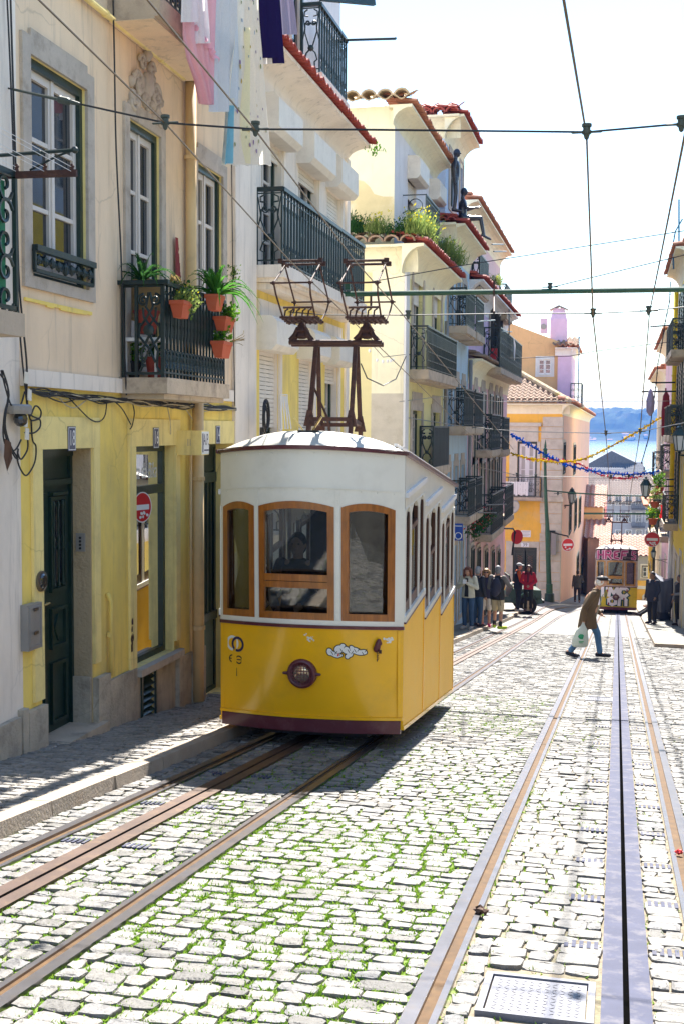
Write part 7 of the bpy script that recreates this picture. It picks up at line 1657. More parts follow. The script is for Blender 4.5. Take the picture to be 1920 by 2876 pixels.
# 9-11 people on the right
person('bearded man in dark blue coat standing behind the covered cart',G(1829,1752),PI*.80,1.80,dict(wrL=(-.2,.1,.92)),skin=SKIN2,hair=lh('darkh',(.04,.03,.03)),topm=lm('dbluec',(.03,.035,.06)),bottom='trousers',botm=lm('dnavy',(.012,.015,.03)),shoe=lm('shoed',(.03,.015,.02)),hem=.75,build=1.05)
person('man in dark jacket leaning on the wall at the right edge',G(1905,1757),PI*.72,1.72,dict(elL=(-.24,.1,1.12),wrL=(-.05,.24,1.08)),skin=SKIN2,hair=lh('darkh',(.04,.03,.03)),topm=lm('navyj',(.018,.02,.03)),bottom='trousers',botm=lm('blackl',(.012,.012,.015)),shoe=lm('shoed',(.03,.015,.02)),sleeve=lm('gsl',(.2,.2,.21)),build=1.05)
person('person sitting low on the right pavement with legs stretched out toward the rails',G(1846,1735)+V(0,.5,-.42),PI*.60,1.70,dict(pel=(0,0,.55),hipL=(-.09,.05,.52),hipR=(.09,.05,.52),kneeL=(-.12,.42,.72),kneeR=(.12,.42,.70),ankL=(-.12,.78,.50),ankR=(.12,.82,.49),toeL=(-.14,.94,.56),toeR=(.14,.98,.55),chest=(0,-.05,.86),neck=(0,-.02,1.05),head=(0,.03,1.2),shL=(-.175,0,1.0),shR=(.175,0,1.0),elL=(-.24,.2,.80),elR=(.24,.2,.80),wrL=(-.12,.46,.82),wrR=(.12,.46,.82)),hair=lh('darkh',(.04,.03,.03)),topm=lm('dbluec',(.03,.035,.06)),bottom='trousers',botm=lm('blackl',(.012,.012,.015)),shoe=lm('shoed',(.03,.015,.02)),hem=.52)
# covered cart
c=G(1858,1742); ct=local_thing('covered_cart','small wheeled cart wrapped in a dark blue grey tarpaulin on the right pavement','cart',c,(0,0,0),None,1.15)
mb=MB(); mb.smooth=True
def tarp(u,v):
    a=2*PI*u; z=.28+1.02*v; w_=.40*(.55+.75*v-.45*v*v*v); fold=1+.07*sin(a*7+2*v)+.04*sin(a*13)
    peak=.28*v**3*max(0,cos(a-PI*.95))+.10*v**3*max(0,cos(a))
    return V(cos(a)*w_*1.05*fold,sin(a)*w_*.75*fold,z+peak)
mb.grid(tarp,56,14); b0=len(mb.v); mb.poly([tarp(i/28,1.) for i in range(28)]); part('tarpaulin',mb,quickm('tarp_l',(.075,.085,.125),.45,var=.15),ct)
mb=MB(); mb.smooth=True; mb.lathe(V(.02,0,.30),[(.16,-.28),(.20,-.2),(.12,-.02),(.18,.05)],10,sx=1.3); part('hanging_cloth',mb,quickm('tarp2_l',(.035,.04,.07),.6),ct)
for x in (-.24,.24):
    mb=MB(); mb.tube(ring(V(x,0,.16),V(0,1,0),V(0,0,1),.145,.145,18),.02,6,True); wh=part('wheel',mb,M['black'],ct)
    mb=MB()
    for k in range(5): a=k*2*PI/5; mb.beam(V(x,0,.16),V(x,cos(a)*.14,.16+sin(a)*.14),.012)
    part('spokes',mb,M['greymetal'],wh)
mb=MB(); mb.tube([V(-.24,0,.16),V(.24,0,.16)],.015,6); mb.tube([V(-.2,0,.16),V(-.12,.1,.5)],.015,6); mb.tube([V(.2,0,.16),V(.12,.1,.5)],.015,6); part('frame',mb,M['greymetal'],ct)
# tram drivers
def driver(tr,u,v,label,skin):
    c=tr.T(u,v,.36); person(label,c,PI,1.62*tr.sc,dict(pel=(0,0,.92),wrL=(-.12,.25,1.02),elL=(-.27,.05,1.1),wrR=(.16,.24,.98),elR=(.27,.05,1.1)),skin=skin,hair=lh('darkh',(.04,.03,.03)),topm=lm('drvj',(.02,.022,.03)),bottom='trousers',botm=lm('blackl',(.012,.012,.015)))
driver(T1,-.18,.25,'tram driver in dark jacket behind the middle window of the yellow tram',SKIN)
driver(T2,.1,.2,'driver in dark clothes behind the glass of the graffiti covered tram',SKIN2)
# statues on the roof ledge
BR=quickm('bronze_l',(.010,.012,.028),.28,var=.3,spec=.7)
fz=zc4+.34
Ys=PX(1276,590,X0+.25).y; hs_=(zat(1276,412,X0+.25)-zat(1276,592,X0+.25))
st1,J=person('tall black nude statue standing on the red eave of the blue house','statue' and V(X0+.25,Ys,zat(1274,594,X0+.25)),-PI*.46,hs_*1.02,dict(wrL=(-.20,.02,.86),wrR=(.21,.0,.84),ankL=(-.07,-.02,.085),ankR=(.07,-.02,.085),kneeL=(-.08,.02,.49),kneeR=(.08,.02,.49),toeL=(-.07,.15,.03),toeR=(.07,.15,.03)),skin=BR,name='statue',cat='statue',bare=True,build=.95)
Yq=PX(1300,640,X0+.45).y; k2=hs_*1.02
st2,J=person('black statue of a seated woman with her feet over the eave of the blue house',V(X0+.42,Yq,zat(1295,612,X0+.42)-.86*k2/1.72),-PI*.46,k2,dict(pel=(0,0,.92),hipL=(-.08,.02,.88),hipR=(.08,.02,.88),kneeL=(-.09,.50,.88),kneeR=(.09,.50,.86),ankL=(-.09,.60,.42),ankR=(.09,.58,.40),toeL=(-.09,.76,.32),toeR=(.09,.74,.30),elL=(-.24,.12,1.14),elR=(.23,.1,1.12),wrL=(-.2,.36,1.2),wrR=(.22,.36,1.12)),skin=BR,name='statue',cat='statue',bare=True,build=.9)
# ================================================================ vehicle half hidden behind the bystanders
def jeep():
    c=GP(1436,1709); c=V(c.x-.75,c.y+2.4,gz(c.x-.75,c.y+2.4)); t=local_thing('open_jeep','old dark green open jeep with cream wheel rims parked behind the two tourists','car',c,(0,0,-PI*.42),None,1.0)
    gm=quickm('jeepg_l',(.02,.075,.06),.35,var=.1,coat=.3); mb=MB()
    mb.prism([(-1.5,.45),(1.5,.45),(1.62,.62),(1.6,.95),(.55,1.02),(.45,1.0),(.3,.70),(-.4,.70),(-.5,1.0),(-1.5,1.0)],lambda a,z,d:V(d,a,z),-.62,.62); part('body',mb,gm,t)
    for y in (-1.0,1.05):
        for x in (-.70,.70):
            mb=MB(); mb.smooth=True; pts=[]
            for k in range(9): a=PI*k/8; pts.append(V(x,y+cos(a)*.46,.42+sin(a)*.46))
            mb.smooth=False
            for p_,q_ in zip(pts,pts[1:]): mb.beam(p_,q_,.30,.03)
            part('mudguard',mb,gm,t)
            mb=MB(); mb.smooth=True; mb.lathe(V(x,y,.36),[(.20,-.11),(.33,-.10),(.36,-.06),(.36,.06),(.33,.10),(.20,.11)],26,(1,0,0)); wh=part('wheel',mb,quickm('tyre_l',(.012,.012,.013),.8),t)
            mb=MB(); mb.lathe(V(x+(.10 if x>0 else -.10),y,.36),[(.20,-.012),(.20,.012),(.12,.02),(.06,.03)],22,(1 if x>0 else -1,0,0)); part('rim',mb,quickm('rimc_l',(.52,.42,.26),.4),wh)
            mb=MB()
            for k in range(6): a=k*PI/3; mb.ell(V(x+(.125 if x>0 else -.125),y+cos(a)*.09,.36+sin(a)*.09),.012,.02,.02,6,4)
            part('hub_bolts',mb,M['rust'],wh)
    mb=MB(); mb.hexa([V(-.6,.46,1.0),V(.6,.46,1.0),V(.6,.50,1.0),V(-.6,.50,1.0),V(-.56,.32,1.5),V(.56,.32,1.5),V(.56,.36,1.5),V(-.56,.36,1.5)]); part('windscreen',mb,M['glass'],t)
    mb=MB()
    for x in (-.61,.61): mb.beam(V(x,.48,.98),V(x*.93,.33,1.53),.05,.04)
    mb.beam(V(-.57,.33,1.52),V(.57,.33,1.52),.04); part('windscreen_frame',mb,gm,t)
    for x in (-.32,.32):
        mb=MB(); mb.box(x-.22,-.35,.70,x+.22,.1,.82); mb.hexa([V(x-.22,-.42,.82),V(x+.22,-.42,.82),V(x+.22,-.32,.82),V(x-.22,-.32,.82),V(x-.2,-.52,1.25),V(x+.2,-.52,1.25),V(x+.2,-.43,1.25),V(x-.2,-.43,1.25)]); part('seat',mb,quickm('seatl_l',(.06,.04,.03),.6),t)
    for x in (-.42,.42): mb=MB(); mb.lathe(V(x,1.58,.76),[(.09,0),(.09,.05),(.05,.07)],14,(0,1,0)); part('headlight',mb,M['steel'],t)
    mb=MB(); mb.box(-.7,1.62,.45,.7,1.72,.57); part('bumper',mb,M['black'],t)
jeep()
# ================================================================ signs, lamps, posts
def noentry(label,c,r,n,worn=0.,tilt=0.,back=False,par=None):
    """round no entry plate, n = facing direction"""
    c=Vector(c); n=Vector(n).normalized(); t=thing('no_entry_sign',label,'road sign',tuple(c)); u_=V(0,0,1).cross(n).normalized(); v_=n.cross(u_)
    mb=MB(); mb.lathe(c,[(r,-.012),(r,.0)],28,n); part('plate',mb,M['greymetal'] if not back else M['signred'],t)
    mb=MB(); mb.lathe(c,[(r*.95,.0005),(r*.95,.004)],28,n); part('red_disc',mb,M['signred'],t)
    P_=lambda a,z,d:c+u_*a+v_*z+n*d
    mb=MB(); mb.prism([(-r*.7,-r*.17),(r*.7,-r*.17),(r*.7,r*.17),(-r*.7,r*.17)],P_,.0045,.007)
    for k in range(28): a0=2*PI*k/28;a1=2*PI*(k+1)/28; mb.poly([P_(cos(a)*rr,sin(a)*rr,.0045) for a,rr in ((a0,r*.93),(a0,r),(a1,r),(a1,r*.93))])
    part('white_bar',mb,M['signwhite'],t)
    if worn:
        mb=MB(); rr_=random.Random(int(worn*100))
        for i in range(9):
            ca,cz=rr_.uniform(-.5,.5)*r,rr_.uniform(-.75,-.3)*r; mb.prism([(ca+r*.13*cos(k*PI/3)*rr_.uniform(.6,1.2),cz+r*.10*sin(k*PI/3)) for k in range(6)],P_,.0075+.0002*i,.009+.0002*i)
        part('scratched_stickers',mb,M['signwhite'],t)
    return t,P_
# sign reflection in the shop pane, built as a solid disc at the glass
ca,cz=yz(408,1426); 
t_,_=noentry('dull red disc standing in for a no entry sign reflected in the shop window',FLH(yz(409,1426)[0]+.05,cz,-.055),.155,(1,-.25,0),worn=.3)
mb=MB(); mb.tube([FLH(yz(409,1426)[0]+.06,cz-.13,-.075),FLH(yz(409,1426)[0]+.06,cz-.19,-.08)],.012,6); part('bracket',mb,M['black'],t_)
cR=PY(1830,1515,46.)
t_,_=noentry('faded no entry sign on a thin dark pole before the pink tiled roof',cR,.285,(0,-1,0),worn=.5)
mb=MB(); mb.tube([V(cR.x+.07,46.1,cR.z+.30),V(cR.x+.08,46.1,gr_(46))],.05,8); part('pole',mb,quickm('polebr',(.06,.045,.03),.7,var=.3),t_)
cL=PY(1593,1530,60.5)
t_,_=noentry('bright no entry sign with torn white stickers beside the green mast',cL,.33,(.45,-1,0),worn=.7)
mb=MB(); mb.tube([cL+V(.0,.05,.28),cL+V(.0,.05,.42),cL+V(-.5,.3,.50),cL+V(-.95,1.4,.52)],.035,6); part('arm',mb,M['black'],t_)
cB=PY(1450,1508,50.)
t_,_=noentry('red round sign back on black bracket before the orange wall',cB,.30,(-.7,.75,0),back=True)
mb=MB(); mb.tube([cB+V(-1.1,-.1,.35),cB+V(-.15,-.15,.35),cB+V(-.05,-.1,.15)],.04,6); part('bracket',mb,M['black'],t_); mb=MB(); mb.beam(cB+V(-.08,-.1,.2),cB+V(-.18,-.1,-.75),.07); part('post',mb,M['black'],t_)
# blue parking plate
a,b=PX(1284,1470,X0+.35),PX(1291,1513,X0+.35); cp=V(X0+.32,a.y,(a.z+b.z)/2); t=thing('blue_sign','blue rectangular street sign with white ring on the blue house wall','road sign',tuple(cp)); mb=MB(); hgt_=(a.z-b.z)/2; mb.box(cp.x-.17,cp.y-.01,cp.z-hgt_,cp.x+.17,cp.y+.01,cp.z+hgt_); part('plate',mb,quickm('sblue',(.01,.06,.35),.4),t); mb=MB(); mb.tube(ring(cp+V(.05,-.014,-hgt_*.45),V(1,0,0),V(0,0,1),.09,.09,14),.014,4,True); mb.box(cp.x-.15,cp.y-.014,cp.z+hgt_-.08,cp.x+.15,cp.y-.0105,cp.z+hgt_-.06); part('ring',mb,M['signwhite'],t); mb=MB(); mb.beam(cp+V(-.32,0,.1),cp+V(-.17,0,.1),.03); part('bracket',mb,M['black'],t)
def lantern(label,c,h,arm=None,armlen=.6):
    """hexagonal street lantern; c = bottom centre of the lamp"""
    c=Vector(c); w_=h*.36; t=thing('street_lantern',label,'street lamp',tuple(c),'wall lanterns along the street')
    mb=MB(); Z=lambda f:c.z+h*f
    n=6; r0,r1=w_*.38,w_*.62
    for k in range(n):
        a=2*PI*k/n; mb.beam(c+V(cos(a)*r0,sin(a)*r0,h*.12),c+V(cos(a)*r1,sin(a)*r1,h*.62),h*.03)
        a2=2*PI*(k+1)/n
        for rr,f in ((r0,.12),(r1,.62)): mb.beam(c+V(cos(a)*rr,sin(a)*rr,h*f),c+V(cos(a2)*rr,sin(a2)*rr,h*f),h*.03)
    mb.lathe(c,[(.01,0),(w_*.2,h*.03),(w_*.12,h*.07),(r0,h*.12)],6); mb.lathe(c,[(r1*1.12,h*.62),(r1*.95,h*.68),(w_*.30,h*.84),(w_*.34,h*.88),(w_*.12,h*.93),(w_*.14,h*.96),(.004,h*1.0)],6)
    part('lamp_frame',mb,M['dgreen'],t)
    mb=MB(); mb.lathe(c,[(r0*.96,h*.13),(r1*.96,h*.61)],6); part('lamp_glass',mb,quickm('milk',(.55,.58,.58),.2,var=.05),t)
    if arm:
        d=Vector(arm).normalized(); mb=MB(); e=c+d*armlen; mb.beam(c+V(0,0,-.02),e+V(0,0,-.02),h*.035); mb.tube(scroll(c+d*armlen*.45+V(0,0,-h*.14),d,V(0,0,1),h*.11,1.6,18),h*.016,4); mb.tube([e+V(0,0,-h*.35),c+d*armlen*.5+V(0,0,-h*.08),c+V(0,0,-.02)],h*.02,5); part('arm',mb,M['iron'],t)
    return t
def lant_at(label,px,py0,py1,Y,arm,al): p=PY(px,py1,Y); q_=PY(px,py0,Y); return lantern(label,p,q_.z-p.z,arm,al)
lant_at('green street lantern on a scrolled arm over the salmon wall',1604,1368,1418,66,(-1,.25,0),.9)
lant_at('black street lantern hanging over the graffiti tram, right of the red garland',1811,1338,1402,42,(1,.3,0),1.1)
lant_at('large street lantern cut by the right edge, below the yellow drainpipe',1906,1190,1276,39,(1,.6,0),.6)
lant_at('small dark lantern below the faded no entry sign',1833,1538,1570,44,(1,.2,0),.5)
# green overhead line mast
Pm=GP(1537,1688); Ym=Pm.y
mt=thing('overhead_line_mast','tall green iron overhead line mast with finial in front of the corner house','mast',tuple(Pm))
mb=MB(); zz=lambda py:PY(1530,py,Ym).z; Pt=PY(1529,1295,Ym)
L_=[(PY(1541,1684,Ym),.17),(PY(1541,1640,Ym),.16),(PY(1540,1639,Ym),.125),(PY(1536,1500,Ym),.115),(PY(1535,1470,Ym),.10),(PY(1533,1440,Ym),.09),(PY(1530,1360,Ym),.075),(PY(1529,1295,Ym),.065)]
for (p,r),(q_,r2) in zip(L_,L_[1:]): mb.tube([p,q_],[r,r2],10)
part('shaft',mb,M['pgreen'],mt)
mb=MB(); mb.lathe(Pt,[(.09,0),(.17,.05),(.10,.12),(.13,.25),(.08,.5),(.12,.55),(.05,.65),(.06,.72),(.01,1.05)],8); part('finial',mb,M['pgreen'],mt)
mb=MB(); mb.lathe(PY(1541,1690,Ym),[(.25,0),(.23,.4),(.2,.42)],10); part('base',mb,M['dgreen'],mt)
# box lamp on the corner house
c=PY(1552,1525,Y6-.3); mb=MB(); mb.box(c.x-.14,Y6-.35,c.z-.6,c.x+.14,Y6-.06,c.z+.55); t=thing('junction_box','narrow dark wall box with pipe on the corner quoins by the mast','box',tuple(c)); part('case',mb,M['greymetal'],t); mb=MB(); mb.tube([c+V(-.2,-.1,.6),c+V(-.2,-.1,-.7)],.07,6); mb.beam(c+V(-.25,-.1,.6),c+V(.1,-.05,.6),.07); part('pipe',mb,M['iron'],t)
# ================================================================ overhead wires
XW=[T1.T(LP(848,737)[0],VP0,0).x,T1.T(LP(1029,737)[0],VP0,0).x,-.36,.42]
def wire(name,pts,r,m,label,cat='wire',group=None,n=5): 
    mb=MB(); mb.tube(pts,r,n); return one(name,mb,[M[m]],label,cat,group)
zt_=T1.T(LP(848,737)[0],VP0,LP(848,737)[2]+.02)
def trolley(X,pxs,label,r=.0065):
    P_=[PX(x,y,X) for x,y in pxs]; a,b=P_[0],P_[1]; P_.insert(0,a-(b-a).normalized()*6); wire('contact_wire',P_,r,'copper',label,'wire','overhead contact wires')
trolley(XW[0],[(110,0),(465,347),(812,730),(1120,1028),(1400,1300)],'copper contact wire over the left collector head of the yellow tram')
trolley(XW[1],[(415,0),(718,366),(1000,737),(1120,872),(1440,1262)],'copper contact wire over the right collector head of the yellow tram')
trolley(XW[2],[(1582,0),(1646,382),(1664,890),(1700,1222),(1714,1412)],'dark contact wire running up the sky left of the lone right wire',.010)
trolley(XW[3],[(1921,380),(1822,880),(1796,1215),(1764,1412)],'dark contact wire rising to the right edge of the picture',.010)
def insulator(mb,c,k=1.): 
    c=Vector(c); mb.lathe(c,[(.03*k,-.012*k),(.032*k,.008*k),(.024*k,.010*k),(.024*k,.03*k),(.032*k,.034*k),(.032*k,.052*k)],10); mb.lathe(c,[(.004,-.05*k),(.014*k,-.042*k),(.022*k,-.012*k)],8)
    mb.cap(c+V(-.09*k,0,0),c+V(.09*k,0,0),.008*k,.008*k,6)
def span(label,pts,ins,r=.009,k=1.,m='cable'):
    t=thing('span_wire',label,'wire',tuple(pts[0]),'span wires across the street'); mb=MB(); mb.tube(pts,r,5); part('wire',mb,M[m],t)
    for c in ins: mb=MB(); insulator(mb,c,k); part('insulator',mb,M['insul'],t)
    return t
YA=PX(465,345,XW[0]).y
A0=PX(24,248,X0); pa=[A0,PY(465,345,YA),PY(718,363,YA),PY(1000,364,YA),PY(1646,371,YA),PY(1920,347,YA)]; pa.append(pa[-1]+(pa[-1]-pa[-2])*(3.2-pa[-1].x)/(pa[-1].x-pa[-2].x))
sA=span('dark span wire high across the picture, nearest the camera, from the cream house',pa,[pa[1]+V(0,0,.0),pa[2],pa[4],PY(1912,349,YA)],.007)
mb=MB(); q_=[A0.lerp(pa[1],f) for f in (.02,.33,.40,.47)]; mb.cap(q_[0],q_[1],.009,.013,6); mb.cap(q_[1]+(q_[2]-q_[1])*.3,q_[2],.028,.028,8); mb.cap(q_[2]+(q_[3]-q_[2])*.4,q_[3],.018,.012,8); mb.tube(ring(q_[1]+V(.03,0,0),V(0,1,0),V(0,0,1),.02,.02,8),.006,4,True); part('turnbuckle',mb,M['insul'],sA)
YBs=PX(1664,880,XW[2]).y
pb_=[PX(812,876,X0),PY(905,884,YBs),PY(1145,885,YBs),PY(1400,881,YBs),PY(1664,880,YBs),PY(1820,873,YBs),PY(1921,862,YBs)]; pb_.append(pb_[-1]+(pb_[-1]-pb_[-2])*(3.2-pb_[-1].x)/(pb_[-1].x-pb_[-2].x))
span('span wire with pot insulators just below the green crossbar',pb_,[pb_[2],pb_[4],pb_[5]],.008,1.15)
YCs=34.
pc_=[PX(1142,1173,X0),PY(1318,1200,YCs),PY(1460,1212,YCs),PY(1700,1217,YCs),PY(1796,1212,YCs),PY(1921,1187,YCs)]; pc_.append(pc_[-1]+(pc_[-1]-pc_[-2])*.5)
span('pale span wire crossing in front of the orange corner house and the river',pc_,[PY(1322,1201,YCs),PY(1387,1208,YCs),pc_[3],pc_[4]],.012,1.5,'greymetal')
YDs=50.
pd_=[PX(1318,1308,X0),PY(1450,1334,YDs),PY(1503,1338,YDs),PY(1714,1340,YDs),PY(1764,1338,YDs),PY(1872,1300,YDs)]
span('thin grey span wire above the lace cloth balcony',pd_,[pd_[1],pd_[2],pd_[3],pd_[4]],.014,1.8,'greymetal')
pe_=[PY(1533,1378,Pm.y),PY(1620,1385,60.),PY(1714,1391,58.),PY(1764,1392,58.),PY(1858,1394,58.)]
span('green span rod from the mast across to the flower baskets',pe_,[PY(1565,1386,Pm.y)],.035,2.,'pgreen')
pf_=[PY(1638,1442,58.5),PY(1836,1443,58.5)]
span('short green cross rod over the graffiti tram',pf_,[],.05,2.,'pgreen')
# green crossbar with its hanger
YG=18.5; g0=PY(815,828,YG);g1=PY(1921,813,YG); g1=g1+(g1-g0)*.35
cb=thing('green_crossbar','long dark green pipe spanning the street behind the current collectors','crossbar',tuple(g0)); mb=MB(); mb.tube([g0,g1],.040,10); part('bar',mb,M['pgreen'],cb)
mb=MB(); h0=PY(864,835,YG); mb.tube([h0,h0+V(.01,0,-.10),h0+V(.03,0,-.20),PY(866,872,YG)],.03,8); part('bracket',mb,M['pgreen'],cb); mb=MB(); mb.box(*(PY(978,805,YG)-V(.05,.03,.05)),*(PY(978,805,YG)+V(.03,.03,.06))); part('clamp',mb,M['pgreen'],cb)
mb=MB(); a=PY(1387,796,YG);b=PY(1386,876,YBs); mb.beam(a+V(0,-.045,.03),a+V(0,-.045,-.22),.05,.02); mb.tube([a+V(0,-.04,-.2),b],.012,6); mb.beam(PY(1041,830,YG),PY(1041,865,YG),.03); part('hanger',mb,M['rust'],cb)
wire('stay_wire',[PX(1010,797,-4.0),PY(1300,745,19.),PY(1921,648,19.)],.007,'cable','thin dark stay wire slanting up to the right above the green crossbar')
t=span('dark stay wire from the green crossbar to the right edge with one insulator',[PY(1543,808,YG),PY(1921,716,YG)],[PY(1543,806,YG)],.007,1.2)
wire('light_string',[PX(1020,940,X0+.3),PX(1075,1003,X0+.3),PX(1141,995,X0+.02)],.006,'cable','sagging light string on the yellow house side wall')
b_=bpy.data.objects['light_string']
for px,py in ((1037,985),(1058,1012),(1074,1016),(1087,1014),(1096,1013),(1103,1011)): mb=MB(); mb.ell(PX(px,py,X0+.3),.025,.025,.035,7,5); part('bulb',mb,M['signwhite'],b_)
wire('drop_cable',[PX(1013,1022,X0+.5),PX(1030,1062,X0+.5),PX(1075,1083,X0+.5),PX(1110,1065,X0+.3),PX(1140,998,X0+.03)],.011,'cable','black drop cable looping below the light string')
wire('thin_cable',[PX(1141,995,X0+.03),PY(1290,1003,40),PY(1460,1006,46),PY(1600,1000,46),PY(1665,987,46),PY(1921,955,44)],.013,'cable','thin cable crossing in front of the tall orange house to the right')
wire('thin_cable',[PX(1120,1128,X0),PY(1240,1113,30),PY(1400,1128,40),PY(1921,1126,44)],.008,'greymetal','pale thin wire crossing the pink house above the red eave lantern row')
# hanging cables on the right, between the houses
mb=MB(); pts=[PY(x,y,44) for x,y in ((1882,790),(1878,850),(1866,905),(1858,960),(1846,1020),(1840,1085),(1829,1160),(1820,1230),(1800,1300))]
mb.tube(pts,.018,5); rr_=random.Random(2)
for i in range(22): q_=pts[0].lerp(pts[-1],0) if False else pts[i%8].lerp(pts[i%8+1],rr_.random()); mb.ell(q_,.03,.03,.04,5,4)
one('bulb_cable',mb,[M['cable']],'knotted black bulb cable hanging down before the right hand houses','cable')
# ================================================================ cables on the cream house
XC=X0+.04
def cab(pxs,r=.008,m='cable',X=XC,jit=0.):
    mb=MB(); P_=[PX(x,y,X+random.uniform(0,jit)) for x,y in pxs]
    # smooth through points
    out=[]
    n=len(P_)
    for i in range(n-1):
        p0,p1,p2,p3=P_[max(i-1,0)],P_[i],P_[i+1],P_[min(i+2,n-1)]
        for k in range(5):
            t=k/5; out.append(.5*((2*p1)+(p2-p0)*t+(2*p0-5*p1+4*p2-p3)*t*t+(3*p1-p0-3*p2+p3)*t**3))
    out.append(P_[-1]); mb.tube(out,r,5); return mb
def cable(pxs,r,m,label,X=XC): return one('wall_cable',cab(pxs,r,m,X),[M[m]],label,'cable','cables on the cream house')
cable([(20,-20),(28,150),(38,420),(45,700),(58,950),(72,1092)],.007,'cable','long black cable falling beside the white corner strip',X0+.06)
cable([(30,-20),(38,250),(48,560),(55,800),(75,1010),(76,1092)],.008,'cable','second black cable hanging left of the tall window',X0+.05)
cable([(318,-20),(322,160),(327,420),(340,700),(347,900),(356,1110)],.008,'cable','straight black cable crossing the cream wall left of the balcony',X0+.07)
cable([(520,1100),(525,700),(652,380)][0:1]+[(651,600),(650,420),(648,360)],.006,'cable','black line down the edge of the white pilaster') if False else cable([(650,370),(653,640),(656,900),(660,1140)],.006,'cable','thin black cable down the joint between cream and white houses')
bl=thing('cable_bundle','tangled black and beige cable bundle stapled under the white band','cable',tuple(PX(85,1090,XC)))
random.seed(21)
for i in range(15):
    pts=[(82+random.uniform(-3,3),1094+random.uniform(-4,6))]
    for x in range(125,660,random.choice((36,45,55))):
        base=1097+ (x-82)*.095 if x<330 else 1120+(x-330)*.075; pts.append((x,base+random.gauss(4,6)))
    pts.append((664,1148+random.uniform(-3,4)))
    part('cable',cab(pts,random.choice((.005,.006,.008)),None,X0+.04,.035),M['cablew' if i%4==0 else 'cable'],bl)
for pts,m in (([(195,1118),(225,1150),(255,1178),(280,1184),(296,1165),(301,1122)],'cable'),([(168,1120),(190,1140),(215,1144),(245,1122)],'cablew'),([(120,1105),(150,1122),(185,1130),(220,1118)],'cable'),([(372,1128),(378,1160),(372,1195),(366,1205)],'cable'),([(320,1125),(345,1150),(368,1192)],'cable'),([(470,1140),(478,1180),(480,1220)],'cablew'),([(515,1140),(540,1175),(562,1212)],'cablew')): part('cable',cab(pts,.006,None,X0+.05),M[m],bl)
tg=thing('cable_tangle','knot of black cable loops with white tags at the corner of the white house','cable',tuple(PX(80,1150,XC)))
for pts in ([(72,1085),(76,1130),(84,1170),(100,1140),(116,1155),(110,1175),(85,1165)],[(75,1090),(80,1150),(88,1180),(112,1178),(113,1200),(95,1216),(70,1215)],[(0,1050),(20,1080),(25,1120),(12,1180),(18,1230),(40,1280),(52,1290)],[(8,1040),(24,1100),(15,1190),(30,1250),(50,1285)],[(60,1235),(45,1262),(25,1264),(10,1225),(14,1160),(26,1110),(15,1060)],[(88,1180),(92,1235),(102,1255),(98,1300),(76,1335),(60,1320),(50,1292),(52,1260)],[(78,1225),(78,1262),(60,1290),(50,1270)],[(70,1100),(60,1135),(48,1142),(34,1140),(22,1110),(4,1040)]): part('loop',cab(pts,.007,None,X0+.06),M['cable'],tg)
for px,py in ((74,1060),(83,1108),(72,1182),(76,1218)):
    p=PX(px,py,X0+.075); mb=MB(); mb.hexa([p+V(-.004,-.03,-.045),p+V(.004,-.03,-.045),p+V(.004,.03,-.05),p+V(-.004,.03,-.05),p+V(-.004,-.02,.045),p+V(.004,-.02,.045),p+V(.004,.035,.04),p+V(-.004,.035,.04)]); part('tag',mb,M['paper'],tg)
p=PX(55,1152,X0+.06); t=thing('bulkhead_lamp','old caged bulkhead lamp among the cables on the white house','lamp',tuple(p)); mb=MB(); mb.lathe(p,[(.10,-.03),(.11,0),(.11,.03),(.09,.045)],14,(0,0,1),.8,1.2); part('housing',mb,M['greymetal'],t); mb=MB(); mb.ell(p+V(.01,0,-.07),.05,.07,.06,10,6); part('bulb_glass',mb,M['wglass'],t)
# big dead leaf caught in the cables
p=PX(20,1265,X0+.07); mb=MB(); mb.poly([p+V(0,-.03,.09),p+V(.02,.03,.06),p+V(.01,.06,.0),p+V(.03,.02,-.01),p+V(.02,.05,-.06),p+V(.0,.0,-.16),p+V(-.01,-.03,-.05)]); mb.poly([p+V(0,.0,-.15),p+V(.012,.012,-.19),p+V(-.004,.02,-.17)]); one('dry_leaf',mb,[M['brown']],'dry brown leaf stuck to the cables on the white house wall','leaf')
p=PX(745,1170,X0+.25); mb=MB()
for i in range(8): mb.tube(ring(p+V(.02*i/8,random.gauss(0,.02),random.gauss(0,.03)),V(0,1,0),V(0,0,1),.11+random.uniform(-.03,.03),.15+random.uniform(-.03,.05),16),.009,4,True)
one('cable_coil',mb,[M['cable']],'coil of black cable hanging by the shuttered window above the tram','cable')
p=PX(800,1205,X0+.42); t=thing('folding_rack','folded white clothes rack leaning on the lower balcony of the shuttered house','rack',tuple(p)); mb=MB()
for i in range(6): mb.beam(p+V(.03*i%.05,.05*i-.12,0),p+V(.0,.05*i-.16,.42),.012)
mb.tube([p+V(0,-.16,0),p+V(0,-.2,.43),p+V(0,.1,.44),p+V(0,.14,0)],.012,5); part('bars',mb,M['chalk'],t)
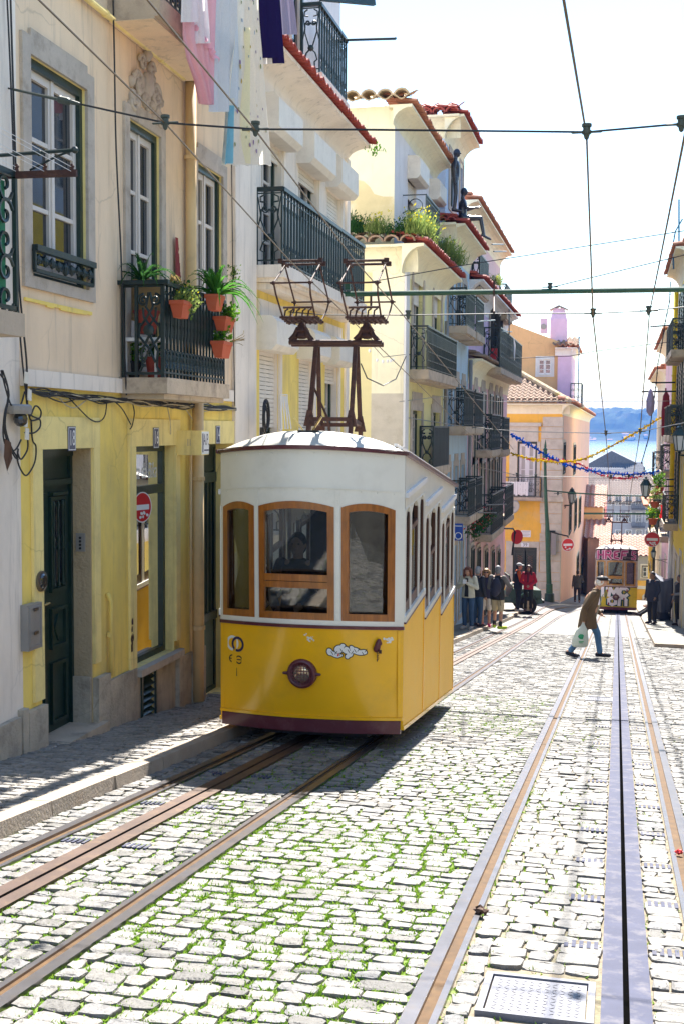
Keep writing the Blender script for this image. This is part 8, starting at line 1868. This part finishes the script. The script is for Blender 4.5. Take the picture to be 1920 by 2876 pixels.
# ================================================================ laundry
XL=-3.93
def cloth(name,label,m,L,R,y0,y1,folds=3,amp=.03,X=XL,nu=26,nv=30,extra=None,thing_=True,hem=0.):
    """L,R: lists of pixel columns for left and right edges from top to bottom"""
    def ip(T,v):
        n=len(T)-1; i=min(int(v*n),n-1); f=v*n-i; return T[i]*(1-f)+T[i+1]*f
    ph=random.random()*6
    def fn(u,v):
        px=ip(L,v)+(ip(R,v)-ip(L,v))*u; py=y0+(y1-y0)*v+hem*sin(u*folds*2*PI+ph)
        return PX(px,py,X)+V(1.5*amp*(.5+.6*v)*sin(u*folds*2*PI+ph+v*.8)+.5*amp*sin(u*folds*4.7*PI+ph*2+v*2),0,0)
    mb=MB(); mb.smooth=True; mb.grid(fn,nu,nv)
    o=one(name,mb,[m],label,'laundry','laundry hung high over the pavement'); o['_']=0; del o['_']
    return o,fn
CW=clothmat('cl_white',(.86,.84,.86),.5);CP=clothmat('cl_pink',(.86,.50,.58),.4);CB=clothmat('cl_pale',(.74,.79,.86),.5);CN=clothmat('cl_navy',(.018,.012,.06),.1);CG=clothmat('cl_grey',(.30,.27,.38),.25)
o,f=cloth('pink_sheet','pink sheet with ruffled hem, left end of the laundry',CP,[540,525,518,521,535,560,575],[606,604,600,597,594,592,590],-90,292,4,.03,nu=34,nv=50,hem=3.)
mb=MB(); mb.smooth=True
def ruf(u,v): 
    a=f(.35+.6*u if False else u,.52+.2*u*.8+.03*v); return a+V(.03+.025*sin(u*40)+.02*v,0,.0)
mb.grid(lambda u,v:f(.25+.72*u,.42+.22*u+.045*v)+V(.035+.02*sin(u*38+v*3),0,.012*sin(u*55)),46,3); part('ruffle',mb,CP,o)
cloth('white_towel','short white towel at the left end of the laundry line',CW,[508,510],[545,551],-90,62,2,.015,X=XL+.06)
cloth('white_shirt','plain white shirt tail between towel and pink sheet',CW,[545,551,556],[572,577,583],-90,122,2,.02,X=XL+.05)
cloth('pale_blue_sheet','long pale blue grey sheet with faint sprigs beside the pink sheet',CB,[606,602,596,592],[668,672,676,672],-90,314,3,.03,X=XL+.02)
o,f=cloth('dotted_curtain','white curtain with coloured dots and blue edge hanging lowest of the laundry',clothmat('cl_dot',(.90,.87,.80),.55),[672,664,652,640,632],[716,722,733,744,758],-90,464,4,.03,X=XL+.04,nu=40,nv=50,hem=2.5)
mb=MB(); rr_=random.Random(8); DM=[quickm('dot'+str(i),c,.8) for i,c in enumerate([(.04,.16,.30),(.12,.18,.03),(.12,.04,.22),(.45,.30,.02)])]
for i in range(64):
    u_,v_=rr_.uniform(.1,.96),rr_.uniform(.05,.97); c=f(u_,v_); mb.m=rr_.randrange(4); r=rr_.uniform(.014,.027); mb.poly([c+V(.010,cos(a)*r*.9,sin(a)*r) for a in [k*PI/5 for k in range(10)]])
part('dots',mb,DM,o)
mb=MB(); mb.smooth=True; mb.grid(lambda u,v:f(.0+.12*u,.70+.295*v)+V(.012,0,0),3,14); part('blue_edge',mb,clothmat('cl_blue',(.25,.52,.64),.4),o)
mb=MB(); mb.smooth=True; mb.grid(lambda u,v:f(.38+.10*u+.03*sin(v*7),.30+.69*v)+V(.007,0,0),6,44); part('yellow_stripe',mb,clothmat('cl_yel',(.90,.84,.60),.5),o)
cloth('navy_trousers','dark navy trousers pegged between curtain and grey shirt',CN,[715,724,740],[768,780,788],-90,163,2,.02,X=XL+.03)
cloth('navy_trouser_leg','second dark navy trouser leg hanging a little lower',CN,[742,756,772],[778,794,806],-90,178,1,.015,X=XL-.01)
cloth('grey_shirt','lilac grey shirt at the right end of the laundry',CG,[779,787,795],[815,824,834],-90,97,2,.015,X=XL)
cloth('white_slip','narrow white slip half hidden behind the navy trousers',CW,[722,724,732],[752,756,766],-90,180,2,.012,X=XL-.06)
wire('clothes_line',[PX(470,-80,XL),PX(860,-80,XL)],.005,'chalk','clothes line above the picture edge carrying the laundry','line')
# ================================================================ balcony flowers
BX=BALC['X']
def planter(label,pl,pr,py0,py1,depth=.13,tilt=0.,m='terra'):
    a=PX(pl,py0,BX+.03); y0=a.y; y1=max(y0+.22,PX(pr,py0,BX+.03+depth).y); zt=a.z; h=(py1-py0)/3400.*y0*1.0
    t=thing('planter_box',label,'planter',(BX+.1,(y0+y1)/2,zt-h),'terracotta boxes on the balcony rail'); mb=MB(); xi,xo=BX+.03,BX+.03+depth
    e=.025
    def bx(x0,x1,ya,yb,z0,z1,s=0.): mb.hexa([(x0+s,ya+s,z0),(x1-s,ya+s,z0),(x1-s,yb-s,z0),(x0+s,yb-s,z0),(x0,ya,z1),(x1,ya,z1),(x1,yb,z1),(x0,yb,z1)])
    bx(xi,xo,y0,y1,zt-h,zt-.035,e)
    for q_ in ((xi-.008,xi+.012,y0-.008,y1+.008),(xo-.012,xo+.008,y0-.008,y1+.008),(xi+.012,xo-.012,y0-.008,y0+.012),(xi+.012,xo-.012,y1-.012,y1+.008)): bx(*q_,zt-.036,zt)
    part('box',mb,M[m],t); mb=MB(); mb.box(xi+.013,y0+.013,zt-.034,xo-.013,y1-.013,zt-.018); part('earth',mb,M['soil'],t)
    return V((xi+xo)/2,(y0+y1)/2,zt-.02),y0,y1
random.seed(5)
pA=planter('bright red terracotta box hanging nearest the balcony corner',478,535,843,893)
pB=planter('orange terracotta box tied with wire high on the balcony rail',577,628,826,872)
pC=planter('dark red terracotta box in the middle of the right hand three',601,660,888,930)
pD=planter('lowest terracotta box, hanging at the far end of the balcony',594,652,957,1005)
def bush(name,label,c,r,n,s,m='leaf',extra=None,flat=1.,cat='plant',group=None):
    mb=MB(); leafcloud(mb,c,r,n,s,flat); st=MB()
    for _ in range(7): d=V(random.gauss(0,.5),random.gauss(0,.5),1).normalized(); st.tube([Vector(c)-V(0,0,r),Vector(c)+d*r*.6],.004,4)
    t=thing(name,label,cat,tuple(Vector(c)-V(0,0,r)),group); part('leaves',mb,M[m],t); part('stems',st,M['dleaf'],t)
    if extra: mb=MB(); leafcloud(mb,Vector(c)+V(0,0,r*.3),r,extra[1],extra[2]); part('flowers',mb,M[extra[0]],t)
    return t
bush('leafy_plant','yellow green leafy plant spilling from the first red box',pA[0]+V(.0,.16,.03),.15,330,.042,'weed',('yflower',30,.03))
bush('leafy_plant','bright green small plant in the dark red box',pC[0]+V(.03,.05,.06),.11,190,.045,'leaf')
bush('leafy_plant','young bright green plant in the lowest box',pD[0]+V(0,.02,.08),.10,160,.045,'leaf',('signwhite',12,.02))
bush('leafy_plant','dark leafy plant hanging over the rail beside the aloe',PX(500,820,BX-.05),.14,240,.045,'dleaf')
bush('leafy_plant','fine yellow sprig plant behind the big aloe',PX(655,765,BX+.1),.10,90,.03,'weed')
mb=MB()
for i in range(8): a=random.uniform(-.6,.6); mb.tube([pD[0]+V(.05,.1,.02),pD[0]+V(.10+.05*random.random(),.22+.1*random.random(),.08+a*.1),pD[0]+V(.12,.34+.1*random.random(),.10+a*.16)],.003,4)
one('dead_twigs',mb,[M['dry']],'dry brown twigs sticking out of the lowest box','plant')
def aloe(label,c,n,L,m='aloe'):
    c=Vector(c); mb=MB()
    for i in range(n):
        a=i*2.399; el=random.uniform(.3,1.35); d=V(cos(a)*cos(el),sin(a)*cos(el),sin(el)); LL=L*random.uniform(.75,1.1)
        prev=None; w=.020*L/.45
        for k in range(9):
            t=k/8; p=c+d*LL*t+V(0,0,-.85*LL*t*t*t*(1-el*.35)); s_=d.cross(V(0,0,1)).normalized(); ww=w*(1-t**1.6)+.001; up=V(0,0,.35*ww)
            x=mb.add([p-s_*ww+up,p-up*.6,p+s_*ww+up])
            if prev is not None:
                for q_ in (0,1): mb.face((prev+q_,prev+q_+1,x+q_+1,x+q_))
                if k<8:
                    for sg in (-1,1): mb.poly([p+s_*sg*ww+up,p+s_*sg*(ww+.010)+up,p+s_*sg*ww+up+d*.016])
            prev=x
    return one('aloe_plant',mb,[M[m]],label,'plant','aloes on the balcony')
aloe('large bright green aloe above the orange box',PX(606,832,BX+.06),42,.56)
aloe('long leaved dark aloe at the near corner of the balcony',PX(400,792,BX-.28),26,.46,'dleaf')
mb=MB(); 
for i in range(14): d=V(random.uniform(-.1,.3),random.uniform(.0,.5),.5); leafblade(mb,PX(478,800,BX-.02),d,(0,0,1),.28,.008,.9,4)
one('spiky_grass',mb,[M['dry']],'orange tipped drooping grass over the balcony rail','plant')
# things standing on the balcony floor
zf_=BALC['ZF']; yb_=BALC['yA']
c=PX(400,1060,-4.32); 
def pot(label,px,py,X,r,h,m): 
    p=PY(px,py,yb_+.25+X); mb=MB(); mb.lathe(p,[(r*.72,0),(r,h*.9),(r*1.08,h*.9),(r*1.08,h),(r*.9,h),(r*.85,h*.86)],16); t=thing('flower_pot',label,'pot',tuple(p),'pots behind the balcony rail'); part('pot',mb,M[m],t); mb=MB(); mb.lathe(p+V(0,0,h*.8),[(r*.88,0),(r*.88,.02)],16); part('earth',mb,M['soil'],t); return p+V(0,0,h)
q_=pot('round dark red pot on the shelf behind the rail',412,938,0.,.12,.22,'redtile'); mb=MB(); mb.box(q_.x-.17,q_.y-.17,q_.z-.30,q_.x+.17,q_.y+.17,q_.z-.265)
for a in (-.15,.15): mb.beam((q_.x+a,q_.y-.14,q_.z-.3),(q_.x+a,q_.y-.14,zf_),.02); mb.beam((q_.x+a,q_.y+.14,q_.z-.3),(q_.x+a,q_.y+.14,zf_),.02)
one('plant_stand',mb,[M['chalk']],'small white plant stand behind the balcony corner','stand')
q2=pot('red plastic pot on the balcony floor',436,1062,.02,.09,.20,'redtile'); bush('leafy_plant','dark green plant in the red floor pot',q2+V(0,0,.05),.09,90,.05,'dleaf')
q3=pot('dark pot at the near end of the balcony floor',372,1062,.05,.09,.16,'tdark'); bush('leafy_plant','green plant at the near end of the balcony floor',q3+V(0,0,.09),.14,170,.05,'leaf')
p=PY(400,842,yb_+.5); mb=MB(); mb.prism([(cos(a)*.24*(1 if abs(cos(a))<.8 else .95),sin(a)*.22) for a in [2*PI*k/24 for k in range(24)]],lambda a,z,d:V(p.x+.0+a*1.0,p.y+d,p.z+z),-.015,.015); one('wooden_board',mb,[quickm('board',(.42,.25,.10),.6,var=.15,stretch=(1,1,6),scale=6)],'rounded tan wooden board standing behind the scrolled rail','board')
# ================================================================ weeds on the ledges
random.seed(9)
def weeds(label,pts,X,Y=None,m='weed',n=70,h=.5,fl=0):
    h*=.55; n=int(n*1.3)
    mb=MB(); fm=MB()
    for px,py,k in pts:
        c=PX(px,py,X) if Y is None else PY(px,py,Y)
        for i in range(int(n*k)):
            b=c+V(random.gauss(0,.10),random.gauss(0,.12),0); d=V(random.gauss(0,.35),random.gauss(0,.35),1).normalized(); L=h*k*random.uniform(.4,1.1); leafblade(mb,b,d,V(random.gauss(0,.4),random.gauss(0,.4),.3),L,.012,.5,3)
            if fl and random.random()<fl: e=b+d*L*.9; leafcloud(fm,e,.05,4,.05)
        leafcloud(mb,c+V(0,0,h*k*.35),.26*k,int(n*k*1.2),.06)
    t=thing('weed_clump',label,'weeds',tuple(PX(pts[0][0],pts[0][1],X) if Y is None else PY(pts[0][0],pts[0][1],Y)),'weeds growing on the roof ledges'); part('stalks',mb,M[m],t)
    if fm.f: part('flowers',fm,M['yflower'],t)
yw=ya3-.28
weeds('dark green weeds on the tiled ledge next to the shuttered house',[(990,650,1.1),(1003,652,1.)],0,yw,'dleaf',80,.8)
weeds('weed tufts with yellow flowers in the middle of the tiled ledge',[(1040,652,.8),(1062,655,1.2)],0,yw,'weed',60,.7,.15)
weeds('small dark weed tufts at the ledge corner',[(1095,656,.6),(1120,655,.9),(1135,650,.8)],0,yw,'dleaf',60,.7)
weeds('big pale green flowering weed at the foot of the small iron balcony',[(1165,655,1.25),(1182,668,1.4),(1200,690,1.2),(1192,675,1.2)],X0+.3,None,'weed',90,.85,.12)
weeds('bright weeds on the eave next to the blue house',[(1243,712,1.),(1256,722,1.2),(1272,738,1.1),(1288,745,.8)],X0+.3,None,'weed',80,.9,.03)
weeds('yellow green weed on the pink house eave',[(1392,800,.9)],X0+.4,None,'weed',80,.9,.1)
weeds('tiny bright weed at the tip of the red eave',[(1052,424,.35)],X0+.45,None,'leaf',60,.5)
# ================================================================ garlands
def garland(label,pxs,Y,m,m2=None,w=.10):
    P_=[PY(x,y,Y) for x,y in pxs]; mb=MB(); L=sum((b-a).length for a,b in zip(P_,P_[1:]))
    out=[]
    for i in range(len(P_)-1):
        p0,p1,p2,p3=P_[max(i-1,0)],P_[i],P_[i+1],P_[min(i+2,len(P_)-1)]
        for k in range(8): t=k/8; out.append(.5*((2*p1)+(p2-p0)*t+(2*p0-5*p1+4*p2-p3)*t*t+(3*p1-p0-3*p2+p3)*t**3))
    out.append(P_[-1]); mb.tube(out,.025,5)
    for a,b in zip(out,out[1:]):
        for _ in range(int((b-a).length/.022)):
            c=a.lerp(b,random.random()); mb.m=1 if m2 and random.random()<.3 else 0; d=V(random.gauss(0,1),random.gauss(0,1),random.gauss(0,1)).normalized(); e=d.orthogonal().normalized(); s=w*random.uniform(.6,1.2); mb.poly([c+e*.03,c+d*s+e*.03,c+d*s-e*.03,c-e*.03])
    one('paper_garland',mb,[m,m2] if m2 else [m],label,'garland','paper garlands across the street')
random.seed(4)
gy_=clothmat('g_yel',(.70,.50,.02),.3); gb_=clothmat('g_blue',(.01,.10,.50),.2); gr2=clothmat('g_red',(.55,.03,.06),.3); gw_=clothmat('g_white',(.75,.70,.66),.3)
garland('yellow paper garland sweeping across the street from the pink house',[(1394,1258),(1470,1284),(1560,1298),(1640,1288),(1720,1250),(1800,1205),(1856,1172)],48.,gy_)
garland('blue paper garland crossing behind the yellow one',[(1432,1218),(1490,1252),(1560,1293),(1640,1318),(1740,1332),(1800,1330),(1858,1322)],50.,gb_,None,.12)
garland('red and white paper garland below the blue one',[(1476,1290),(1560,1292),(1622,1302),(1680,1332),(1740,1344),(1800,1338)],51.5,gr2,gw_,.09)
# ================================================================ details on the right
def rp_(px,py,Y=46.): return PY(px,py,Y)
a=rp_(1868,1105,47.3); mb=MB(); mb.smooth=True; mb.lathe(rp_(1866,1232,47.3),[(.01,0),(.14,.12),(.16,1.0),(.12,1.6),(.03,1.78)],12,(0,0,1),1.,.8); mb.smooth=False; mb.tube([rp_(1866,1238,47.3),rp_(1868,1090,47.3)],.03,6); one('closed_parasol',mb,[quickm('darkred',(.28,.01,.02),.7,var=.2)],'closed dark red parasol standing on the right hand balcony','parasol')
mb=MB(); mb.smooth=True; mb.lathe(rp_(1824,1168,44.),[(.03,0),(.13,.15),(.15,.5),(.07,.85),(.01,.98)],10); one('hanging_umbrella',mb,[quickm('umb',(.45,.36,.52),.7)],'small lilac folded umbrella hung on the bulb cable','umbrella')
for i,(px,py,lb,fm) in enumerate([(1838,1392,'hanging flower basket with pink blooms beside the large lantern','signred'),(1832,1440,'lower flower basket with trailing leaves on the right','yflower'),(1850,1352,'white flower pot with green plant under the blue paper streamer','signwhite')]):
    c=rp_(px,py,43.+i*.5); t=bush('flower_basket',lb,c,.26,260,.09,'leaf' if i else 'weed',(fm,46,.07),1.2); mb=MB(); mb.lathe(c-V(0,0,.42),[(.10,0),(.17,.2),(.18,.22)],10); part('pot',mb,M['terra'],t)
mb=MB(); mb.smooth=True; mb.grid(lambda u,v: rp_(1852+12*u+3*sin(v*5),1418+36*v+6*u*v,47.)+V(0,.05*sin(u*9),0),8,8); one('red_cloth',mb,[clothmat('redcl',(.55,.03,.03),.3)],'red cloth hanging from the lower right balcony','cloth')
for py,x0,x1,lb in ((1100,1800,1872,'upper dark laundry pole sticking out on the right'),(1347,1835,1885,'middle dark bracket bar by the large lantern'),(1366,1812,1898,'long dark bracket bar below the middle one'),(1075,1828,1870,'short blue grey pole near the parasol top')): wire('wall_pole',[rp_(x0,py,46.5),rp_(x1+25,py-1,46.5)],.03,'iron',lb,'pole','poles sticking out on the right')
mb=MB(); mb.tube([PY(1824,918,46.6),PY(1892,912,46.6)],.03,5)
for i in range(7): mb.beam(PY(1830+7*i,918,46.4),PY(1830+7*i,917,46.9),.012)
one('tv_aerial',mb,[M['greymetal']],'small grey television aerial on the right hand roof','aerial')
mb=MB()
for i,(px,py) in enumerate([(1888,620),(1889,700),(1887,760)]): pass
ya_=42.; P0=PY(1905,560,ya_); mb.tube([P0,PY(1905,700,ya_)],.03,5); mb.tube([PY(1890,755,ya_),PY(1888,690,ya_),PY(1895,650,ya_),PY(1915,615,ya_)],.025,5)
for i in range(9): c=PY(1889,755-13*i,ya_); mb.beam(c+V(-.06,0,0),c+V(.02,0,0),.012)
one('roof_railing',mb,[quickm('railblue',(.03,.14,.26),.5)],'blue roof terrace rail with spikes at the top right edge','railing')
# poles, chair and cloth on the left balconies further down
for (a,b),lb in ((((1380,686),(1412,686)),'upper thin pole on the pink house balcony'),(((1385,706),(1420,706)),'lower thin pole on the pink house balcony'),(((1338,903),(1388,899)),'dark rod over the blue house balcony'),(((1408,930),(1436,932)),'rod with clothes lines at the lilac balcony'),(((1428,868),(1428,940)),'upright thin rod on the lilac balcony'),(((1361,1418),(1420,1416)),'rod laid over the lowest left balcony'),(((1340,1440),(1392,1440)),'rod below on the flower balcony')): wire('thin_rod',[PX(a[0],a[1],X0+.55),PX(b[0],b[1],X0+.60)],.022,'iron',lb,'rod','rods on the left balconies')
mb=MB(); p=PX(1442,975,X0+.7); mb.poly([p+V(0,-.3,.35),p+V(.02,.3,.1),p+V(0,.2,-.5),p+V(.03,-.4,-.3)]); mb.poly([p+V(.012,-.3,.35),p+V(.03,-.4,-.3),p+V(.012,.2,-.5),p+V(.03,.3,.1)]); one('white_cloth',mb,[CW],'small white cloth pinned outside the lilac balcony','cloth')
mb=MB(); p=PX(1386,1003,X0+.3); mb.box(p.x-.1,p.y-.35,p.z-.1,p.x+.1,p.y+.1,p.z+.06); mb.box(p.x-.1,p.y+.0,p.z+.06,p.x+.1,p.y+.1,p.z+.3); one('red_crate',mb,[M['signred']],'small red crate on the lilac balcony ledge','crate')
random.seed(12)
for px,py,lb in ((1345,1470,'dark red flowers in the low balcony on the left'),(1362,1455,'leggy red plant at the corner of the low balcony'),(1330,1490,'trailing dark plant at the near end of the low balcony')): bush('balcony_plant',lb,PX(px,py,X0+.45),.3,130,.1,'dleaf',('redfl' if 'redfl' in M else 'signred',40,.07))
# drainpipes between the left houses
for px,y0,y1,lb in ((1240,900,1560,'pipe'),(1310,1010,1560,'pipe')):
    par=h4; a=PX(px,1200,X0).y; pipe(par,[FLH(a,PX(px,y0,X0).z,.09),FLH(a,pave(a),.09)],.06,'greymetal',n=6,collar=3.)
